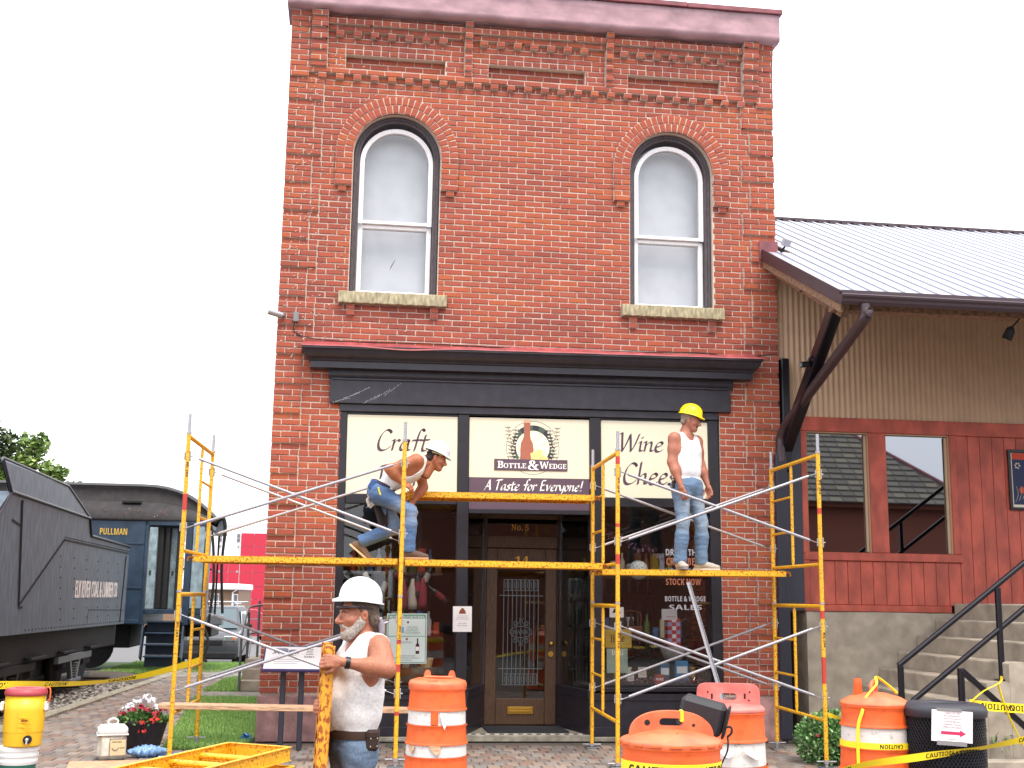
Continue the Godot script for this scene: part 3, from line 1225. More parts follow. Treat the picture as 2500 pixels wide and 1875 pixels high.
func make_signs(T: Transform3D) -> void:
	var XT := BX * T
	var z := -0.018
	var s := MB.new()
	# left sign
	var n := thing("sign_board", "cream sign board lettered Craft and partly hidden, left of three over the storefront", "sign", XT)
	s.bx(V(0.896, 2.814, -0.05), V(2.196, 3.743, -0.02))
	obj("board", s, mats.sign_cream, n)
	s = MB.new()
	pen_text("Craft", 0.14, 0.25, s, Vector2(1.24, 3.325), z, 1.03, 0.1)
	pen_text("Beer", 0.14, 0.25, s, Vector2(1.27, 2.91), z, 1.05, 0.1)
	obj("lettering", s, mats.plum_ink, n)
	# right sign
	n = thing("sign_board", "cream sign board lettered Wine and Chee behind the yellow-hatted worker", "sign", XT)
	s = MB.new()
	s.bx(V(3.934, 2.814, -0.05), V(5.258, 3.743, -0.02))
	obj("board", s, mats.sign_cream, n)
	s = MB.new()
	pen_text("Wine &", 0.14, 0.235, s, Vector2(4.15, 3.372), z, 1.08, 0.1)
	pen_text("Cheese", 0.14, 0.26, s, Vector2(4.19, 2.975), z, 1.02, 0.1)
	obj("lettering", s, mats.plum_ink, n)
	# centre sign with bottle, cheese, wheat and name plate
	n = thing("sign_board", "cream sign with brown bottle, cheese wedge and wheat over the shop door", "sign", XT)
	s = MB.new()
	s.bx(V(2.338, 3.029, -0.05), V(3.787, 3.743, -0.02))
	obj("board", s, mats.sign_cream, n)
	s = MB.new()
	s.bx(V(2.338, 2.655, -0.05), V(3.787, 3.027, -0.019))
	obj("slogan_band", s, mats.plum, n)
	s = MB.new()
	pen_text("A Taste for Everyone!", 0.17, 0.128, s, Vector2(2.52, 2.88), z + 0.003, 0.99, 0.12)
	obj("slogan", s, mats.print_white, n)
	var cx := 3.10
	var cy := 3.395
	var ring := MB.new()
	var circ := func(r: float, x: float, y: float, a0: float, a1: float, sx := 1.0) -> PackedVector2Array:
		var q := PackedVector2Array()
		for k in 41:
			var an: float = lerpf(a0, a1, k / 40.0)
			q.append(Vector2(x + r * sx * cos(an), y + r * sin(an)))
		return q
	var oc: PackedVector2Array = circ.call(0.322, cx, cy - 0.002, 0, TAU)
	for k in 40:
		var a := V(oc[k].x, oc[k].y, z)
		var b := V(oc[k + 1].x, oc[k + 1].y, z)
		var m := V(cx, cy, z)
		ring.quad(m + (a - m) * 1.0, m + (b - m) * 1.0, m + (b - m) * 0.985, m + (a - m) * 0.985)
	ring.quad(V(cx, cy, z), V(cx, cy, z), V(cx, cy, z), V(cx, cy, z))
	obj("emblem_ring", ring, mats.iron, n)
	var em := MB.new()
	var band := func(r0: float, r1: float, a0: float, a1: float, col: Color, zz: float) -> void:
		em.col = col
		var m := maxi(2, int((a1 - a0) / 0.1))
		for k in m:
			var t0 := lerpf(a0, a1, float(k) / m)
			var t1 := lerpf(a0, a1, float(k + 1) / m)
			em.quad(V(cx + r0 * cos(t0), cy + r0 * sin(t0), zz), V(cx + r1 * cos(t0), cy + r1 * sin(t0), zz), V(cx + r1 * cos(t1), cy + r1 * sin(t1), zz), V(cx + r0 * cos(t1), cy + r0 * sin(t1), zz))
	for k in 14:
		var a0 := -0.65 + k * (PI + 1.3) / 14.0
		band.call(0.205, 0.268, a0, a0 + (PI + 1.3) / 14.0, lin("2f3438") if k % 2 == 0 else lin("45584f"), z + 0.001)
	for k in 12:
		var a0 := -0.65 + k * (PI + 1.3) / 12.0
		band.call(0.0, 0.2, a0, a0 + (PI + 1.3) / 12.0, lin("efe2bd") if k % 2 == 0 else lin("f2ead2"), z + 0.001)
	obj("emblem", em, mats.matte, n)
	var bt := MB.new()
	bt.col = lin("a0604e")
	var bp := PackedVector2Array()
	for q in [[-.05, -.215], [.082, -.215], [.082, -.02], [.075, .05], [.05, .1], [.043, .14], [.045, .27], [.043, .3], [.043, .325], [-.03, .325], [-.03, .3], [-.032, .27], [-.034, .14], [-.045, .1], [-.07, .05], [-.075, -.02], [-.075, -.215]]:
		bp.append(Vector2(cx - 0.075 + q[0], cy + q[1]))
	bt.prism(bp, z + 0.002, z + 0.003)
	bt.col = lin("d9a58a")
	bt.bx(V(cx - 0.106, cy + 0.298, z + 0.0032), V(cx - 0.031, cy + 0.332, z + 0.004))
	bt.col = lin("6e3d33")
	bt.bx(V(cx - 0.15, cy - 0.215, z + 0.0032), V(cx - 0.143, cy - 0.02, z + 0.004))
	obj("bottle_picture", bt, mats.matte, n)
	var ch := MB.new()
	ch.col = lin("e2cf86")
	ch.prism(P2([cx - .01, cy - .21, cx + .19, cy - .21, cx + .185, cy - .12, cx + .12, cy - .09, cx + .11, cy - .03, cx + .06, cy - .02, cx + .03, cy - .05, cx - .03, cy - .07]), z + 0.004, z + 0.005)
	ch.col = lin("c9b26a")
	for q in [[.02, -.1], [.06, -.16], [.13, -.15], [.0, -.14], [.1, -.12], [.03, -.19], [.15, -.19]]:
		ch.ball(V(cx + q[0], cy + q[1], z + 0.0052), V(0.012, 0.011, 0.001), 8, 4)
	obj("cheese_picture", ch, mats.matte, n)
	var wh := MB.new()
	wh.col = lin("6a6460")
	var grain := MB.new()
	for s2 in [-1.0, 1.0]:
		for q in [[0.30, 0.27, 0.10], [0.205, 0.24, 0.16]]:
			for k in 10:
				var t := k / 9.0
				var x: float = cx + s2 * lerpf(q[0], q[2] + 0.13, pow(t, 1.5))
				var y: float = lerpf(cy + q[1] - 0.03, cy - 0.15, t)
				for h in [-1.0, 1.0]:
					grain.col = lin("dcd3c2")
					var e := V(x + h * 0.02, y + 0.008, z + 0.004 + 0.001 * h)
					grain.ball(e, V(0.018, 0.0085, 0.001), 7, 3)
					wh.quad(V(x, y - 0.012, z + 0.0046), V(x + h * 0.034, y + 0.003, z + 0.0046), V(x + h * 0.034, y + 0.007, z + 0.0046), V(x, y - 0.007, z + 0.0046))
			wh.bar(V(cx + s2 * q[0], cy + q[1] - 0.02, z + 0.003), V(cx + s2 * (q[2] + 0.10), cy - 0.215, z + 0.003), 0.006, 0.001)
	obj("wheat_picture", grain, mats.matte, n)
	obj("wheat_outline", wh, mats.matte, n)
	var pl := MB.new()
	pl.bx(V(2.636, 3.115, -0.0195), V(3.520, 3.252, z + 0.008), 0.004)
	obj("name_plate", pl, mats.plum, n)
	var zz := z + 0.0085
	lettering("name_lettering", "B", true, true, 0.082, mats.print_white, n, at(2.71, 3.185, zz), 0.07, 0.002)
	lettering("name_lettering", "OTTLE", true, true, 0.058, mats.print_white, n, at(2.885, 3.173, zz), 0.27, 0.002)
	lettering("name_lettering", "&", true, true, 0.115, mats.print_white, n, at(3.105, 3.182, zz), 0.13, 0.002)
	lettering("name_lettering", "W", true, true, 0.082, mats.print_white, n, at(3.235, 3.185, zz), 0.115, 0.002)
	lettering("name_lettering", "EDGE", true, true, 0.058, mats.print_white, n, at(3.40, 3.173, zz), 0.21, 0.002)


func paper(label: String, x0: float, y0: float, x1: float, y1: float, z: float, m: Material, called := "paper_notice", cat := "notice") -> Node3D:
	var n := thing(called, label, cat, BX * tilt())
	var b := MB.new()
	b.bx(V(x0, y0, z - 0.002), V(x1, y1, z))
	obj("sheet", b, m, n)
	return n


func lines_on(n: Node3D, rows: Array, x: float, y: float, z: float, dy: float, h: float, m: Material, serif := false) -> void:
	for k in rows.size():
		if rows[k] != "":
			lettering("print", rows[k], false, serif, h * (1.25 if rows[k].find("p") >= 0 else 1.0), m, n, at(x, y - dy * k, z), 0.0, 0.001)


func make_displays(T: Transform3D) -> void:
	var XT := BX * T
	# notices on the glass
	var n := paper("white notice with a small brick-coloured emblem, taped to the left mullion of the entrance", 2.165, 1.235, 2.385, 1.525, 0.008, mats.print_white)
	lines_on(n, ["PLEASE EXCUSE THE MESS", "WHILE THE FRONT OF OUR", "BUILDING IS BEING RENOVATED"], 2.275, 1.415, 0.0082, 0.018, 0.008, mats.tape_ink)
	lines_on(n, ["WE ARE OPEN", "PLEASE COME IN!"], 2.275, 1.33, 0.0082, 0.025, 0.011, mats.tape_ink)
	var e := MB.new()
	e.col = lin("8a4a32")
	e.prism(P2([2.235, 1.44, 2.315, 1.44, 2.31, 1.47, 2.285, 1.505, 2.265, 1.505, 2.24, 1.47]), 0.0082, 0.009)
	obj("emblem", e, mats.matte, n)
	# poster with green border
	n = paper("pale green-bordered poster with a wine bottle in the left display window", 1.41, 0.875, 1.87, 1.44, -0.048, mat("poster_paper", Color("c9d6d4"), 0.6), "poster", "poster")
	var pb := MB.new()
	pb.col = lin("5c8f7c")
	for q in [[1.42, 0.885, 1.86, 0.893], [1.42, 1.422, 1.86, 1.43], [1.42, 0.894, 1.428, 1.421], [1.852, 0.894, 1.86, 1.421], [1.43, 1.18, 1.85, 1.187], [1.43, 1.385, 1.85, 1.42]]:
		pb.bx(V(q[0], q[1], -0.0478), V(q[2], q[3], -0.0465))
	pb.col = lin("3a1d22")
	pb.prism(P2([1.745, 0.985, 1.785, 0.985, 1.787, 1.08, 1.773, 1.11, 1.773, 1.16, 1.758, 1.16, 1.758, 1.11, 1.743, 1.08]), -0.0478, -0.0465)
	pb.col = lin("e6e0e0")
	pb.bx(V(1.746, 1.02, -0.0464), V(1.784, 1.065, -0.046))
	pb.col = lin("7b3a44")
	pb.bx(V(1.64, 1.33, -0.0478), V(1.663, 1.353, -0.0465))
	pb.bx(V(1.63, 1.14, -0.0478), V(1.652, 1.162, -0.0465))
	pb.col = lin("6fa0c4")
	pb.bx(V(1.575, 1.22, -0.0478), V(1.605, 1.29, -0.0465))
	obj("print_blocks", pb, mats.matte, n)
	lettering("print", "We Will Donate $1.00 Per Bottle", true, false, 0.022, mats.print_white, n, at(1.64, 1.402, -0.046), 0.40, 0.001)
	lines_on(n, ["FACING", "HUNGER", "FOODBANK"], 1.705, 1.285, -0.0475, 0.032, 0.026, mat("poster_green", Color("6d8a7a"), 0.7))
	lettering("print", "RUTHERFORD", false, true, 0.016, mats.iron, n, at(1.63, 1.115, -0.0475), 0.14, 0.001)
	lines_on(n, ["Your Support is Greatly", "Appreciated During The Months of", "May through August."], 1.64, 0.962, -0.0475, 0.024, 0.016, mats.tape_ink)
	# white bottle-shaped ornaments, red and white bundles behind the left pane
	var colors := ["7b2230", "d8d2d0", "7b2230", "8f8b88"]
	for k in 9:
		var x := 1.02 + 0.125 * k
		var y := 1.78 + 0.13 * sin(k * 2.1)
		var t := XT * Transform3D(Basis(Vector3.BACK, 0.9 - 0.45 * (k % 4)), V(x, y, -0.34 - 0.06 * (k % 3)))
		var lab: String = ["dark red label wine bottle lying in the left display rack", "white label wine bottle lying in the left display rack", "red capped wine bottle lying in the left display rack"][k % 3]
		var bo := thing("wine_bottle", lab + ["", ", upper row", ", middle row"][k / 3], "bottle", t, "bottles in the left display rack")
		var b := MB.new()
		b.col = lin("1b211c")
		b.lathe([Vector2(0.0, -0.15), Vector2(0.037, -0.15), Vector2(0.038, -0.14), Vector2(0.038, 0.04), Vector2(0.03, 0.07), Vector2(0.014, 0.095), Vector2(0.014, 0.15), Vector2(0, 0.15)], 14)
		obj("glass_body", b, mats.plastic, bo)
		b = MB.new()
		b.col = lin(colors[k % 4])
		b.lathe([Vector2(0.0385, -0.09), Vector2(0.0387, -0.09), Vector2(0.0387, 0.02), Vector2(0.0385, 0.02)], 14)
		obj("bottle_label", b, mats.matte, bo)
	for k in 3:
		var sk := MB.new()
		sk.col = lin(["6f2230", "a89f92", "7a2634"][k])
		sk.lathe([Vector2(0, 0), Vector2(0.05, 0.006), Vector2(0.056, 0.06), Vector2(0.054, 0.24), Vector2(0.03, 0.31), Vector2(0.022, 0.36), Vector2(0, 0.36)], 14)
		tag(obj("gift_bag", sk, mats.matte, self, XT * at(1.60 + 0.115 * k, 1.47 + 0.01 * k, -0.36)), ["wine-red cloth bottle bag left of the pale one above the poster", "pale cloth bottle bag between two wine-red ones above the poster", "wine-red cloth bottle bag right of the pale one above the poster"][k], "bag")
	# basket of packets at the foot of the left window
	var bs := thing("wicker_basket", "wicker basket of packets at the foot of the left display window", "basket", XT * at(1.72, 0.64, -0.35))
	var b := MB.new()
	b.col = lin("8a6a42")
	b.lathe([Vector2(0.0, 0.0), Vector2(0.26, 0.0), Vector2(0.30, 0.18), Vector2(0.285, 0.18), Vector2(0.25, 0.02), Vector2(0, 0.02)], 20, Vector3.ZERO, 1.0, 0.6)
	obj("basket_wall", b, mats.matte, bs)
	for k in 14:
		var pk := MB.new()
		pk.col = lin(["c8b27a", "a8392e", "d9cfae", "7a5b34", "e0c25a"][k % 5])
		pk.xf = Transform3D(Basis.from_euler(V(rng.randf_range(-0.4, 0.4), rng.randf_range(-0.6, 0.6), rng.randf_range(-0.5, 0.5))), V(rng.randf_range(-0.22, 0.22), 0.17 + rng.randf_range(0, 0.06), rng.randf_range(-0.1, 0.1)))
		pk.box(V(0.08, 0.12, 0.03), Vector3.ZERO, 0.008)
		obj("packet", pk, mats.matte, bs)
	# timber shelves deep in the shop
	for q in [[0.95, 2.1, -2.6, "left"], [4.0, 5.2, -2.4, "right"]]:
		var sh := thing("shop_shelf", "dark timber shelf of bottles deep inside the %s display window" % q[3], "shelf", BX)
		b = MB.new()
		for r in 5:
			b.bx(V(q[0], 0.4 + r * 0.42, q[2] - 0.3), V(q[1], 0.43 + r * 0.42, q[2]))
		b.bx(V(q[0], 0.05, q[2] - 0.33), V(q[1], 2.4, q[2] - 0.302))
		obj("boards", b, mats.oak, sh)
		b = MB.new()
		b.bx(V(q[0] - 0.05, 1.12, -1.12), V(q[1], 1.15, -0.82))
		b.bx(V(q[0] - 0.05, 1.88, -1.12), V(q[1], 1.91, -0.82))
		obj("boards", b, mats.oak, sh)
		for r in 2:
			for k in 11:
				var pk := MB.new()
				pk.col = lin(["b8402e", "d8cfae", "3a6a9c", "c8a23a", "5a7a44", "8a5a34", "cfd2d8"][rng.randi() % 7])
				var hh := rng.randf_range(0.12, 0.30)
				if k % 3 == 0:
					pk.lathe([Vector2(0.0, 0.0), Vector2(0.037, 0.0), Vector2(0.038, 0.18), Vector2(0.014, 0.23), Vector2(0.014, 0.29), Vector2(0, 0.29)], 10)
				else:
					pk.box(V(rng.randf_range(0.06, 0.095), hh, 0.07), V(0, hh / 2, 0), 0.006)
				obj("packet", pk, mats.plastic, sh, at(q[0] + 0.05 + k * 0.105, (1.151 if r == 0 else 1.911), -0.94 + rng.randf_range(-0.04, 0.06), rng.randf_range(-0.3, 0.3)))
		for r in 4:
			for k in 9:
				var bo := MB.new()
				bo.col = lin(["2c2a20", "4a1f22", "2a3a2c", "6b5a30"][rng.randi() % 4])
				bo.lathe([Vector2(0.0, 0.0), Vector2(0.037, 0.0), Vector2(0.038, 0.19), Vector2(0.014, 0.24), Vector2(0.014, 0.30), Vector2(0, 0.30)], 10)
				obj("shelf_bottle", bo, mats.plastic, sh, at(q[0] + 0.1 + k * 0.125, 0.431 + r * 0.42, q[2] - 0.14 + rng.randf_range(-0.05, 0.05)))
	# right window: tinsel garland, ball, painted words, posters and gifts
	var gl := MB.new()
	for k in 420:
		var t := rng.randf()
		var c := V(lerpf(4.0, 5.2, t), 2.43 - 0.30 * sin(t * 2.2) - 0.04 * sin(t * 25.0), -0.14)
		c += V(rng.randfn(0, 0.014), rng.randfn(0, 0.02), rng.randfn(0, 0.018))
		gl.col = lin(["7c2a38", "b9b2bd", "3c3f6b", "8f4a58"][rng.randi() % 4])
		var d := V(rng.randfn(), rng.randfn(), rng.randfn()).normalized() * 0.025
		var s := d.cross(V(0.3, 1, 0.2)).normalized() * 0.004
		gl.quad(c - d - s, c - d + s, c + d + s, c + d - s)
	tag(obj("tinsel_garland", gl, mats.metal_paint, self, XT), "red white and blue tinsel garland strung across the right display window", "garland")
	gl = MB.new()
	for k in 700:
		var c := V(rng.randf_range(3.96, 5.24), 0.635 + rng.randf_range(0, 0.05), rng.randf_range(-0.3, -0.09))
		gl.col = lin(["7c2a38", "b9b2bd", "5c2733", "8f4a58"][rng.randi() % 4])
		var d := V(rng.randfn(), rng.randfn(), rng.randfn()).normalized() * 0.022
		var s := d.cross(V(0.3, 1, 0.2)).normalized() * 0.004
		gl.quad(c - d - s, c - d + s, c + d + s, c + d - s)
	tag(obj("tinsel_garland", gl, mats.metal_paint, self, XT), "tangle of red tinsel lying along the sill of the right display window", "garland")
	var ba := thing("paper_lantern", "white perforated globe standing in the right display window", "lantern", XT * at(4.42, 1.96, -0.22))
	b = MB.new()
	b.col = lin("c4c6c4")
	b.ball(Vector3.ZERO, V(0.115, 0.115, 0.115), 24, 16)
	obj("globe", b, mats.matte, ba)
	b = MB.new()
	b.col = lin("2c3034")
	for k in 90:
		var y := 1.0 - 2.0 * (k + 0.5) / 90.0
		var an := k * 2.399
		var u := V(sqrt(1 - y * y) * cos(an), y, sqrt(1 - y * y) * sin(an))
		b.xf = Transform3D(Basis(Quaternion(Vector3.BACK, u if u.z > -0.99 else Vector3.FORWARD)), u * 0.1152)
		b.ball(Vector3.ZERO, V(0.009, 0.009, 0.001), 8, 2)
	obj("hole_pattern", b, mats.matte, ba)
	n = thing("window_lettering", "chalk-paint words on the right display pane behind the standing worker", "lettering", XT)
	var zz := -0.054
	lettering("line", "DRINK THE", true, false, 0.075, mat("paint_pale", Color("9c9aa2"), 0.7), n, at(4.93, 2.17, zz), 0.42, 0.001)
	lettering("line", "CRAFT BEER", true, false, 0.085, mat("paint_orange", Color("9c5a44"), 0.7), n, at(4.95, 2.06, zz), 0.45, 0.001)
	lettering("line", "LOCATION", true, false, 0.085, mat("paint_blue", Color("4a6a86"), 0.7), n, at(4.94, 1.94, zz), 0.45, 0.001)
	lettering("line", "STOCK NOW", true, false, 0.075, mats.paint_orange, n, at(4.93, 1.82, zz), 0.43, 0.001)
	lettering("line", "BOTTLE & WEDGE", true, false, 0.06, mats.paint_pale, n, at(4.95, 1.62, zz), 0.5, 0.001)
	lettering("line", "SALES", true, false, 0.06, mats.paint_pale, n, at(4.95, 1.52, zz), 0.4, 0.001)
	n = paper("yellow poster reading Hefe in the right display window", 3.975, 1.05, 4.29, 1.265, -0.07, mat("poster_yellow", Color("b79b3a"), 0.6), "poster", "poster")
	lettering("print", "Hefe", true, true, 0.09, mat("poster_brown", Color("5d3a1c"), 0.6), n, at(4.12, 1.16, -0.0695), 0.17, 0.001)
	n = paper("small black and white poster above the yellow one in the right window", 4.03, 1.40, 4.2, 1.52, -0.07, mats.print_white, "poster", "poster")
	b = MB.new()
	b.col = lin("1b1b1b")
	b.prism(P2([4.06, 1.45, 4.09, 1.51, 4.115, 1.475, 4.14, 1.512, 4.165, 1.45, 4.115, 1.46]), -0.0698, -0.069)
	obj("print_blocks", b, mats.matte, n)
	n = paper("dark poster with a green mound between two posters in the right window", 4.03, 1.285, 4.2, 1.39, -0.07, mat("poster_dark", Color("2d3230"), 0.6), "poster", "poster")
	n = paper("pale green poster below the yellow one in the right window", 3.99, 0.76, 4.24, 1.04, -0.07, mat("poster_pale", Color("93a598"), 0.6), "poster", "poster")
	lettering("print", "DOG", true, true, 0.05, mats.print_white, n, at(4.12, 0.99, -0.0695), 0.14, 0.001)
	n = paper("white notice with a red line in the upper right display window", 4.66, 1.37, 4.85, 1.50, -0.07, mat("paper_grey", Color("b4b2b6"), 0.7))
	b = MB.new()
	b.col = lin("a03040")
	b.bx(V(4.72, 1.405, -0.0698), V(4.83, 1.412, -0.069))
	obj("print_blocks", b, mats.matte, n)
	for q in [[4.24, 0.665, 4.32, 0.775, "cb", "small white card leaning leftmost on the right window sill"], [4.37, 0.705, 4.47, 0.825, "d0", "small white card reading Find Beer Lovers in the right window"]]:
		n = paper(q[5], q[0], q[1], q[2], q[3], -0.09, mat("card", Color("c9bdb6"), 0.7), "price_card", "card")
		lines_on(n, ["FIND", "BEER", "LOVERS"], (q[0] + q[2]) / 2, q[3] - 0.025, -0.0898, 0.03, 0.014, mats.tape_ink)
	n = paper("small red card with white letters on the right window sill", 4.57, 0.625, 4.69, 0.74, -0.09, mat("card_red", Color("96372f"), 0.7), "price_card", "card")
	lettering("print", "PLEASE", true, false, 0.028, mats.print_white, n, at(4.63, 0.685, -0.0898), 0.09, 0.001)
	var gf := thing("gift_box", "tall red and white checked gift box in the right display window", "box", XT * at(4.85, 1.06, -0.3, 0.1))
	for r in 7:
		for k in 3:
			b = MB.new()
			b.col = lin("a33036") if (k + r) % 2 == 0 else (lin("d6d0da") if k == 1 else lin("9a93b5"))
			b.bx(V(-0.08 + k * 0.0535, r * 0.047, -0.06), V(-0.08 + (k + 1) * 0.0535 - 0.001, (r + 1) * 0.047 - 0.001, 0.06))
			obj("check", b, mats.matte, gf)
	var pb2 := MB.new()
	pb2.col = lin("9aa09c")
	pb2.lathe([Vector2(0, 0), Vector2(0.10, 0), Vector2(0.16, 0.1), Vector2(0.17, 0.16), Vector2(0.16, 0.165), Vector2(0.15, 0.11), Vector2(0, 0.02)], 8)
	tag(obj("gift_tray", pb2, mats.matte, self, XT * at(4.86, 0.89, -0.3)), "white octagonal tray under the checked gift box", "tray")
	for q in [[4.93, 0.16, 0.26, "2f6f9c", "blue gift tin standing right of the red card"], [4.72, 0.12, 0.23, "30557c", "darker blue carton with snacks behind the red card"]]:
		var tn := MB.new()
		tn.col = lin(q[3])
		tn.box(V(q[1], q[2], 0.12), V(0, q[2] / 2, 0), 0.01)
		tn.col = lin("c9cdd4")
		tn.box(V(q[1] * 0.8, 0.08, 0.003), V(0, q[2] * 0.6, 0.063))
		tag(obj("gift_carton", tn, mats.plastic, self, XT * at(q[0], 0.63, -0.25)), q[4], "carton")
	var six := thing("beer_carrier", "brown carrier of dark bottles hanging in the right display window", "carrier", XT * at(4.36, 1.15, -0.4))
	b = MB.new()
	b.col = lin("5c3a26")
	b.box(V(0.26, 0.14, 0.16), V(0, 0.07, 0), 0.01)
	b.tube(curve([V(-0.12, 0.14, 0), V(-0.11, 0.3, 0), V(0.11, 0.3, 0), V(0.12, 0.14, 0)], 5), 0.01, 6)
	obj("carton", b, mats.matte, six)
	for k in 3:
		b = MB.new()
		b.col = lin("1a1714")
		b.lathe([Vector2(0, 0.05), Vector2(0.03, 0.05), Vector2(0.03, 0.2), Vector2(0.012, 0.25), Vector2(0.012, 0.29), Vector2(0, 0.29)], 10, V(-0.08 + 0.08 * k, 0, 0.03))
		obj("bottle", b, mats.plastic, six)
	for k in 4:
		b = MB.new()
		b.col = lin(["caa24a", "b8b4ae", "5d2430", "8a6a3a"][k])
		b.lathe([Vector2(0, 0), Vector2(0.045, 0), Vector2(0.05, 0.06), Vector2(0.03, 0.12), Vector2(0.045, 0.17), Vector2(0, 0.17)], 10)
		tag(obj("gift_jar", b, mats.plastic, self, XT * at([4.16, 4.31, 4.5, 5.1][k], 0.64, -0.34)), ["brass coloured jar at the left end of the right window", "pale jar beside the leaning white card", "dark red jar behind the red card", "ochre jar at the right end of the right window"][k], "jar")


# ---------------------------------------------------------------- ground
func grass_patch(called: String, poly: PackedVector2Array, count: int, tuft: Mesh, y := 0.0) -> void:
	var lo := poly[0]
	var hi := poly[0]
	for p in poly:
		lo = lo.min(p)
		hi = hi.max(p)
	var mm := MultiMesh.new()
	mm.transform_format = MultiMesh.TRANSFORM_3D
	mm.use_colors = true
	mm.mesh = tuft
	var places := []
	while places.size() < count:
		var q := Vector2(rng.randf_range(lo.x, hi.x), rng.randf_range(lo.y, hi.y))
		if Geometry2D.is_point_in_polygon(q, poly):
			places.append(q)
	mm.instance_count = count
	for k in count:
		var s := rng.randf_range(0.6, 1.25)
		var bb := Basis.from_euler(V(rng.randf_range(-0.25, 0.25), rng.randf() * TAU, rng.randf_range(-0.25, 0.25))).scaled(V(s, s * rng.randf_range(0.7, 1.2), s))
		mm.set_instance_transform(k, Transform3D(bb, V(places[k].x, y, places[k].y)))
		var g := rng.randf()
		mm.set_instance_color(k, Color(0.15, 0.32, 0.06).lerp(Color(0.38, 0.55, 0.17), g))
	var o := MultiMeshInstance3D.new()
	o.name = numbered(self, called)
	o.multimesh = mm
	o.material_override = mats.leaf
	add_child(o, true)
	o.set_meta("kind", "stuff")
	tag(o, "mown green grass of the %s" % called.replace("_", " "), "grass")


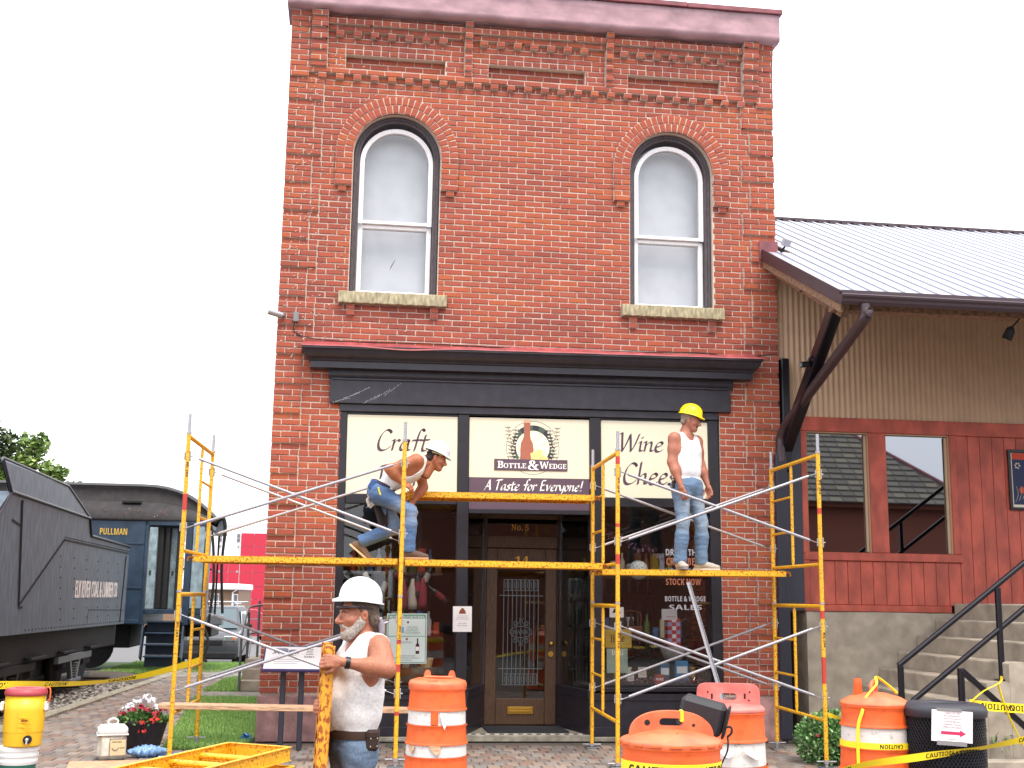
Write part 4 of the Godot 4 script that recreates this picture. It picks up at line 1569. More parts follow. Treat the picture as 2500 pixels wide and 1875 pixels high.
func make_ground() -> void:
	var g := MB.new()
	g.quad(V(-300, -0.32, 120), V(300, -0.32, 120), V(300, -0.32, -400), V(-300, -0.32, -400))
	struct("ground", g, mats.asphalt)
	# raised paving: grout bed, then bricks laid one by one
	g = MB.new()
	g.bx(V(-3.05, -0.31, -13.5), V(14, -0.012, 14.5))
	var pave := struct("brick_pavement", g, mats.grout)
	var tones := []
	for c in ["8f8078", "83746c", "978578", "7c706c", "938a84", "8d7468", "857e7a", "a09086"]:
		tones.append(lin(c) * 1.0)
	var list := []
	var lawn := P2([-0.9, 0.75, -1.62, -5.75, -1.72, -13.4, -0.05, -13.4, -0.03, 0.75])
	var row := 0
	var z := -12.9
	while z < 5.2:
		var x := -2.84 + (0.066 if row % 2 == 0 else 0.0)
		var x1 := 9.6 if z > 0.05 else -0.8
		while x < x1:
			var c := Vector2(x, z)
			if not Geometry2D.is_point_in_polygon(c, lawn) and not (z < 0.13 and x > -0.05 and z > -13.0) and not (x > 6.9 and z < 2.3):
				list.append([V(x + rng.randf_range(-0.003, 0.003), rng.randf_range(-0.004, 0.003), z), tones[rng.randi() % tones.size()], rng.randf_range(-0.02, 0.02), rng.randf_range(-0.012, 0.012), rng.randi() % 3])
			x += 0.132
		z += 0.232
		row += 1
	var shapes := []
	var meshes := []
	for k in 3:
		var b := MB.new()
		b.bx(V(-0.061 + 0.001 * k, -0.03, -0.111), V(0.061, 0.0, 0.111 - 0.0015 * k), 0.007)
		shapes.append(b)
		meshes.append(b.mesh())
	var eye := V(1.2, 0, 3.6)
	list.sort_custom(func(a, b): return a[0].distance_squared_to(eye) < b[0].distance_squared_to(eye))
	var many := MB.new()
	for i in list.size():
		var q: Array = list[i]
		var t := Transform3D(Basis.from_euler(V(q[3], q[2], q[3])), q[0])
		if i < 290:
			var key := "paver_%d" % tones.find(q[1])
			if not mats.has(key):
				var m: StandardMaterial3D = mats.paver.duplicate()
				m.albedo_color = q[1].linear_to_srgb()
				mats[key] = m
			obj("paver", meshes[q[4]], mats[key], pave, t)
		else:
			many.add(shapes[q[4]], t, q[1])
	stuff("paving", many, mats.paver, pave)
	# stone kerb along the alley, gravel and dirt under the train
	g = MB.new()
	for k in 14:
		g.bx(V(-3.16 + 0.012 * k, -0.2, 2.0 - k * 1.1 - 1.09), V(-2.99 + 0.012 * k, 0.03, 2.0 - k * 1.1), 0.012)
	struct("kerb", g, mats.threshold)
	g = MB.new()
	var rows := []
	for i in 30:
		var line := []
		for j in 20:
			line.append(V(-3.05 - 14.0 * pow(j / 19.0, 1.6), -0.03 + 0.025 * sin(i * 1.7 + j) + 0.02 * sin(i * 0.6 - j * 1.3), -13.3 + 18.0 * i / 29.0))
		rows.append(line)
	g.grid(rows, false, false)
	struct("gravel_bed", g, mats.gravel)
	g = MB.new()
	for k in 900:
		var s := rng.randf_range(0.012, 0.035)
		g.col = Color(0.24, 0.22, 0.2) * rng.randf_range(0.5, 1.7)
		g.ball(V(-3.1 - absf(rng.randfn(0, 0.5)), 0.0, rng.randf_range(-9.0, 0.5)), V(s, s * 0.6, s * 0.9), 6, 4)
	tag(stuff("loose_stones", g, mats.matte), "loose grey stones beside the alley kerb under the tender", "stones")
	# lawns
	g = MB.new()
	g.prism(lawn, -0.006, 0.0)
	var keep := MB.new()
	for p in [lawn]:
		var t := Geometry2D.triangulate_polygon(p)
		for k in range(0, t.size(), 3):
			keep.tri(V(p[t[k]].x, 0.002, p[t[k]].y), V(p[t[k + 1]].x, 0.002, p[t[k + 1]].y), V(p[t[k + 2]].x, 0.002, p[t[k + 2]].y))
	struct("lawn", keep, mats.lawn_soil)
	var tuft := MB.new()
	var tr := RandomNumberGenerator.new()
	tr.seed = 5
	for k in 7:
		var a := tr.randf() * TAU
		var d := V(cos(a), 0, sin(a))
		var s := V(-d.z, 0, d.x) * 0.0028
		var o := d * tr.randf_range(0.0, 0.012)
		var h := tr.randf_range(0.028, 0.055)
		var lean := d * tr.randf_range(0.008, 0.03)
		tuft.quad(o - s, o + s, o + lean * 0.4 + s * 0.8 + V(0, h * 0.6, 0), o + lean * 0.4 - s * 0.8 + V(0, h * 0.6, 0))
		tuft.tri(o + lean * 0.4 - s * 0.8 + V(0, h * 0.6, 0), o + lean * 0.4 + s * 0.8 + V(0, h * 0.6, 0), o + lean + V(0, h, 0))
	var tm := tuft.mesh()
	grass_patch("lawn_grass", P2([-0.88, 0.72, -1.58, -5.72, -0.06, -5.72, -0.06, 0.7]), 15000, tm)
	grass_patch("far_lawn_grass", P2([-1.66, -7.0, -1.7, -10.4, -1.1, -10.4, -1.1, -7.0]), 3000, tm)
	# concrete paths crossing the lawn
	g = MB.new()
	g.bx(V(-1.68, -0.02, -6.95), V(0.0, 0.012, -5.75), 0.004)
	g.bx(V(-3.3, -0.02, -12.0), V(0.0, 0.012, -10.5), 0.004)
	struct("path", g, mats.path)
	g = MB.new()
	g.bx(V(-6.0, -0.31, -16.2), V(2.0, -0.03, -12.0))
	struct("verge", g, mats.lawn_soil)
	grass_patch("verge_grass", P2([-4.6, -12.1, -4.6, -16.1, -1.0, -16.1, -1.0, -12.1]), 9000, tm, -0.03)
	# wheel stop timbers at the edge of the car park
	for k in 2:
		g = MB.new()
		g.bx(V(-4.9 + k * 2.55, -0.3, -16.75), V(-2.5 + k * 2.55, -0.08, -16.5), 0.02)
		tag(obj("wheel_stop", g, mats.path), ["weathered wheel stop in front of the grey boxy car", "weathered wheel stop right of the grey boxy car"][k], "wheel stop")
	# side steps with a black railing
	var st := thing("side_steps", "low concrete steps at the left flank of the brick shop", "steps")
	g = MB.new()
	for k in 3:
		var b := MB.new()
		b.bx(V(-1.09, 0.0, -10.2), V(0.1, 0.175 * (k + 1), -7.2 - 0.32 * k), 0.01)
		if k == 0:
			b = MB.new()
			b.bx(V(-1.09, 0.0, -7.52), V(0.1, 0.175, -7.2), 0.01)
		elif k == 1:
			b = MB.new()
			b.bx(V(-1.09, 0.0, -7.84), V(0.1, 0.35, -7.522), 0.01)
		else:
			b = MB.new()
			b.bx(V(-1.09, 0.0, -10.2), V(0.1, 0.50, -7.842), 0.01)
		obj("step", b, mats.concrete, st)
	var rl := thing("hand_railing", "grey pipe railing on the side steps behind the historical marker", "railing")
	for q in [[-1.09, 0.0, -7.15], [-1.07, 0.3, -7.9], [-0.97, 0.5, -8.6]]:
		g = MB.new()
		g.tube([V(q[0], q[1], q[2]), V(q[0], q[1] + (1.0 if q[1] > 0 else 0.95), q[2])], 0.022, 8)
		obj("post", g, mats.iron, rl)
	g = MB.new()
	g.tube(curve([V(-1.09, 0.93, -7.15), V(-1.08, 1.28, -7.7), V(-1.04, 1.40, -8.1), V(-0.7, 1.43, -9.2)], 4), 0.022, 8)
	g.tube([V(-1.09, 0.6, -7.15), V(-1.06, 0.92, -8.0), V(-0.7, 1.0, -9.2)], 0.018, 8)
	obj("rail", g, mats.iron, rl)


# ---------------------------------------------------------------- railway vehicles
func make_train() -> void:
	# tender: a riveted steel tank beside the alley, its bunker nearest to the camera
	var t := thing("locomotive_tender", "grey riveted coal tender lettered along its flank, beside the alley", "railway tender", BX)
	var xs := -3.3
	var xb := -6.3
	var b := MB.new()
	var side := P2([4.0, 1.08, -10.42, 1.02, -10.46, 2.36, -10.46, 2.49, -6.78, 2.53, -6.70, 2.58, -6.55, 2.80, -1.75, 2.85, -1.2, 2.55, -0.6, 2.3, 4.0, 2.3])
	b.xf = Transform3D(Basis(V(0, 0, 1), V(0, 1, 0), V(-1, 0, 0)), V(xs, 0, 0))
	b.prism(side, 0.0, 3.0)
	obj("tank", b, mats.tender_grey, t)
	# slanting coal boards above the bunker
	b = MB.new()
	var fl := []
	for q in [[-1.72, 2.85, 0.0], [-1.35, 3.15, 0.0], [-1.45, 3.24, 0.0], [-5.15, 3.21, 0.0], [-6.55, 2.81, 0.0]]:
		fl.append(q)
	var o1 := V(xs + 0.01, 2.85, -1.72)
	var o2 := V(xs - 0.02, 3.19, -1.38)
	var o3 := V(xs - 0.06, 3.24, -1.5)
	var o4 := V(xs - 0.06, 3.21, -5.15)
	var o5 := V(xs + 0.01, 2.81, -6.53)
	var ins := V(-0.03, -0.01, 0)
	b.quad(o5, o1, o2, o4)
	b.tri(o2, o3, o4)
	b.quad(o1 + ins, o5 + ins, o4 + ins, o2 + ins)
	b.tri(o3 + ins, o2 + ins, o4 + ins)
	obj("coal_board", b, mats.tender_grey, t)
	b = MB.new()
	b.tube([o1, o2, o3, o4, o5], 0.022, 7)
	b.tube([V(xs + 0.01, 2.845, -1.72), V(xs + 0.01, 2.805, -6.55), V(xs + 0.01, 2.58, -6.70), V(xs + 0.01, 2.53, -6.78), V(xs + 0.01, 2.49, -10.46)], 0.024, 7)
	b.tube(curve([V(xs + 0.01, 2.85, -1.75), V(xs + 0.01, 2.55, -1.3), V(xs + 0.01, 2.3, -0.6)], 5), 0.02, 7)
	obj("beading", b, mats.black_paint, t)
	# seams: riveted straps forming the big Z, and panel joints
	b = MB.new()
	var sx := xs + 0.004
	for q in [[[-2.3, 2.78], [-2.55, 1.42]], [[-2.55, 1.42], [-4.86, 2.38]], [[-4.86, 2.38], [-10.4, 2.36]], [[-10.1, 2.3], [-9.9, 1.06]], [[-1.9, 2.5], [-2.35, 2.45]], [[-2.55, 1.40], [-2.75, 1.40]]]:
		var a: Array = q[0]
		var c: Array = q[1]
		b.bar(V(sx, a[1], a[0]), V(sx, c[1], c[0]), 0.008, 0.03)
	b.bar(V(sx - 0.003, 1.32, -7.0), V(sx - 0.003, 1.28, -10.3), 0.006, 0.012)
	b.bar(V(sx - 0.003, 1.10, -6.95), V(sx - 0.003, 1.32, -7.0), 0.006, 0.012)
	obj("strap", b, mats.under_black, t)
	b = MB.new()
	for k in 60:
		for q in [[[-2.28, 2.75], [-2.53, 1.44]], [[-2.6, 1.45], [-4.84, 2.37]], [[-4.9, 2.42], [-10.3, 2.40]]]:
			var f := k / 59.0
			b.ball(V(sx + 0.006, lerpf(q[0][1], q[1][1], f), lerpf(q[0][0], q[1][0], f)), V(0.008, 0.01, 0.01), 5, 3)
	for c in 6:
		for r in 7:
			b.ball(V(xs + 0.003, 1.2 + 0.155 * r, -5.0 - c * 0.93 + 0.05 * r), V(0.008, 0.014, 0.02), 5, 3)
	for k in 40:
		b.ball(V(xs + 0.003, 1.1 - 0.0007 * k, -3.0 - k * 0.185), V(0.008, 0.012, 0.012), 5, 3)
	stuff("rivet", b, mats.under_black, t)
	var txt := lettering("lettering", "ELK RIVER COAL & LUMBER CO", true, false, 0.27, mats.print_white, t, Transform3D(Basis(V(0, 0, -1), V(0, 1, 0), V(1, 0, 0)), V(xs + 0.006, 1.655, -7.64)), 3.55, 0.004)
	txt.set_meta("label", "white company lettering on the tender flank")
	# frame, springs and wheels in the shade below
	b = MB.new()
	b.bx(V(xs - 0.25, 0.62, -10.5), V(xs - 0.16, 1.04, 4.0), 0.01)
	b.bx(V(xs - 2.7, 0.9, -10.4), V(xs - 0.26, 1.0, 4.0))
	b.bx(V(xs - 2.4, 0.16, -10.3), V(xs - 0.75, 0.9, 4.0), 0.02)
	b.bx(V(xs - 0.6, 0.3, -10.0), V(xs - 0.5, 0.62, 3.5), 0.02)
	for k in 4:
		b.bx(V(xs - 0.159, 0.66, -2.6 - 2.0 * k), V(xs - 0.05, 0.70, -1.7 - 2.0 * k), 0.008)
	obj("frame", b, mats.under_black, t)
	var wheel := MB.new()
	wheel.lathe([Vector2(0, -0.07), Vector2(0.40, -0.06), Vector2(0.41, -0.06), Vector2(0.46, -0.05), Vector2(0.46, 0.03), Vector2(0.41, 0.05), Vector2(0.34, 0.02), Vector2(0.15, 0.03), Vector2(0.12, 0.09), Vector2(0, 0.09)], 28)
	var wm := wheel.mesh()
	for k in 5:
		obj("wheel", wm, mats.under_black, t, Transform3D(Basis(V(0, 1, 0), V(1, 0, 0), V(0, 0, -1)), V(xs - 0.42, 0.48, -1.2 - 1.85 * k)))
	for k in 2:
		var tb := MB.new()
		var zc := -3.1 - k * 3.9
		tb.bx(V(xs - 0.22, 0.5, zc - 1.25), V(xs - 0.14, 0.62, zc + 1.25), 0.01)
		tb.bar(V(xs - 0.18, 0.52, zc - 0.35), V(xs - 0.18, 0.2, zc - 0.15), 0.07, 0.09)
		tb.bar(V(xs - 0.18, 0.52, zc + 0.35), V(xs - 0.18, 0.2, zc + 0.15), 0.07, 0.09)
		for c in 6:
			tb.lathe([Vector2(0.06, c * 0.04 - 0.014), Vector2(0.08, c * 0.04), Vector2(0.06, c * 0.04 + 0.014)], 12, V(xs - 0.18, 0.26, zc))
		tb.bx(V(xs - 0.24, 0.16, zc - 0.4), V(xs - 0.12, 0.22, zc + 0.4), 0.01)
		obj("truck_side", tb, mats.iron if k == 1 else mats.under_black, t)
	# rails and sleepers
	var rr := MB.new()
	for x in [-4.08, -5.52]:
		rr.bx(V(x - 0.035, 0.0, -11.3), V(x + 0.035, 0.06, 4.0), 0.01)
	var track := struct("railway_track", rr, mats.iron, BX)
	for k in 18:
		var sl := MB.new()
		sl.bx(V(-6.0, -0.09, -10.8 + k * 0.8), V(-3.55, 0.0, -10.55 + k * 0.8), 0.01)
		obj("sleeper", sl, mats.bark, track)
	# passenger car standing across the alley end, its open vestibule towards us
	var c := thing("passenger_car", "dark blue railway passenger car with open vestibule behind the tender", "railway car", BX * Transform3D(Basis.IDENTITY, V(0, 0, -12.5)))
	var L := -16.0
	b = MB.new()
	b.bx(V(L, 0.95, -2.9), V(-3.34, 3.12, 0.0), 0.01)
	b.bx(V(L, 2.62, 0.001), V(-3.36, 2.66, 0.02), 0.005)
	b.bx(V(L, 1.69, 0.001), V(-3.36, 1.73, 0.02), 0.005)
	b.bx(V(L, 0.97, 0.001), V(-3.36, 1.05, 0.03), 0.005)
	obj("car_side", b, mats.car_blue, c)
	lettering("lettering", "PULLMAN", true, false, 0.135, mats.brass, c, at(-4.0, 2.88, 0.006), 0.56, 0.006)
	# roof: clerestory along the car, dropping in a round hood at its end
	b = MB.new()
	var rows := []
	var prof := [[0.04, 3.12], [0.07, 3.16], [0.0, 3.33], [-0.25, 3.52], [-0.5, 3.56], [-0.5, 3.85], [-0.44, 3.89], [-0.8, 3.97], [-1.45, 4.0], [-2.1, 3.97], [-2.46, 3.89], [-2.4, 3.85], [-2.4, 3.56], [-2.65, 3.52], [-2.9, 3.33], [-2.97, 3.16], [-2.94, 3.12]]
	for i in 15:
		var x: float = [L, -6.0, -4.6, -4.0, -3.6, -3.3, -3.05, -2.8, -2.6, -2.42, -2.28, -2.16, -2.06, -1.99, -1.96][i]
		var f := clampf((x + 3.6) / 1.64, 0.0, 1.0)
		var drop := 1.0 - pow(f, 2.6)
		var line := []
		for p in prof:
			line.append(V(x, 3.12 + (p[1] - 3.12) * (0.12 + 0.88 * drop), lerpf(p[0], -1.45 + (p[0] + 1.45) * 0.93, f)))
		rows.append(line)
	b.grid(rows, false, false)
	obj("roof", b, mats.car_roof, c)
	b = MB.new()
	b.bx(V(-3.9, 3.50, -0.3), V(-3.5, 3.56, -0.14), 0.01)
	obj("roof_vent", b, mats.under_black, c)
	b = MB.new()
	for k in 40:
		b.col = lin(["9c5a44", "b9a79c", "7a4a3a"][rng.randi() % 3])
		var x := rng.randf_range(-4.4, -2.9)
		b.ball(V(x, 3.22 + rng.randf_range(-0.04, 0.16), 0.045 - 0.1 * rng.randf()), V(rng.randf_range(0.006, 0.02), 0.009, 0.012), 6, 4)
	obj("rust_patch", b, mats.matte, c)
	# vestibule: folded doors, corner posts, floor and steps
	b = MB.new()
	b.bx(V(-3.34, 0.95, -2.9), V(-3.28, 3.12, 0.0), 0.006)
	b.bx(V(-2.50, 0.95, -0.35), V(-2.36, 3.12, 0.0), 0.01)
	b.bx(V(-2.36, 0.95, -0.9), V(-2.06, 3.12, -0.03), 0.03)
	b.bx(V(-3.34, 3.03, -2.9), V(-2.08, 3.12, 0.0), 0.006)
	b.bx(V(-3.27, 1.18, -2.9), V(-2.08, 1.27, -0.02), 0.006)
	obj("vestibule", b, mats.car_blue, c)
	for q in [[-3.26, -3.09, 0.0], [-2.83, -2.70, -0.25]]:
		b = MB.new()
		b.bx(V(q[0], 1.28, -0.06 + q[2]), V(q[1], 2.99, -0.02 + q[2]), 0.006)
		b.col = lin("555555")
		for k in 9:
			b.ball(V(q[0] + 0.03, 1.4 + 0.18 * k, -0.018 + q[2]), V(0.008, 0.012, 0.006), 5, 3)
			b.ball(V(q[1] - 0.03, 1.4 + 0.18 * k, -0.018 + q[2]), V(0.008, 0.012, 0.006), 5, 3)
		b.bx(V(q[0] + 0.04, 1.98, -0.0195 + q[2]), V(q[0] + 0.08, 2.08, -0.012 + q[2]))
		obj("folded_door", b, mats.car_pale, c)
	b = MB.new()
	b.bx(V(-3.085, 1.28, -0.5), V(-2.97, 3.0, -0.1), 0.01)
	obj("vestibule_post", b, mats.under_black, c)
	b = MB.new()
	b.bx(V(-2.92, 1.28, -0.5), V(-2.84, 3.0, -0.1), 0.01)
	obj("vestibule_post", b, mats.under_black, c)
	b = MB.new()
	b.bx(V(-2.69, 1.28, -0.4), V(-2.62, 3.0, -0.1), 0.01)
	obj("vestibule_post", b, mats.under_black, c)
	b = MB.new()
	b.bx(V(-3.27, 1.28, -2.85), V(-2.9, 3.0, -2.8), 0.01)
	obj("vestibule_post", b, mats.under_black, c)
	b = MB.new()
	b.bx(V(-2.35, 1.3, -0.025), V(-2.11, 3.05, -0.01), 0.006)
	obj("corner_panel", b, mats.car_pale, c)
	var stp := MB.new()
	for k in 4:
		stp = MB.new()
		stp.bx(V(-3.22 + 0.01 * k, 1.0 - 0.235 * k, -0.1 + 0.09 * k - 0.25), V(-2.44, 1.03 - 0.235 * k, 0.02 + 0.09 * k), 0.005)
		stp.bx(V(-3.22 + 0.01 * k, 0.8 - 0.235 * k, -0.24 + 0.09 * k), V(-2.44, 0.999 - 0.235 * k, -0.22 + 0.09 * k))
		if k < 3 or true:
			obj("step", stp, mats.car_blue, c)
	stp = MB.new()
	for x in [-3.25, -2.43]:
		stp.prism(P2([-0.0, 0.0, 0.01, 0.0, 0.01, 0.01, 0.0, 0.01]), 0, 0.001)
		stp.bar(V(x, 0.9, 0.0), V(x, 0.26, 0.22), 0.03, 0.25)
	obj("step_side", stp, mats.car_blue, c)
	b = MB.new()
	b.bx(V(L, 0.45, -2.3), V(-3.6, 0.94, -0.5), 0.02)
	b.bx(V(-3.3, 0.7, -2.0), V(-1.9, 0.94, -0.4), 0.02)
	for k in 3:
		b.lathe([Vector2(0, -0.06), Vector2(0.42, -0.06), Vector2(0.46, -0.02), Vector2(0.46, 0.06), Vector2(0, 0.06)], 24, V(0, 0, 0))
	obj("underframe", b, mats.under_black, c)
	for k in 3:
		var w2 := MB.new()
		w2.lathe([Vector2(0, -0.06), Vector2(0.42, -0.06), Vector2(0.46, -0.02), Vector2(0.46, 0.06), Vector2(0, 0.06)], 24)
		obj("wheel", w2, mats.under_black, c, Transform3D(Basis(V(1, 0, 0), V(0, 0, 1), V(0, -1, 0)), V(-4.4 - k * 1.4, 0.48, -0.62)))
	# end diaphragm: two drooping black hoops and hoses, a grey buffer beam
	b = MB.new()
	b.tube(curve([V(-1.98, 3.1, -0.3), V(-1.80, 3.25, -0.3), V(-1.72, 3.0, -0.3), V(-1.75, 2.2, -0.3), V(-1.68, 1.2, -0.3)], 6), [0.03, 0.05, 0.05, 0.05, 0.05, 0.05, 0.05, 0.045, 0.04, 0.04, 0.04, 0.04, 0.035, 0.035, 0.035, 0.03, 0.03, 0.03, 0.03, 0.03, 0.03, 0.03, 0.03, 0.03, 0.03], 8)
	b.tube(curve([V(-2.0, 3.05, -0.1), V(-1.93, 2.6, -0.1), V(-1.88, 1.8, -0.1), V(-1.94, 1.0, -0.1)], 6), 0.03, 8)
	b.tube([V(-1.86, 3.0, -0.5), V(-1.86, 1.0, -0.5)], 0.022, 8)
	b.tube(curve([V(-2.0, 0.9, 0.05), V(-1.9, 0.6, 0.1), V(-1.98, 0.28, 0.12), V(-1.90, 0.22, 0.12)], 6), 0.028, 8)
	b.tube(curve([V(-2.1, 0.9, 0.05), V(-2.05, 0.55, 0.1), V(-2.08, 0.30, 0.12), V(-2.02, 0.2, 0.12)], 6), 0.028, 8)
	obj("air_hose", b, mats.under_black, c)
	b = MB.new()
	b.bx(V(-2.05, 0.96, -0.5), V(-1.66, 1.16, -0.1), 0.02)
	b.prism(P2([-1.97, 2.85, -1.80, 3.3, -1.70, 3.05, -1.68, 2.85]), -0.4, -0.36)
	obj("buffer_beam", b, mats.iron, c)
	b = MB.new()
	for k in 8:
		b.bar(V(-2.8 + 0.1 * k, 1.2, -2.6), V(-2.4 - 0.08 * (k % 3), 2.2, -2.6), 0.015, 0.015)
	b.bx(V(-2.9, 2.15, -2.62), V(-2.2, 2.19, -2.58))
	obj("folding_gate", b, mats.under_black, c)


# ---------------------------------------------------------------- beyond the alley
func tree(label: String, at_: Vector3, h: float, clumps: Array, seed_: int, n: int, leaf: float, cols: Array) -> void:
	var t := thing("tree", label, "tree", Transform3D(Basis.IDENTITY, at_))
	var r := RandomNumberGenerator.new()
	r.seed = seed_
	var w := MB.new()
	w.tube(curve([V(0, 0, 0), V(0.05, h * 0.3, 0), V(-0.05, h * 0.6, 0.05), V(0, h * 0.85, 0)], 4), [0.28, 0.27, 0.25, 0.24, 0.22, 0.2, 0.18, 0.16, 0.14, 0.12, 0.1, 0.08, 0.06], 8)
	for c in clumps:
		w.tube(curve([V(0, h * 0.45, 0), V(c[0] * 0.5, (h * 0.5 + c[1]) * 0.5 + 0.2, c[2] * 0.5), V(c[0], c[1], c[2])], 4), [0.1, 0.09, 0.08, 0.07, 0.06, 0.05, 0.04, 0.03, 0.02], 6)
	obj("trunk", w, mats.bark, t)
	var lf := MB.new()
	for c in clumps:
		for k in int(n * c[3] * c[3]):
			var u := V(r.randfn(), r.randfn(), r.randfn()).normalized() * pow(r.randf(), 0.38)
			var p: Vector3 = V(c[0], c[1], c[2]) + u * c[3] * V(1, 0.85, 1)
			p += V(sin(p.y * 5.0), sin(p.x * 6.0), cos(p.y * 4.0)) * 0.12
			lf.col = lin(cols[r.randi() % cols.size()]) * r.randf_range(0.6, 1.25)
			var d := V(r.randfn(), r.randfn() * 0.6 - 0.3, r.randfn()).normalized() * leaf
			var s := d.cross(V(r.randfn(), 1, r.randfn())).normalized() * leaf * 0.55
			lf.tri(p - s * 0.2, p + d * 0.5 + s, p + d * 1.1)
			lf.tri(p - s * 0.2, p + d * 1.1, p + d * 0.5 - s)
	obj("crown", lf, mats.leaf, t)


func car(called: String, label: String, t: Transform3D, paint: Color, boxy: bool) -> void:
	# x forward, built from a side outline swept across with tumblehome
	var c := thing(called, label, "car", t)
	var m := StandardMaterial3D.new()
	m.albedo_color = paint
	m.roughness = 0.25
	m.metallic = 0.3
	m.clearcoat_enabled = true
	m.clearcoat = 0.6
	var low := [[1.95, 0.32], [1.98, 0.55], [1.93, 0.80], [1.80, 0.92], [1.05, 1.0], [-1.9, 1.0], [-1.95, 0.8], [-1.96, 0.4], [-1.9, 0.28]] if boxy else [[2.1, 0.3], [2.15, 0.5], [2.05, 0.68], [1.2, 0.86], [-1.2, 0.92], [-2.1, 0.86], [-2.18, 0.6], [-2.1, 0.3]]
	var top := [[1.02, 1.0], [0.55, 1.56], [0.35, 1.62], [-1.6, 1.60], [-1.82, 1.50], [-1.9, 1.0]] if boxy else [[1.0, 0.88], [0.3, 1.34], [-0.6, 1.38], [-1.5, 0.92]]
	var b := MB.new()
	for s in [[low, 0.84, 0.80], [top, 0.78, 0.64]]:
		var o: Array = s[0]
		var rows := [[], [], [], [], [], []]
		for p in o:
			var f := clampf((p[1] - 1.0) / 0.6, 0.0, 1.0) if s[0] == top else 0.0
			var w: float = lerpf(s[1], s[2], f)
			rows[0].append(V(p[0] * 0.96, p[1] * 0.985, -w))
			rows[1].append(V(p[0] * 0.99, p[1], -w * 0.95))
			rows[2].append(V(p[0], p[1], -w * 0.6))
			rows[3].append(V(p[0], p[1], w * 0.6))
			rows[4].append(V(p[0] * 0.99, p[1], w * 0.95))
			rows[5].append(V(p[0] * 0.96, p[1] * 0.985, w))
		b.grid(rows)
		for side in [0, 5]:
			b.disc(V(0, 0.7 if s[0] == low else 1.25, rows[side][0].z), V(0, 0, -1 if side == 0 else 1), rows[side])
	obj("body", b, m, c)
	var gm := mat("car_glass", Color("5d6a70"), 0.08, 0.2)
	b = MB.new()
	if boxy:
		b.quad(V(1.06, 1.03, 0.70), V(1.06, 1.03, -0.70), V(0.60, 1.53, -0.60), V(0.60, 1.53, 0.60))
		obj("windscreen", b, gm, c)
		for z in [-1.0, 1.0]:
			for q in [[0.75, -0.3], [-0.38, -1.2], [-1.28, -1.75]]:
				b = MB.new()
				var zz: float = z * 0.785
				b.quad(V(q[0], 1.06, zz), V(q[1], 1.06, zz), V(q[1], 1.46, zz * 0.9), V(minf(q[0], 0.42), 1.46, zz * 0.9))
				obj("side_window", b, gm, c)
	else:
		b.quad(V(1.0, 0.9, 0.68), V(1.0, 0.9, -0.68), V(0.36, 1.33, -0.55), V(0.36, 1.33, 0.55))
		b.quad(V(0.75, 0.95, 0.79), V(-1.2, 0.95, 0.79), V(-0.6, 1.31, 0.66), V(0.25, 1.31, 0.66))
		obj("windscreen", b, gm, c)
	for z in [-1.0, 1.0]:
		for x in ([1.25, -1.25] if boxy else [1.35, -1.35]):
			b = MB.new()
			b.lathe([Vector2(0.20, -0.1), Vector2(0.31, -0.1), Vector2(0.33, -0.07), Vector2(0.33, 0.07), Vector2(0.31, 0.1), Vector2(0.20, 0.1)], 24)
			var wt := Transform3D(Basis(V(1, 0, 0), V(0, 0, z), V(0, -z, 0)), V(x, 0.33, z * 0.74))
			var w := obj("wheel", b, mats.under_black, c, wt)
			b = MB.new()
			b.lathe([Vector2(0.0, 0.08), Vector2(0.05, 0.085), Vector2(0.06, 0.07), Vector2(0.19, 0.08), Vector2(0.205, 0.1)], 24)
			for k in 7:
				b.bar(V(0.05 * cos(TAU * k / 7), 0.092, 0.05 * sin(TAU * k / 7)), V(0.19 * cos(TAU * k / 7), 0.098, 0.19 * sin(TAU * k / 7)), 0.035, 0.012)
			obj("rim", b, mats.chrome, w)
		b = MB.new()
		b.box(V(0.1, 0.14, 0.22), V(0.8 if boxy else 0.7, 1.08 if boxy else 0.95, z * 0.95), 0.04)
		obj("mirror", b, mats.under_black, c)
		b = MB.new()
		b.box(V(0.06, 0.14, 0.30), V(1.93 if boxy else 2.06, 0.78 if boxy else 0.62, z * 0.6), 0.02)
		obj("headlight", b, mats.chrome, c)
		b = MB.new()
		b.col = lin("d86a3a")
		b.box(V(0.06, 0.09, 0.08), V(1.945 if boxy else 2.06, 0.78 if boxy else 0.62, z * 0.71), 0.02)
		obj("indicator", b, mats.plastic, c)
	b = MB.new()
	b.bx(V(1.93, 0.62, -0.42), V(1.985, 0.74, 0.42), 0.01)
	b.bx(V(1.9, 0.25, -0.8), V(2.03, 0.45, 0.8), 0.04)
	obj("bumper", b, mats.under_black, c)
	if boxy:
		b = MB.new()
		for z in [-0.5, 0.5]:
			b.tube([V(0.3, 1.68, z), V(-1.6, 1.66, z)], 0.02, 6)
		for x in [0.0, -1.2]:
			b.tube([V(x, 1.71, -0.75), V(x, 1.71, 0.75)], 0.02, 6)
		obj("roof_rack", b, mats.chrome, c)


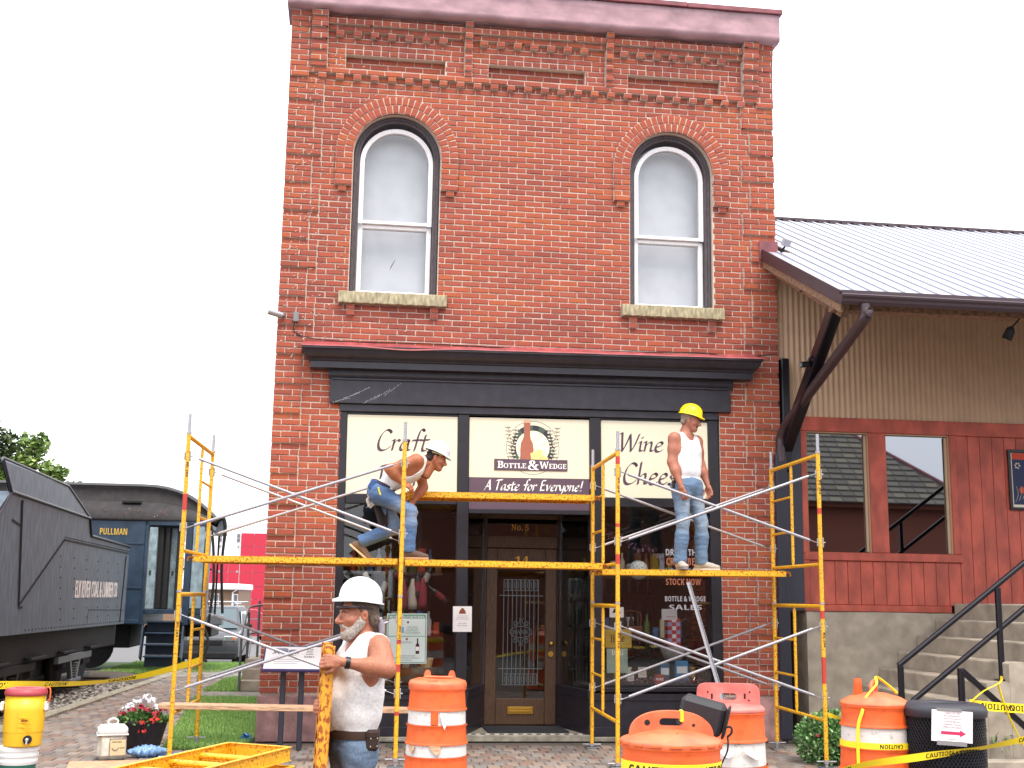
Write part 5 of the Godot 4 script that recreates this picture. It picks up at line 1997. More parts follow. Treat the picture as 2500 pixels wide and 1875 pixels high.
func make_far_left() -> void:
	car("boxy_car", "grey boxy car parked at the alley end behind the hand railing", at(-3.45, -0.32, -20.6, -PI / 2 + 0.03), Color("3e4248"), true)
	car("red_car", "red saloon car parked beyond the grey boxy car", at(-4.6, -0.32, -36.0, 0.5), Color("a82c3c"), false)
	tree("dense dark green tree rising above the tender at the left edge", V(-13.6, -0.3, -31), 7.0, [[0.2, 6.7, 0, 1.35], [-1.0, 6.0, 0.3, 1.6], [0.9, 5.6, 0.2, 0.9], [0.0, 4.6, 0, 1.7]], 61, 1500, 0.16, ["3c4a24", "4f6030", "2c3a1e", "5c6c3a"])
	tree("light green loose-leaved tree right of the dark tree behind the tender", V(-11.2, -0.3, -30), 6.0, [[-0.25, 7.1, 0, 0.5], [-0.5, 6.4, 0, 0.5], [-0.7, 5.7, 0, 0.7], [0.1, 5.2, 0, 0.6], [0.6, 6.1, 0, 0.4], [0.75, 5.5, 0, 0.5], [1.3, 5.2, 0, 0.5], [0.3, 4.5, 0, 1.0], [-0.9, 4.8, 0, 0.9]], 67, 1300, 0.17, ["66803a", "7d9448", "557030", "8a9c56"])
	# apartment block with red panels
	var a := thing("apartment_block", "distant white apartment block faced with bright red panels", "building", at(0, 0, -90))
	var b := MB.new()
	b.bx(V(-24, -0.4, -12), V(-11.62, 7.2, -0.02))
	b.bx(V(-24, 7.2, -12.1), V(-11.6, 7.32, 0.06))
	obj("white_wall", b, mats.white_paint, a)
	b = MB.new()
	b.bx(V(-11.6, -0.4, -12), V(-4, 6.62, -0.05))
	b.bx(V(-16.5, 2.42, -0.04), V(-11.61, 4.4, -0.01))
	obj("core", b, mats.print_white, a)
	var rp := mat("red_panel", Color("b5203a"), 0.5)
	for k in 6:
		for r in 6:
			b = MB.new()
			b.bx(V(-11.60 + k * 1.08, 5.58 - r * 1.1, 0.0), V(-11.60 + k * 1.08 + 1.05, 5.58 - r * 1.1 + 1.07, 0.06 if r < 4 else 0.03))
			obj("panel", b, rp, a)
	for k in 5:
		for r in 2:
			b = MB.new()
			b.bx(V(-11.63 - (k + 1) * 0.9, 3.43 - r * 1.0, 0.0), V(-11.63 - k * 0.9 - 0.03, 3.43 - r * 1.0 + 0.97, 0.06))
			obj("panel", b, rp, a)
	for k in 4:
		for r in 2:
			b = MB.new()
			var x := -12.0 - k * 1.5
			b.bx(V(x, 5.85 - r * 2.1, 0.0), V(x + 0.33, 6.6 - r * 2.1, 0.03))
			var w := obj("window", b, mats.white_paint, a)
			for h in 2:
				b = MB.new()
				b.bx(V(x + 0.03, 5.88 + 0.36 * h - r * 2.1, 0.031), V(x + 0.3, 6.21 + 0.36 * h - r * 2.1, 0.04))
				obj("pane", b, mats.iron, w)
			b = MB.new()
			b.bx(V(x + 0.1, 5.45 - r * 2.1, 0.0), V(x + 0.28, 5.62 - r * 2.1, 0.08))
			obj("air_conditioner", b, mats.galvanised, a)
	# low brown building with a white eave
	a = thing("low_building", "low brown building with white eave in front of the red panels", "building", at(0, 0, -60))
	b = MB.new()
	b.bx(V(-16, -0.4, -6), V(-7.82, 1.83, 0.0))
	obj("wall", b, mats.tan_wood, a)
	b = MB.new()
	b.bx(V(-16.2, 1.84, -6.2), V(-7.7, 2.2, 0.4), 0.05)
	obj("eave", b, mats.white_paint, a)
	for q in [[-8.12, -7.85], [-9.3, -8.95]]:
		b = MB.new()
		b.bx(V(q[0], 0.5, 0.001), V(q[1], 1.6, 0.04))
		var w := obj("window", b, mats.white_paint, a)
		b = MB.new()
		b.bx(V(q[0] + 0.05, 1.08, 0.041), V(q[1] - 0.03, 1.55, 0.05))
		b.bx(V(q[0] + 0.05, 0.55, 0.041), V(q[1] - 0.03, 1.04, 0.05))
		obj("pane", b, mats.iron, w)
	b = MB.new()
	b.tube([V(-7.9, 1.84, 0.3), V(-8.15, 1.7, 0.1), V(-8.15, -0.3, 0.1)], 0.05, 6)
	obj("downpipe", b, mats.white_paint, a)


# ---------------------------------------------------------------- annex on the right: depot with metal roof
func make_annex() -> void:
	var a := thing("depot_annex", "red boarded depot with corrugated upper wall, white ribbed metal roof and deep eave", "building", BX)
	var E := 17.0
	var b := MB.new()
	# hidden core
	b.bx(V(6.43, 0.0, -8.0), V(E, 1.50, -0.42))
	b.bx(V(6.16, 3.80, -0.4), V(E, 5.9, -0.13))
	b.bx(V(8.45, 1.5, -0.3), V(E, 3.80, -0.08))
	b.bx(V(6.16, 1.5, -0.3), V(6.50, 3.80, -0.08))
	b.bx(V(6.16, 1.5, -3.2), V(E, 5.9, -3.0))
	obj("core", b, mats.dark_inside, a)
	# concrete base, weathered
	b = MB.new()
	var rows := []
	for i in 9:
		var line := []
		for j in 60:
			line.append(V(6.43 + (E - 6.43) * j / 59.0, 1.515 * i / 8.0, 0.0 + 0.006 * sin(i * 2.0 + j * 0.8) + 0.004 * sin(j * 2.7)))
		rows.append(line)
	b.grid(rows)
	b.quad(V(6.43, 0, -0.41), V(6.43, 0, 0.0), V(6.43, 1.515, 0.0), V(6.43, 1.515, -0.41))
	b.quad(V(6.43, 1.515, 0.004), V(E, 1.515, 0.004), V(E, 1.515, -0.41), V(6.43, 1.515, -0.41))
	obj("foundation", b, mats.concrete, a)
	# corrugated upper wall
	b = MB.new()
	rows = [[], []]
	var n := 1100
	for k in n:
		var x := 6.165 + (E - 6.165) * k / float(n - 1)
		var z := -0.055 + 0.009 * cos(x / 0.0715 * TAU)
		rows[0].append(V(x, 3.895, z))
		rows[1].append(V(x, 6.0, z))
	b.grid(rows)
	obj("corrugated_wall", b, mats.corrugated, a)
	# trim
	for q in [[6.42, 3.715, E, 3.893], [6.42, 1.60, 6.50, 3.714], [7.31, 2.232, 7.53, 3.714], [8.375, 2.232, 8.457, 3.714], [6.44, 2.13, 8.48, 2.23], [6.25, 1.518, 8.30, 1.60]]:
		b = MB.new()
		b.bx(V(q[0], q[1], -0.08), V(q[2], q[3], -0.03 + (0.012 if q[3] < 2.3 else 0.0)), 0.006)
		obj("trim_board", b, mats.red_board, a)
	for k in 13:
		b = MB.new()
		var x := 6.502 + 0.163 * k
		if x + 0.16 > 8.6:
			continue
		b.bx(V(x, 1.602, -0.08), V(x + 0.158, 2.128, -0.048), 0.004)
		obj("wall_board", b, mats.red_board, a)
	for k in 50:
		b = MB.new()
		var x := 8.46 + 0.163 * k
		b.bx(V(x, 1.60, -0.08), V(x + 0.158, 3.713, -0.048), 0.004)
		obj("wall_board", b, mats.red_board, a)
	b = MB.new()
	b.bx(V(6.2, 1.52, -0.12), V(6.418, 3.90, -0.005), 0.006)
	obj("corner_post", b, mats.post_black, a)
	# windows
	for q in [[6.50, 7.31], [7.53, 8.375]]:
		b = MB.new()
		b.bx(V(q[0], 2.232, -0.30), V(q[0] + 0.012, 3.713, -0.06))
		b.bx(V(q[1] - 0.012, 2.232, -0.30), V(q[1], 3.713, -0.06))
		b.bx(V(q[0] + 0.013, 3.70, -0.30), V(q[1] - 0.013, 3.713, -0.06))
		b.bx(V(q[1] - 0.045, 2.24, -0.115), V(q[1] - 0.014, 3.69, -0.085), 0.004)
		var w := obj("window", b, mats.corrugated, a)
		b = MB.new()
		b.bx(V(q[0] + 0.013, 2.234, -0.126), V(q[1] - 0.013, 3.699, -0.12))
		var tg := mat("tinted_glass", Color(0.55, 0.56, 0.58), 0.015, 1.0)
		obj("pane", b, tg, w)
	# eave: roof strips with ribs, one after the other
	var sl := 0.47
	var y0 := 5.98
	var strip := func(x: float, z1: float) -> MB:
		var s := MB.new()
		var f := func(xx: float, z: float, up: float) -> Vector3: return V(xx, y0 - sl * z + up, z)
		var p := [[0.0, 0.0], [0.0, 0.018], [0.012, 0.022], [0.026, 0.022], [0.036, 0.002], [0.19, 0.0]]
		for k in p.size() - 1:
			s.quad(f.call(x + p[k][0], 2.42, p[k][1]), f.call(x + p[k + 1][0], 2.42, p[k + 1][1]), f.call(x + p[k + 1][0], z1, p[k + 1][1]), f.call(x + p[k][0], z1, p[k][1]))
		return s
	for k in 58:
		var x := 5.95 + 0.19 * k
		obj("roof_panel", strip.call(x, 0.03 if x < 6.16 else -3.1), mats.roof_metal, a)
	b = MB.new()
	b.quad(V(6.2, y0 + 3.1 * sl, -3.1), V(E, y0 + 3.1 * sl, -3.1), V(E, y0 + 3.1 * sl - 2.6, -8.6), V(6.2, y0 + 3.1 * sl - 2.6, -8.6))
	obj("rear_roof", b, mats.roof_metal, a)
	b = MB.new()
	b.bar(V(6.17, y0 + 3.1 * sl + 0.03, -3.12), V(E, y0 + 3.1 * sl + 0.03, -3.12), 0.09, 0.05, 0.01)
	for k in 57:
		b.bx(V(6.25 + 0.19 * k, y0 + 3.1 * sl - 0.035, -3.07), V(6.25 + 0.19 * k + 0.12, y0 + 3.1 * sl + 0.02, -3.03))
	obj("ridge_cap", b, mats.gutter, a)
	# underside
	b = MB.new()
	var f := func(x: float, z: float, up: float) -> Vector3: return V(x, y0 - sl * z + up, z)
	b.quad(f.call(5.98, 0.0, -0.10), f.call(E, 0.0, -0.10), f.call(E, 2.38, -0.10), f.call(5.98, 2.38, -0.10))
	obj("soffit", b, mats.tan_wood, a)
	for q in [[1.15, 0.16], [2.05, 0.20]]:
		b = MB.new()
		b.bx(V(6.0, y0 - sl * q[0] - 0.10 - q[1], q[0] - 0.07), V(E, y0 - sl * q[0] - 0.13, q[0] + 0.07), 0.01)
		obj("purlin", b, mats.tan_wood, a)
	for x in [6.10, 9.9]:
		b = MB.new()
		b.bar(V(x, y0 - 0.20, 0.02), V(x, y0 - sl * 2.2 - 0.24, 2.2), 0.09, 0.17, 0.01)
		obj("rafter", b, mats.tan_wood, a)
	b = MB.new()
	b.bar(V(5.955, y0 - 0.055, 0.03), V(5.955, y0 - sl * 2.42 - 0.055, 2.42), 0.025, 0.14, 0.006)
	obj("rake_trim", b, mats.gutter, a)
	b = MB.new()
	b.bar(V(5.985, y0 - 0.17, 0.05), V(5.985, y0 - sl * 2.40 - 0.17, 2.40), 0.04, 0.12, 0.006)
	obj("rake_board", b, mats.tan_wood, a)
	# gutter, swept as a K profile
	b = MB.new()
	var pr := [V(0, 4.815, 2.425), V(0, 4.80, 2.425), V(0, 4.70, 2.44), V(0, 4.69, 2.50), V(0, 4.72, 2.525), V(0, 4.745, 2.53), V(0, 4.765, 2.55), V(0, 4.785, 2.555), V(0, 4.795, 2.545)]
	for k in pr.size() - 1:
		b.quad(pr[k + 1] + V(5.93, 0, 0), pr[k] + V(5.93, 0, 0), pr[k] + V(E, 0, 0), pr[k + 1] + V(E, 0, 0))
	var ring := []
	for p in pr:
		ring.append(p + V(5.93, 0, 0))
	b.disc(V(5.93, 4.75, 2.48), V(-1, 0, 0), ring)
	b.bx(V(5.945, 4.80, 2.415), V(E, 4.865, 2.428))
	obj("gutter", b, mats.gutter, a)
	# downpipe: elbow, long diagonal back to the corner, then straight down
	b = MB.new()
	b.tube(curve([V(6.20, 4.70, 2.47), V(6.20, 4.60, 2.47), V(6.19, 4.52, 2.40), V(6.16, 3.85, 0.5), V(6.13, 3.66, 0.14), V(6.12, 3.5, 0.09), V(6.12, 3.3, 0.085)], 4), 0.06, 8)
	obj("downpipe", b, mats.gutter, a)
	b = MB.new()
	b.bx(V(6.045, 0.03, 0.045), V(6.185, 3.4, 0.125), 0.012)
	for k in 6:
		b.bx(V(6.055 + k * 0.021, 0.04, 0.1255), V(6.065 + k * 0.021, 3.35, 0.129))
	obj("downpipe", b, mats.post_black, a)
	# knee brace
	b = MB.new()
	b.bar(V(6.22, 3.5, 0.02), V(6.10, 4.78, 1.95), 0.13, 0.17, 0.012)
	b.bar(V(6.22, 3.2, 0.0), V(6.22, 4.6, 0.0), 0.13, 0.1, 0.012)
	obj("knee_brace", b, mats.rail_black, a)
	# red flashing on the shop's corner, small lamps and a camera
	b = MB.new()
	b.bx(V(5.92, 5.86, 0.034), V(6.165, 6.10, 0.046), 0.003)
	obj("corner_flashing", b, mats.coping, a)
	var fl := thing("flood_light", "small grey flood light on the roof edge at the brick corner", "lamp", BX * Transform3D(Basis.from_euler(V(0.5, 0.6, 0)), V(6.20, 6.03, 0.25)))
	b = MB.new()
	b.box(V(0.13, 0.10, 0.06), Vector3.ZERO, 0.01)
	obj("housing", b, mats.galvanised, fl)
	b = MB.new()
	b.bar(V(0, -0.05, 0), V(0.03, -0.16, -0.05), 0.02, 0.02)
	obj("bracket", b, mats.under_black, fl)
	fl = thing("spot_light", "black spot light hanging under the depot eave at the right edge", "lamp", BX * Transform3D(Basis.from_euler(V(0.6, 0.4, 0)), V(8.02, 4.56, 2.1)).scaled_local(V(0.7, 0.7, 0.7)))
	b = MB.new()
	b.lathe([Vector2(0, -0.1), Vector2(0.1, -0.1), Vector2(0.09, 0.05), Vector2(0.04, 0.10), Vector2(0, 0.10)], 4)
	obj("housing", b, mats.under_black, fl)
	b = MB.new()
	b.tube([V(0, 0.1, 0), V(0.05, 0.26, 0.02)], 0.015, 6)
	obj("bracket", b, mats.under_black, fl)
	fl = thing("security_camera", "black bullet camera mounted on the knee brace under the eave", "camera", BX * at(6.02, 4.28, 1.3))
	b = MB.new()
	b.tube([V(0.06, 0.02, -0.05), V(-0.10, -0.02, 0.05)], 0.035, 10)
	obj("housing", b, mats.rail_black, fl)
	b = MB.new()
	b.tube([V(-0.101, -0.02, 0.051), V(-0.112, -0.023, 0.058)], 0.026, 10)
	obj("lens", b, mats.iron, fl)
	b = MB.new()
	b.tube(curve([V(0.0, 0.0, 0.0), V(0.03, 0.08, 0.0), V(0.1, 0.1, 0.0)], 4), 0.014, 6)
	obj("bracket", b, mats.rail_black, fl)
	# framed poster at the right edge
	var ps := thing("framed_poster", "black framed colourful poster on the red boards at the right edge", "poster", BX * at(0, 0, -0.045))
	b = MB.new()
	for q in [[9.14, 2.80, 9.175, 3.56], [9.65, 2.80, 9.685, 3.56], [9.175, 3.525, 9.65, 3.56], [9.175, 2.80, 9.65, 2.835]]:
		b.bx(V(q[0], q[1], 0), V(q[2], q[3], 0.035), 0.004)
	obj("frame", b, mats.rail_black, ps)
	b = MB.new()
	b.col = lin("d8d0bc")
	b.bx(V(9.177, 2.837, 0), V(9.648, 3.523, 0.008))
	b.col = lin("2a3050")
	b.bx(V(9.2, 2.87, 0.0085), V(9.64, 3.44, 0.010))
	b.col = lin("b8402e")
	b.bx(V(9.2, 3.441, 0.0085), V(9.64, 3.52, 0.010))
	b.col = lin("c7c2b0")
	for k in 7:
		b.tube(curve([V(9.22 + 0.05 * k, 2.9 + 0.02 * k, 0.0105), V(9.26 + 0.05 * k, 3.0 + 0.03 * (k % 3), 0.0105), V(9.24 + 0.06 * k, 3.1, 0.0105)], 4), 0.006, 5, true, 0.3)
	for k in 6:
		b.ball(V(9.27 + 0.03 * cos(k), 3.36 + 0.03 * sin(k), 0.011), V(0.012, 0.012, 0.001), 8, 3)
	b.col = lin("b04a3a")
	b.ball(V(9.33, 3.05, 0.011), V(0.06, 0.05, 0.001), 10, 3)
	obj("sheet", b, mats.matte, ps)
	make_stairs()


func make_stairs() -> void:
	var s := thing("concrete_stairs", "worn concrete stairs climbing right along the depot foundation", "stairs", BX)
	for i in 9:
		var b := MB.new()
		var x := 6.33 + 0.2475 * i
		var y := 0.083 + 0.194 * i
		var x1 := x + 0.2455 if i < 8 else 13.0
		var rows := []
		for q in [[x + 0.004, 0.0], [x + 0.002, y - 0.03], [x, y - 0.012], [x + 0.012, y], [x1, y + 0.002]]:
			var line := []
			for k in 26:
				var z := 0.012 + 2.5 * k / 25.0
				line.append(V(q[0] + 0.003 * sin(k * 1.9 + i), q[1] + (0.003 * sin(k * 1.3 + i * 2.0) if q[1] > 0.01 else 0.0), z))
			rows.append(line)
		b.grid(rows, false, true)
		b.quad(V(x, 0, 2.512), V(x1, 0, 2.512), V(x1, y, 2.512), V(x, y, 2.512))
		obj("step", b, mats.concrete, s)
	var r := thing("stair_railing", "black pipe railing with mid rail on the concrete stairs", "railing", BX)
	var z := 2.36
	for q in [[6.49, 0.0, 1.01], [7.575, 0.87, 1.80], [8.9, 1.64, 2.79]]:
		var b := MB.new()
		b.bx(V(q[0] - 0.026, q[1], z - 0.026), V(q[0] + 0.026, q[2], z + 0.026), 0.008)
		b.bx(V(q[0] - 0.06, q[1], z - 0.06), V(q[0] + 0.06, q[1] + 0.012, z + 0.06), 0.004)
		obj("post", b, mats.rail_black, r)
	for q in [[6.47, 1.01], [6.60, 0.66]]:
		var b := MB.new()
		b.tube([V(q[0], q[1], z), V(9.6, q[1] + 0.742 * (9.6 - q[0]), z)], 0.028, 10)
		obj("rail", b, mats.rail_black, r)
	r = thing("basement_railing", "short black railing sloping down to the right below the stairs", "railing", BX)
	var b := MB.new()
	b.bx(V(6.90, 0.0, 2.72), V(6.955, 1.01, 2.775), 0.008)
	obj("post", b, mats.rail_black, r)
	b = MB.new()
	b.bar(V(6.925, 0.995, 2.75), V(8.2, -0.08, 2.75), 0.055, 0.055, 0.008)
	obj("rail", b, mats.rail_black, r)
	b = MB.new()
	b.bx(V(6.20, 0.0, 0.02), V(6.5, 0.055, 1.25), 0.012)
	struct("stone_ledge", b, mats.threshold, BX)


# ---------------------------------------------------------------- across the street, seen in the panes
func make_street_behind() -> void:
	var h := thing("slate_roof_depot", "brick building with slate hip roof across the street, mirrored in the windows", "building")
	var b := MB.new()
	b.bx(V(4.4, -0.3, 26.0), V(24.0, 5.0, 38.0))
	b.bx(V(4.1, 4.95, 25.6), V(24.3, 5.12, 38.4))
	obj("wall", b, mat("far_brick", Color("8a5040"), 0.9, 0.0, tex.speck, V(0.3, 1.2, 0.3)), h)
	var e := [V(3.9, 5.1, 25.4), V(24.5, 5.1, 25.4), V(24.5, 5.1, 38.6), V(3.9, 5.1, 38.6)]
	var r0 := V(10.5, 11.0, 32.0)
	var r1 := V(17.5, 11.0, 32.0)
	b = MB.new()
	b.quad(e[1], e[0], r0, r1)
	b.quad(e[3], e[2], r1, r0)
	b.tri(e[0], e[3], r0)
	b.tri(e[2], e[1], r1)
	obj("roof", b, mat("far_slate", Color("4d4a44"), 0.8, 0.0, tex.fine, V(0.5, 0.5, 0.5)), h)
	b = MB.new()
	for i in 26:
		var t := i / 26.0
		var y := lerpf(5.1, 11.0, t)
		var z := lerpf(25.4, 32.0, t)
		var xa := lerpf(3.9, 10.5, t)
		var xb := lerpf(24.5, 17.5, t)
		var x := xa + (0.25 if i % 2 == 0 else 0.05)
		while x < xb - 0.5:
			b.col = lin(["6a665c", "5c5850", "77705f", "655f55"][rng.randi() % 4])
			b.bar(V(x + 0.23, y + 0.03, z + 0.0), V(x + 0.23, y + 0.25, z + 0.31), 0.46, 0.015)
			x += 0.5
	stuff("slate", b, mats.matte, h)
	b = MB.new()
	b.tube([e[1], r1], 0.08, 6)
	b.tube([e[0], r0], 0.08, 6)
	obj("hip_ridge", b, mats.coping, h)
	tree("leafy tree across the street left of the slate roofed building, mirrored in the shop window", V(0.5, -0.3, 46), 3.6, [[0, 2.3, 0, 1.6], [-2.9, 1.8, 0, 1.5], [2.6, 1.9, 0, 1.4]], 71, 260, 0.28, ["3c4a24", "4f6030", "2c3a1e"])


# ---------------------------------------------------------------- scaffold
const FX := [-0.590, 1.544, 3.712, 5.814]
const FB := [0.103, 0.085, 0.05, 0.078]
const FZ0 := 0.419                        # rear posts
const FZ1 := 2.017                        # front posts


func frame_proto() -> Node3D:
	var H := 1.524
	var f := thing("scaffold_section", "yellow scaffold section", "scaffold", Transform3D.IDENTITY, "yellow scaffold frames")
	var y: Material = mats.scaffold_yellow
	for z in [FZ0, FZ1]:
		var b := MB.new()
		b.tube([V(0, 0, z), V(0, H, z)], 0.0215, 14)
		obj("post", b, y, f)
		b = MB.new()
		b.tube([V(0, H + 0.001, z), V(0, H + 0.02, z)], 0.026, 14)
		b.tube([V(0, H + 0.021, z), V(0, H + 0.20, z)], 0.017, 12)
		obj("pin", b, mats.galvanised, f)
		for yy in [0.604, 1.305]:
			b = MB.new()
			b.bx(V(0.0215, yy - 0.05, z - 0.014), V(0.034, yy + 0.05, z + 0.014), 0.003)
			b.tube([V(0.02, yy, z), V(0.052, yy, z)], 0.007, 6)
			b.bx(V(-0.034, yy - 0.04, z - 0.012), V(-0.0215, yy + 0.04, z + 0.012), 0.003)
			obj("brace_lock", b, mats.galvanised, f)
	for q in [[H - 0.02, 0.021], [0.38, 0.0185]]:
		var b := MB.new()
		b.tube([V(0, q[0], FZ0 + 0.02), V(0, q[0], FZ1 - 0.02)], q[1], 12)
		obj("rail", b, y, f)
	var zi := FZ0 + 0.72
	var b := MB.new()
	b.tube([V(0, 0.395, zi), V(0, 0.43, zi), V(0, H - 0.07, zi), V(0, H - 0.035, zi)], [0.009, 0.0165, 0.0165, 0.009], 12)
	obj("inner_post", b, y, f)
	for yy in [0.76, 1.14]:
		b = MB.new()
		b.tube([V(0, yy, FZ0 + 0.02), V(0, yy, zi - 0.012)], 0.0135, 10)
		obj("rung", b, y, f)
	return f


func plank_proto(called: String, L: float, label: String, group: String) -> Node3D:
	# a steel framed platform: two channels, end hooks, cross ribs, a ribbed deck
	var p := thing(called, label, "scaffold platform", Transform3D.IDENTITY, group)
	for z in [-0.235, 0.235]:
		var b := MB.new()
		var s := signf(z)
		b.bx(V(0, -0.048, z - 0.004), V(L, 0.008, z + 0.004), 0.002)
		b.bx(V(0, 0.0085, z - s * 0.028), V(L, 0.012, z + s * 0.005), 0.001)
		b.bx(V(0, -0.052, z - s * 0.026), V(L, -0.0485, z + s * 0.003), 0.001)
		obj("side_rail", b, mats.scaffold_yellow, p)
	for k in 6:
		var b := MB.new()
		var x := 0.02 + (L - 0.06) * k / 5.0
		b.bx(V(x, -0.046, -0.23), V(x + 0.03, -0.008, 0.23), 0.004)
		obj("cross_rib", b, mats.scaffold_yellow, p)
	for x in [0.0, L]:
		for z in [-0.18, 0.18]:
			var b := MB.new()
			var s := -1.0 if x == 0.0 else 1.0
			b.tube(curve([V(x - s * 0.02, -0.02, z), V(x + s * 0.02, -0.005, z), V(x + s * 0.055, -0.01, z), V(x + s * 0.062, -0.045, z)], 3), 0.014, 6)
			obj("hook", b, mats.scaffold_rust, p)
	var d := MB.new()
	var rows := []
	for i in 60:
		var line := []
		for j in 9:
			line.append(V(0.01 + (L - 0.02) * i / 59.0, 0.004 + 0.006 * sin(i * 1.55), -0.228 + 0.456 * j / 8.0))
		rows.append(line)
	d.grid(rows, false, true)
	obj("deck", d, mats.scaffold_yellow, p)
	return p


func brace(i: int, j: int, z: float, up: float, label: String) -> void:
	var n := thing("cross_brace", label, "cross brace", Transform3D.IDENTITY, "galvanised cross braces")
	var ya: float = FB[i] + up
	var yb: float = FB[j] + up
	var off := 0.045
	for k in 2:
		var a := V(FX[i] + off, ya + (1.305 if k == 0 else 0.604), z + 0.012 * k)
		var c := V(FX[j] - off, yb + (0.604 if k == 0 else 1.305), z + 0.012 * k)
		var d := (c - a).normalized()
		var b := MB.new()
		b.tube([a + d * 0.07, c - d * 0.07], 0.0148, 10)
		b.bar(a - d * 0.02, a + d * 0.075, 0.006, 0.03, 0.002, Vector3.BACK)
		b.bar(c - d * 0.075, c + d * 0.02, 0.006, 0.03, 0.002, Vector3.BACK)
		obj("tube", b, mats.galvanised, n)


func make_scaffold() -> void:
	var where := ["leftmost pair of posts by the lawn", "second pair of posts by the standing older worker", "third pair of posts right of the shop door", "rightmost pair of posts by the downpipe"]
	var proto := frame_proto()
	for i in 4:
		for lift in 2:
			var t := at(FX[i], FB[i] + 1.545 * lift, 0)
			var label := "%s yellow scaffold frame of the %s" % ["lower" if lift == 0 else "upper", where[i]]
			var f: Node3D = proto if i == 0 and lift == 0 else dup(proto, t)
			f.transform = t
			f.set_meta("label", label)
	# paint marks, makers' letters, jacks
	var marks := [[0, 2.5, 0.08], [1, 1.18, 0.02], [1, 0.93, 0.035], [1, 0.5, 0.02], [2, 3.02, 0.04], [2, 2.36, 0.018], [2, 2.02, 0.05], [3, 2.55, 0.03], [3, 1.5, 0.04], [3, 0.95, 0.13]]
	var frames := []
	for i in 4:
		for lift in 2:
			frames.append(null)
	for c in get_children():
		if str(c.name).begins_with("scaffold_section"):
			var i := 0
			for k in 4:
				if absf(c.position.x - FX[k]) < 0.01:
					i = k
			frames[i * 2 + (1 if c.position.y > 1.0 else 0)] = c
	for m in marks:
		var f: Node3D = frames[m[0] * 2 + (1 if m[1] > FB[m[0]] + 1.545 else 0)]
		var b := MB.new()
		var y: float = m[1] - f.position.y
		b.tube([V(0, y - m[2], FZ1), V(0, y + m[2], FZ1)], 0.0221, 14, false)
		obj("paint_mark", b, mats.red_spray, f)
	for i in 4:
		for lift in 2:
			if i == 1 and lift == 1:
				continue
			lettering("maker_lettering", "BIL-JAX", true, false, 0.026, mats.tape_ink, frames[i * 2 + lift], Transform3D(Basis(Vector3.BACK, -PI / 2), V(0.003, 1.17, FZ1 + 0.0195)), 0.15, 0.005)
	for i in 4:
		for z in [FZ0, FZ1]:
			var j := thing("screw_jack", "%s screw jack under the %s" % ["rear" if z == FZ0 else "front", where[i]], "screw jack", at(FX[i], 0, z), "screw jacks under the scaffold")
			var b := MB.new()
			b.tube([V(0, 0.012, 0), V(0, FB[i] - 0.001, 0)], 0.017, 10)
			obj("screw", b, mats.galvanised, j)
			b = MB.new()
			b.bx(V(-0.075, 0.002, -0.075), V(0.075, 0.012, 0.075), 0.003)
			obj("foot_plate", b, mats.iron, j)
			b = MB.new()
			b.tube([V(-0.10, FB[i] - 0.012, 0), V(0.10, FB[i] - 0.012, 0)], 0.007, 6)
			b.tube([V(0, FB[i] - 0.03, 0), V(0, FB[i] - 0.002, 0)], 0.028, 10)
			obj("nut", b, mats.galvanised, j)
	for bay in [[0, 1, "left"], [2, 3, "right"]]:
		for z in [FZ0, FZ1]:
			for lift in 2:
				brace(bay[0], bay[1], z, 1.545 * lift, "crossed galvanised tubes, %s %s pair of the %s scaffold bay" % ["upper" if lift == 1 else "lower", "rear" if z == FZ0 else "front", bay[2]])
	# platforms
	var pl := plank_proto("scaffold_platform", 2.06, "yellow platform on the left bay under the bending worker", "yellow platforms bridging the scaffold bays")
	pl.transform = at(FX[0] + 0.035, 1.992, 0.78)
	dup(pl, Transform3D(Basis(Vector3.BACK, -0.002), V(FX[1] + 0.04, 1.985, 1.28)), "yellow lower platform crossing before the shop door")
	dup(pl, Transform3D(Basis(Vector3.BACK, 0.006), V(FX[2] + 0.02, 1.935, 0.72)), "yellow platform on the right bay under the standing worker")
	dup(pl, Transform3D(Basis(Vector3.BACK, 0.002), V(FX[1] + 0.04, 2.735, 0.72)), "higher yellow platform across the slogan of the centre sign")
	dup(pl, Transform3D(Basis(Vector3.BACK, 0.002), V(FX[0] + 0.035, 1.986, 1.29)), "yellow platform on the left bay, front one of the two")
	# rough timber across the lower rails of the left bay
	var b := MB.new()
	b.bx(V(-0.76, 0.49, 1.62), V(1.76, 0.535, 1.86), 0.005)
	tag(obj("timber_plank", b, mats.pale_wood, self, Transform3D(Basis(Vector3.BACK, -0.012), V(0, 0.015, 0))), "pale timber plank lying across the lower rails of the left scaffold bay", "plank")
	# loose galvanised angle leaning into the right bay
	b = MB.new()
	var a := V(4.42, 1.80, 2.06)
	var c := V(4.70, 0.02, 3.05)
	b.bar(a, c, 0.034, 0.004, 0.0, V(0, 0.4, 1))
	b.bar(a + V(0.017, 0, 0.004), c + V(0.017, 0, 0.004), 0.004, 0.03, 0.0, V(0, 0.4, 1))
	tag(obj("steel_angle", b, mat("dull_zinc", Color("85838a"), 0.6, 0.3, tex.fine, V(2, 2, 2))), "galvanised steel angle leaning between the drum and the right scaffold bay", "steel angle")


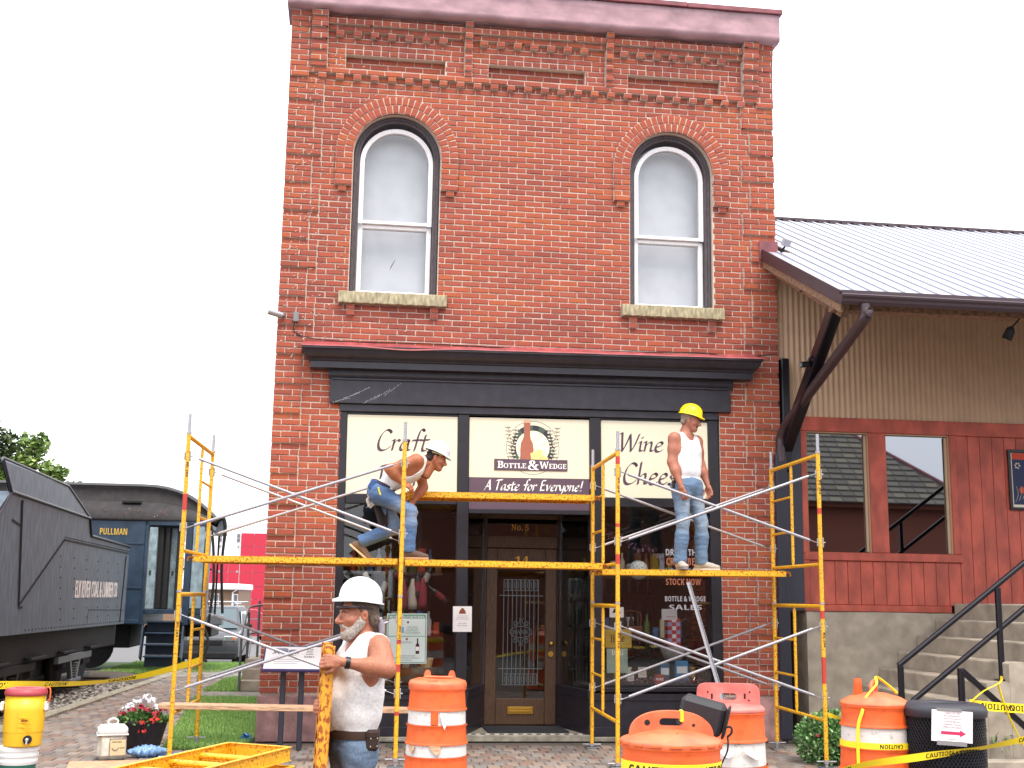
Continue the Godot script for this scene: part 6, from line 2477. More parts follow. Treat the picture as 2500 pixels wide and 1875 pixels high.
# ---------------------------------------------------------------- tape, drums and things on the ground
func tape(called: String, label: String, path: Array, twist: Array, width: float, words: Array) -> void:
	# a thin printed ribbon along a curve; twist: angle of the ribbon at each given point
	var n := thing(called, label, "caution tape")
	var p := curve(path, 10)
	var rows := []
	var count := p.size()
	var tw := func(f: float) -> float:
		var g := f * (twist.size() - 1)
		var i := mini(int(g), twist.size() - 2)
		return lerpf(twist[i], twist[i + 1], smoothstep(0, 1, g - i))
	var side := func(i: float) -> Vector3:
		var k := clampi(int(i), 0, count - 2)
		var d: Vector3 = (p[k + 1] - p[k]).normalized()
		var u := Vector3.UP - d * d.y
		u = u.normalized()
		return u.rotated(d, tw.call(i / (count - 1.0)))
	for i in count:
		var u: Vector3 = side.call(i) * width * 0.5
		rows.append([p[i] - u, p[i] + u])
	var b := MB.new()
	b.grid(rows)
	obj("ribbon", b, mats.tape_yellow, n)
	# words bent onto the ribbon, both faces
	var f := SystemFont.new()
	f.font_names = PackedStringArray(["Droid Sans"])
	f.font_weight = 700
	var length := 0.0
	var acc := [0.0]
	for i in count - 1:
		length += p[i].distance_to(p[i + 1])
		acc.append(length)
	for w in words:
		var tm := TextMesh.new()
		tm.font = f
		tm.text = w[1]
		tm.font_size = 32
		tm.pixel_size = 0.01
		tm.curve_step = 3.0
		tm.depth = 0.0
		var bb := tm.get_aabb()
		var arr := tm.surface_get_arrays(0)
		var vv: PackedVector3Array = arr[Mesh.ARRAY_VERTEX]
		var ii: PackedInt32Array = arr[Mesh.ARRAY_INDEX]
		var s: float = width * 0.62 / bb.size.y
		var wb := MB.new()
		var flipx := -1.0 if w.size() > 2 and w[2] else 1.0
		var place := func(q: Vector3) -> Vector3:
			var along: float = w[0] * length + (q.x - bb.get_center().x) * s * flipx
			var k := 0
			while k < count - 2 and acc[k + 1] < along:
				k += 1
			var fr: float = (along - acc[k]) / maxf(acc[k + 1] - acc[k], 1e-5)
			var pos: Vector3 = p[k].lerp(p[k + 1], fr)
			var u: Vector3 = side.call(k + fr)
			var d: Vector3 = (p[k + 1] - p[k]).normalized()
			return pos + u * (q.y - bb.get_center().y) * s * flipx + d.cross(u) * 0.0012
		for k in range(0, ii.size(), 3):
			wb.tri(place.call(vv[ii[k]]), place.call(vv[ii[k + 1]]), place.call(vv[ii[k + 2]]))
		obj("print", wb, mats.tape_ink, n)


func drum_body(n: Node3D, r: float, h: float, bands: Array) -> void:
	# r: radius at the foot; bands: [top, bottom, white?] as fractions from the top
	var k := 0
	for q in bands:
		var y1: float = h * (1.0 - q[0])
		var y0: float = h * (1.0 - q[1])
		var ra := r * (1.0 - 0.045 * k)
		var b := MB.new()
		var f0 := 1.0 - 0.16 * y0 / h
		var f1 := 1.0 - 0.16 * y1 / h
		if q[2]:
			b.lathe([Vector2(r * f0, y0), Vector2(r * f1, y1)], 40)
		else:
			b.lathe([Vector2(r * f0 + 0.012, y0), Vector2(r * f0 + 0.014, y0 + 0.01), Vector2(r * f0 + 0.002, y0 + 0.022), Vector2(r * f1 + 0.002, y1 - 0.022), Vector2(r * f1 + 0.014, y1 - 0.01), Vector2(r * f1 + 0.012, y1)], 40)
		obj("band", b, mats.drum_white if q[2] else mats.drum_orange, n)
		k += 1


func peel(n: Node3D, r: float, y: float, a: float, w: float, h: float, m: Material) -> void:
	# a torn flap of sheeting on the drum's side
	var rows := []
	for i in 5:
		var line := []
		for j in 4:
			var an := a + w * (j / 3.0 - 0.5)
			var rr := r + 0.003 + 0.02 * pow(i / 4.0, 2.0) * (1.0 - j / 3.0)
			line.append(V(cos(an) * rr, y - h * i / 4.0 * (0.6 + 0.4 * sin(j * 1.5)), sin(an) * rr))
		rows.append(line)
	var b := MB.new()
	b.grid(rows)
	obj("torn_sheeting", b, m, n)


func handle_plate(w: float, h: float, slot_w: float, slot_h: float, thick: float, rounded: float, slot_y: float) -> MB:
	# an upright plate with rounded shoulders and a slot, in x,y
	var b := MB.new()
	var o := []
	for k in 41:
		var t := k / 40.0
		var an := PI * (1.0 - t)
		var x := cos(an)
		var y := pow(absf(sin(an)), rounded)
		o.append(Vector2(signf(x) * pow(absf(x), rounded) * w / 2, y * h))
	var half := [[], []]
	for side in 2:
		var s := -1.0 if side == 0 else 1.0
		var p := PackedVector2Array()
		p.append(Vector2(0, 0))
		p.append(Vector2(s * w / 2, 0))
		for k in 20:
			var q: Vector2 = o[k] if s < 0 else o[40 - k]
			p.append(q)
		p.append(Vector2(0, h))
		p.append(Vector2(0, slot_y + slot_h / 2))
		for k in 9:
			var an := PI / 2 - PI * k / 8.0
			p.append(Vector2(s * (slot_w / 2 - slot_h / 2 + slot_h / 2 * cos(an)), slot_y + slot_h / 2 * sin(an)))
		p.append(Vector2(0, slot_y - slot_h / 2))
		b.prism(p, -thick / 2, thick / 2)
	return b


func make_drums() -> void:
	# left of the door: tall drum with two lugs and a bar handle
	var n := thing("traffic_drum", "orange and white traffic drum before the shop door, lid with two lugs", "traffic drum", at(1.861, 0, 4.10, -0.2))
	drum_body(n, 0.262, 0.90, [[0.0, 0.19, false], [0.19, 0.31, true], [0.31, 0.48, false], [0.48, 0.58, true], [0.58, 1.0, false]])
	var b := MB.new()
	b.lathe([Vector2(0.232, 0.895), Vector2(0.236, 0.93), Vector2(0.225, 0.955), Vector2(0.17, 0.972), Vector2(0.09, 0.965), Vector2(0, 0.96)], 40)
	b.bx(V(-0.12, 0.965, -0.10), V(0.12, 0.985, -0.06), 0.01)
	obj("lid", b, mats.drum_top, n)
	for x in [-0.10, 0.10]:
		b = MB.new()
		b.prism(P2([x - 0.035, 0.955, x + 0.035, 0.955, x + 0.022, 1.01, x + 0.012, 1.028, x - 0.012, 1.028, x - 0.022, 1.01]), -0.105, -0.075)
		b.tube([V(x, 1.008, -0.1055), V(x, 1.008, -0.0745)], 0.009, 8)
		obj("lug", b, mats.drum_top, n)
	b = MB.new()
	b.prism(P2([-0.045, 0.90, 0.045, 0.93, 0.03, 0.968, -0.05, 0.965]), 0.12, 0.215)
	obj("spout", b, mats.drum_top, n)
	peel(n, 0.245, 0.72, 1.2, 0.2, 0.13, mats.drum_white)
	peel(n, 0.25, 0.46, 2.3, 0.3, 0.06, mats.pale_wood)
	peel(n, 0.25, 0.47, 1.45, 0.35, 0.07, mats.pale_wood)
	b = MB.new()
	b.box(V(0.06, 0.105, 0.012), V(0.02, 0.675, 0.232), 0.004)
	obj("bare_patch", b, mats.drum_orange, n)
	# nearest drum, cropped by the frame: domed lid with arched handle
	n = thing("traffic_drum", "nearest orange traffic drum with arched handle lid, black bag resting behind", "traffic drum", at(2.833, 0, 8.29, -0.12))
	drum_body(n, 0.272, 0.945, [[0.0, 0.30, false], [0.30, 0.45, true], [0.45, 0.6, false], [0.6, 0.75, true], [0.75, 1.0, false]])
	b = MB.new()
	b.lathe([Vector2(0.233, 0.935), Vector2(0.241, 0.942), Vector2(0.242, 0.962), Vector2(0.235, 0.972), Vector2(0.20, 0.985), Vector2(0.15, 1.0), Vector2(0.08, 1.012), Vector2(0, 1.016)], 44)
	obj("lid", b, mats.drum_top, n)
	for k in 16:
		b = MB.new()
		var an := TAU * k / 16.0
		b.xf = Transform3D(Basis(Vector3.UP, -an + PI / 2), V(cos(an) * 0.243, 0.955, sin(an) * 0.243))
		b.box(V(0.055, 0.012, 0.006), Vector3.ZERO, 0.002)
		obj("lid_clip", b, mats.drum_orange, n)
	b = handle_plate(0.40, 0.118, 0.115, 0.038, 0.05, 0.85, 0.066)
	obj("handle", b, mats.drum_top, n, at(0, 0.982, 0))
	b = MB.new()
	b.tube([V(0.105, 1.036, 0.02), V(0.105, 1.036, 0.0265)], 0.008, 8)
	b.tube([V(-0.115, 1.045, 0.02), V(-0.115, 1.045, 0.0265)], 0.014, 10)
	obj("bolt_hole", b, mats.under_black, n)
	b = MB.new()
	b.prism(P2([-0.02, 0.985, 0.04, 0.995, 0.02, 1.012]), 0.026, 0.12)
	obj("lid_rib", b, mats.drum_top, n)
	b = MB.new()
	b.bx(V(0.043, 1.05, -0.027), V(0.058, 1.103, 0.028), 0.002)
	obj("tape_wrap", b, mats.tape_yellow, n)
	# tape round this drum, printed
	ring_tape(n, 0.2345, 0.842, 0.075, [[-0.42, "CAUTION"], [0.75, "CAUTION"]])
	# drum behind it with an upright slotted plate
	n = thing("traffic_drum", "orange and white traffic drum with pink upright slotted handle plate, behind the black bag", "traffic drum", at(3.57, 0, 6.62, -0.22))
	drum_body(n, 0.252, 0.955, [[0.0, 0.18, false], [0.18, 0.325, true], [0.325, 0.5, false], [0.5, 0.65, true], [0.65, 1.0, false]])
	b = MB.new()
	b.lathe([Vector2(0.212, 0.95), Vector2(0.222, 0.958), Vector2(0.222, 0.975), Vector2(0.205, 0.99), Vector2(0.1, 1.0), Vector2(0, 1.0)], 40)
	var pink := mat("drum_faded", Color("ee7f76"), 0.5, 0.0, tex.cloud, V(1, 1, 1))
	obj("lid", b, pink, n)
	obj("handle", handle_plate(0.385, 0.135, 0.105, 0.043, 0.03, 0.28, 0.055), pink, n, at(0, 0.985, 0))
	b = MB.new()
	for q in [[-0.1, 0.055, 0.006, 0.016], [0.1, 0.06, 0.006, 0.016], [-0.125, 0.08, 0.005, 0.005], [0.13, 0.085, 0.005, 0.005], [0.125, 0.035, 0.005, 0.005]]:
		b.box(V(q[2] * 2, q[3] * 2, 0.003), V(q[0], 0.985 + q[1], 0.0158), 0.001)
	obj("plate_hole", b, mats.under_black, n)
	peel(n, 0.238, 0.75, 1.0, 0.5, 0.06, mats.drum_white)
	peel(n, 0.238, 0.75, 1.7, 0.4, 0.05, mats.drum_white)
	# right drum beside the litter bin
	n = thing("traffic_drum", "orange and white traffic drum wrapped in caution tape beside the litter bin", "traffic drum", at(4.765, 0, 5.97, 0.3))
	drum_body(n, 0.262, 0.945, [[0.0, 0.145, false], [0.145, 0.285, true], [0.285, 0.455, false], [0.455, 0.6, true], [0.6, 1.0, false]])
	b = MB.new()
	b.lathe([Vector2(0.222, 0.94), Vector2(0.232, 0.948), Vector2(0.228, 0.965), Vector2(0.17, 0.998), Vector2(0.08, 1.022), Vector2(0, 1.03)], 40)
	obj("lid", b, mats.drum_top, n)
	b = MB.new()
	b.tube(curve([V(-0.05, 1.01, 0.05), V(-0.045, 1.07, 0.02), V(0.0, 1.10, 0.0), V(0.035, 1.08, -0.03), V(0.04, 1.0, -0.05)], 5), 0.016, 8)
	obj("handle", b, mats.drum_top, n)
	peel(n, 0.24, 0.80, 1.05, 0.16, 0.13, mats.drum_white)
	ring_tape(n, 0.2365, 0.695, 0.04, [[-0.25, "CAUTION", true], [0.9, "CAUTION", true]])
	b = MB.new()
	b.tube(curve([V(-0.16, 0.98, 0.08), V(-0.1, 1.03, 0.07), V(-0.03, 1.085, 0.06), V(0.0, 1.13, 0.02), V(0.09, 1.07, 0.04), V(0.14, 1.02, 0.06)], 5), 0.011, 6, true, 0.35)
	b.tube(curve([V(-0.16, 0.98, 0.08), V(-0.20, 0.92, 0.12), V(-0.235, 0.8, 0.11), V(-0.24, 0.55, 0.11), V(-0.245, 0.3, 0.12), V(-0.18, 0.1, 0.18)], 6), 0.011, 6, true, 0.3)
	b.tube(curve([V(0.225, 0.62, 0.1), V(0.25, 0.3, 0.1), V(0.27, 0.02, 0.12)], 6), 0.010, 6, true, 0.3)
	obj("tape_end", b, mats.tape_yellow, n)
	var c := thing("plastic_cup", "small orange cup standing on the drum beside the litter bin", "cup", at(4.655, 1.0, 5.95))
	b = MB.new()
	b.lathe([Vector2(0, 0), Vector2(0.032, 0), Vector2(0.024, 0.115), Vector2(0.021, 0.115), Vector2(0.02, 0.08), Vector2(0, 0.08)], 18)
	obj("cup_wall", b, mats.drum_orange, c)
	# black speaker bag lying on the nearest drum, with its strap
	var s := thing("black_case", "black padded case resting against the nearest drum, strap hanging down", "case", Transform3D(Basis.from_euler(V(0.05, -0.35, -0.24)), V(3.075, 1.045, 7.93)))
	b = MB.new()
	b.box(V(0.225, 0.165, 0.15), Vector3.ZERO, 0.02)
	obj("shell", b, mat("nylon", Color("25242b"), 0.6, 0.0, tex.fine, V(6, 6, 6)), s)
	b = MB.new()
	b.bx(V(0.118, -0.078, -0.07), V(0.132, 0.078, 0.07), 0.012)
	obj("end_cap", b, mats.under_black, s)
	b = MB.new()
	b.tube(curve([V(0.12, -0.02, 0.06), V(0.155, -0.005, 0.07), V(0.165, -0.03, 0.075), V(0.15, -0.055, 0.075)], 4), 0.006, 6)
	obj("clip", b, mats.under_black, s)
	b = MB.new()
	b.tube(curve([V(0.15, -0.05, 0.075), V(0.165, -0.12, 0.08), V(0.15, -0.25, 0.09), V(0.22, -0.45, 0.1)], 6), 0.012, 6, true, 0.4)
	obj("strap", b, mats.under_black, s)


func ring_tape(n: Node3D, r: float, y: float, w: float, words: Array) -> void:
	var b := MB.new()
	b.lathe([Vector2(r + 0.004, y - w / 2), Vector2(r + 0.003, y + w / 2)], 48)
	obj("tape", b, mats.tape_yellow, n)
	var f := SystemFont.new()
	f.font_names = PackedStringArray(["Droid Sans"])
	f.font_weight = 700
	for q in words:
		var tm := TextMesh.new()
		tm.font = f
		tm.text = q[1]
		tm.font_size = 32
		tm.pixel_size = 0.01
		tm.curve_step = 2.0
		tm.depth = 0.0
		var bb := tm.get_aabb()
		var arr := tm.surface_get_arrays(0)
		var vv: PackedVector3Array = arr[Mesh.ARRAY_VERTEX]
		var ii: PackedInt32Array = arr[Mesh.ARRAY_INDEX]
		var s: float = w * 0.66 / bb.size.y
		var o := MB.new()
		var up := -1.0 if q.size() > 2 else 1.0
		var place := func(p: Vector3) -> Vector3:
			var an: float = PI / 2 - (q[0] + (p.x - bb.get_center().x) * s * up / r)
			return V(cos(an) * (r + 0.0055), y + (p.y - bb.get_center().y) * s * up, sin(an) * (r + 0.0055))
		for k in range(0, ii.size(), 3):
			o.tri(place.call(vv[ii[k]]), place.call(vv[ii[k + 1]]), place.call(vv[ii[k + 2]]))
		obj("tape_print", o, mats.tape_ink, n)


func flower_head(b: MB, p: Vector3, s: float, col: Color, r: RandomNumberGenerator) -> void:
	for k in 26:
		var u := V(r.randfn(), absf(r.randfn()) * 0.7, r.randfn()).normalized()
		b.col = col * r.randf_range(0.75, 1.1)
		var q := p + u * s
		var d := u.cross(V(r.randfn(), r.randfn(), r.randfn())).normalized() * s * 0.34
		var e := d.cross(u).normalized() * s * 0.34
		b.quad(q - d, q - e, q + d, q + e)


func make_left_things() -> void:
	var r := RandomNumberGenerator.new()
	r.seed = 77
	# planter
	var n := thing("flower_planter", "black tub planted with red and white flowers on the alley bricks", "planter", at(-1.07, 0, 0.86))
	var b := MB.new()
	b.lathe([Vector2(0, 0.0), Vector2(0.165, 0.0), Vector2(0.185, 0.08), Vector2(0.24, 0.285), Vector2(0.248, 0.295), Vector2(0.25, 0.32), Vector2(0.235, 0.325), Vector2(0.225, 0.28), Vector2(0, 0.27)], 32)
	obj("tub", b, mat("tub", Color("262229"), 0.6, 0.0, tex.streak, V(2, 0.6, 2)), n)
	b = MB.new()
	for k in 900:
		var an := r.randf() * TAU
		var rad := 0.26 * sqrt(r.randf())
		var p := V(cos(an) * rad, 0.29 + r.randf() * 0.14 * (1.2 - rad / 0.27), sin(an) * rad)
		b.col = lin(["3f6a2c", "55803a", "2f5424", "6d9050"][r.randi() % 4]) * r.randf_range(0.7, 1.2)
		var d := V(cos(an) * 0.5 + r.randfn() * 0.5, 0.5 + r.randfn() * 0.4, sin(an) * 0.5 + r.randfn() * 0.5).normalized() * 0.042
		var s := d.cross(V(r.randfn(), 1, r.randfn())).normalized() * 0.016
		b.tri(p, p + d * 0.5 + s, p + d)
		b.tri(p, p + d, p + d * 0.5 - s)
	stuff("foliage", b, mats.leaf, n)
	for q in [[-0.13, 0.45, 0.1, 0], [-0.07, 0.50, 0.05, 0], [0.02, 0.53, 0.0, 0], [0.08, 0.50, 0.05, 0], [-0.17, 0.42, 0.12, 0], [0.15, 0.44, 0.08, 0], [-0.20, 0.37, 0.1, 1], [-0.1, 0.42, 0.14, 1], [-0.02, 0.44, 0.12, 1], [0.06, 0.42, 0.15, 1], [0.14, 0.38, 0.15, 1], [0.2, 0.41, 0.05, 1], [0.02, 0.30, 0.23, 2], [0.16, 0.33, 0.2, 2], [0.04, 0.22, 0.25, 2], [0.11, 0.31, 0.22, 2]]:
		b = MB.new()
		flower_head(b, V(q[0], q[1], q[2]), 0.05 if q[3] == 0 else 0.042, [lin("e8e2ec"), lin("a82038"), lin("cc3028")][q[3]], r)
		obj("flower", b, mats.leaf, n)
	# white lidded jug with a paper label
	n = thing("white_jug", "dirty white plastic jug with ring handle and torn label, left of the planter", "jug", at(-1.24, 0, 1.50, 0.25))
	b = MB.new()
	b.box(V(0.27, 0.24, 0.23), V(0, 0.125, 0), 0.04)
	b.col = lin("d6cfc2")
	obj("tank", b, mat("jug_plastic", Color("dcd5c8"), 0.5, 0.0, tex.cloud, V(1.5, 1.5, 1.5)), n)
	b = MB.new()
	b.box(V(0.285, 0.085, 0.245), V(0, 0.285, 0), 0.03)
	b.box(V(0.30, 0.012, 0.26), V(0, 0.243, 0), 0.005)
	obj("lid", b, mats.white_plastic, n)
	b = MB.new()
	var loop := []
	for k in 17:
		loop.append(V(0.048 * cos(TAU * k / 16), 0.358 + 0.03 * sin(TAU * k / 16), 0))
	b.tube(loop, 0.009, 6, false)
	obj("ring_handle", b, mats.white_plastic, n)
	b = MB.new()
	b.col = lin("cdb892")
	b.bx(V(-0.02, 0.05, 0.1155), V(0.125, 0.20, 0.118))
	b.col = lin("3d3340")
	b.bx(V(-0.022, 0.2, 0.1155), V(0.126, 0.206, 0.1185))
	b.bx(V(-0.025, 0.045, 0.1155), V(-0.019, 0.206, 0.1185))
	b.tube(curve([V(0.0, 0.12, 0.119), V(0.02, 0.10, 0.119), V(0.05, 0.105, 0.119), V(0.06, 0.125, 0.119)], 5), 0.008, 5, true, 0.3)
	b.bx(V(0.07, 0.115, 0.1183), V(0.12, 0.122, 0.119))
	obj("paper_label", b, mats.matte, n)
	lettering("print", "NON TOXIC", true, false, 0.014, mats.tape_ink, n, at(0.045, 0.175, 0.1185), 0.09, 0.001)
	# yellow cooler on a white bucket
	n = thing("white_bucket", "white plastic bucket with green label under the yellow cooler", "bucket", at(-1.52, 0, 3.60))
	b = MB.new()
	b.lathe([Vector2(0, 0.0), Vector2(0.128, 0.0), Vector2(0.140, 0.24), Vector2(0.151, 0.25), Vector2(0.151, 0.27), Vector2(0.143, 0.275), Vector2(0.146, 0.29), Vector2(0.154, 0.295), Vector2(0.154, 0.315), Vector2(0.147, 0.32), Vector2(0.149, 0.335), Vector2(0.156, 0.34), Vector2(0.157, 0.37), Vector2(0.15, 0.376), Vector2(0, 0.374)], 36)
	obj("pail", b, mats.white_plastic, n)
	b = MB.new()
	b.col = lin("1f5a4c")
	var band := []
	for y in [0.06, 0.232]:
		var line := []
		for k in 25:
			var an := -0.2 + k * 0.125
			line.append(V(cos(an) * (0.1295 + 0.05 * y), y, sin(an) * (0.1295 + 0.05 * y)))
		band.append(line)
	b.grid(band, false, true)
	b.col = lin("c9c45a")
	b.bx(V(-0.06, 0.15, 0.137), V(-0.005, 0.20, 0.1395))
	obj("wrap_label", b, mats.plastic, n)
	n = thing("drink_cooler", "yellow drink cooler with dark red lid and spigot, on the white bucket", "cooler", at(-1.49, 0.376, 3.63))
	var dx := 1.0
	b = MB.new()
	b.lathe([Vector2(0, 0.0), Vector2(0.138, 0.0), Vector2(0.147, 0.012), Vector2(0.152, 0.115), Vector2(0.156, 0.118), Vector2(0.158, 0.275), Vector2(0.155, 0.28), Vector2(0.157, 0.40), Vector2(0, 0.40)], 40)
	b.bx(V(-0.012, 0.13, 0.1585), V(-0.008, 0.27, 0.1605))
	obj("tank", b, mat("cooler_yellow", Color("e6b224"), 0.4, 0.0, tex.faint, V(1, 1, 1)), n)
	b = MB.new()
	b.lathe([Vector2(0.157, 0.401), Vector2(0.166, 0.405), Vector2(0.167, 0.425), Vector2(0.155, 0.455), Vector2(0.12, 0.462), Vector2(0.1, 0.452), Vector2(0, 0.448)], 40)
	b.bx(V(-0.09, 0.452, -0.018), V(0.09, 0.464, 0.018), 0.008)
	obj("lid", b, mat("cooler_red", Color("a03a44"), 0.45), n)
	for q in [-1.0, 1.0]:
		b = MB.new()
		b.box(V(0.03, 0.075, 0.07), V(q * 0.168, 0.315, 0.04 if q < 0 else 0.0), 0.012)
		obj("side_handle", b, mats.white_plastic, n)
	b = MB.new()
	b.tube([V(0.075, 0.062, 0.125), V(0.08, 0.062, 0.155)], 0.034, 14)
	obj("spigot_collar", b, mats.under_black, n)
	b = MB.new()
	b.ball(V(0.082, 0.065, 0.168), V(0.015, 0.015, 0.02))
	b.tube([V(0.083, 0.06, 0.178), V(0.083, 0.03, 0.18)], 0.009, 8)
	obj("spigot", b, mats.chrome, n)
	b = MB.new()
	for y in [0.16, 0.195, 0.23]:
		b.bx(V(0.0, y, 0.154), V(0.11, y + 0.003, 0.1605))
	obj("moulding", b, mats.cooler_yellow, n)
	lettering("embossed_word", "igloo", true, false, 0.024, mats.scaffold_rust, n, at(0.045, 0.212, 0.153), 0.0, 0.012)
	b = MB.new()
	b.tube(curve([V(0.14, 0.45, 0.0), V(0.19, 0.46, 0.02), V(0.2, 0.38, 0.03), V(0.178, 0.34, 0.02)], 5), 0.006, 6)
	obj("cord", b, mats.drum_orange, n)
	# blue bag and rods at the tub's foot, blue scrap by the plinth
	b = MB.new()
	var rows := []
	for i in 16:
		var line := []
		for j in 12:
			var an := TAU * j / 12.0
			var rr := 0.055 * (0.35 + sin(PI * clampf(i / 15.0, 0.03, 0.97))) * (1.0 + 0.25 * sin(i * 2.3 + j * 1.7))
			line.append(V(-0.19 + 0.38 * i / 15.0, 0.055 + rr * sin(an) * 0.8, rr * cos(an) * 1.3))
		rows.append(line)
	b.grid(rows, true)
	tag(obj("plastic_bag", b, mat("blue_plastic", Color("8fbcf0"), 0.25, 0.0, tex.speck, V(1.5, 1.5, 1.5)), self, at(-0.93, 0.0, 1.32, 0.35)), "crumpled light blue plastic bag on the bricks before the planter", "bag")
	b = MB.new()
	for k in 30:
		var u := V(r.randfn(), r.randfn(), r.randfn()).normalized()
		var p := u * 0.045 + V(0, 0.05, 0)
		var d := u.cross(V(1, 0.3, 0.2)).normalized() * 0.035
		var e := d.cross(u).normalized() * 0.03
		b.col = lin(["3a86c8", "7ab4e6", "2a64a4"][k % 3])
		b.quad(p - d, p - e + u * 0.012, p + d, p + e)
	tag(obj("plastic_scrap", b, mats.plastic, self, at(-0.10, 0.0, 0.08)), "crumpled blue plastic scrap on the grass by the shop plinth", "litter")
	for q in [[-0.72, 1.25, 0.5, "3a78b0", "thin blue rod lying beside the blue bag"], [-0.55, 1.12, 0.62, "2c2a30", "thin dark rod lying at the lawn edge"], [-0.5, 1.02, 0.66, "6d6a70", "thin grey rod lying at the lawn edge beside the dark one"]]:
		b = MB.new()
		b.col = lin(q[3])
		b.tube([V(-0.25, 0.018, 0), V(0.25, 0.018, 0)], 0.012, 8)
		tag(obj("metal_rod", b, mats.metal_paint, self, at(q[0], 0, q[1], q[2])), q[4], "rod")
	b = MB.new()
	b.bx(V(-0.5, 0.004, -0.32), V(0.55, 0.022, 0.32), 0.003)
	tag(obj("plywood_sheet", b, mats.pale_wood, self, at(-1.0, 0, 2.05, 0.2)), "pale plywood sheet lying flat on the bricks by the jug", "board")
	# interpretive marker on two posts
	n = thing("history_marker", "white tilted history panel with a sketch, on two dark posts by the shop corner", "sign", at(0, 0, 0))
	b = MB.new()
	b.bx(V(0.305, 0.0, 0.72), V(0.36, 0.84, 0.775), 0.006)
	obj("post", b, mats.post_black, n)
	b = MB.new()
	b.bx(V(0.50, 0.0, 0.72), V(0.555, 0.84, 0.775), 0.006)
	obj("post", b, mats.post_black, n)
	var tt := Transform3D(Basis(V(1, 0, 0), -0.86), V(0.43, 0.945, 0.80))
	b = MB.new()
	b.box(V(0.63, 0.37, 0.03), Vector3.ZERO, 0.004)
	obj("frame", b, mat("marker_blue", Color("3a3466"), 0.5), n, tt)
	b = MB.new()
	b.bx(V(-0.295, -0.165, 0.0152), V(0.295, 0.165, 0.018))
	obj("panel", b, mats.print_white, n, tt)
	b = MB.new()
	b.col = lin("8d8ea0")
	b.prism(P2([-0.21, 0.07, -0.06, 0.07, -0.06, 0.135, -0.09, 0.145, -0.19, 0.14, -0.21, 0.12]), 0.0182, 0.0188)
	b.prism(P2([-0.055, 0.07, 0.06, 0.07, 0.06, 0.12, -0.02, 0.125, -0.055, 0.11]), 0.0182, 0.0188)
	b.col = lin("4a4a5c")
	for k in 14:
		b.bx(V(-0.2 + 0.018 * k, 0.085 + 0.004 * (k % 3), 0.0189), V(-0.192 + 0.018 * k, 0.105 + 0.006 * (k % 2), 0.0193))
		b.bx(V(-0.22 + 0.02 * k, 0.05 + 0.008 * (k % 3), 0.0189), V(-0.21 + 0.02 * k, 0.064 + 0.008 * (k % 2), 0.0193))
	obj("sketch", b, mats.matte, n, tt)
	for k in 4:
		lettering("print", ["WAS", "JESSE", "JAMES", "HERE?"][k], true, true, 0.024, mats.tape_ink, n, tt * Transform3D(Basis.IDENTITY, V(0.17, 0.125 - 0.037 * k, 0.0185)), 0.0, 0.001)
	for k in 3:
		b = MB.new()
		b.col = lin("9a9aa8")
		b.bx(V(-0.2, -0.03 - 0.03 * k, 0.0182), V(0.05 + 0.03 * (k % 2), -0.022 - 0.03 * k, 0.0187))
		obj("print_line", b, mats.matte, n, tt)
	# stack of spare platforms lying in the foreground
	for k in 4:
		spare_platform(k)
	# tape along the alley from the left to the scaffold, and behind it
	tape("caution_tape", "yellow caution tape stretched across the alley to the left scaffold posts", [V(-3.4, 0.78, 3.6), V(-2.2, 0.735, 2.0), V(-1.6, 0.70, 1.1), V(-1.1, 0.76, 0.75), V(-0.60, 0.90, 0.43)], [0.0, 0.1, 0.8, 1.0, 0.5, 0.2], 0.075, [[0.30, "CAUTION"], [0.45, "CAUTION"], [0.62, "CAUTION"], [0.80, "CAUTION"]])
	# camera, box and cable high on the shop's left corner
	n = thing("security_camera", "grey bullet camera high on the left corner of the brick front", "camera", BX)
	b = MB.new()
	b.tube([V(0.06, 4.85, 0.10), V(-0.10, 4.88, 0.16)], 0.038, 12)
	obj("housing", b, mats.galvanised, n)
	b = MB.new()
	b.tube([V(0.08, 4.86, 0.02), V(0.06, 4.85, 0.09)], 0.016, 8)
	b.ball(V(0.07, 4.85, 0.09), V(0.03, 0.03, 0.03))
	obj("bracket", b, mats.iron, n)
	b = MB.new()
	b.bx(V(0.19, 4.79, 0.032), V(0.255, 4.905, 0.085), 0.006)
	tag(obj("junction_box", b, mat("box_grey", Color("77767a"), 0.5), self, BX), "small grey junction box on the quoins beside the camera", "box")
	b = MB.new()
	b.tube(curve([V(0.21, 4.79, 0.04), V(0.20, 4.70, 0.04), V(0.26, 4.64, 0.04), V(0.45, 4.60, 0.03), V(0.8, 4.585, 0.02), V(1.8, 4.60, 0.015), V(3.0, 4.59, 0.015), V(4.4, 4.61, 0.015), V(5.2, 4.63, 0.015), V(5.6, 4.58, 0.02), V(6.12, 4.66, 0.03)], 6), 0.006, 5)
	tag(obj("cable", b, mats.under_black, self, BX), "thin black cable running along the bricks above the cornice", "cable")


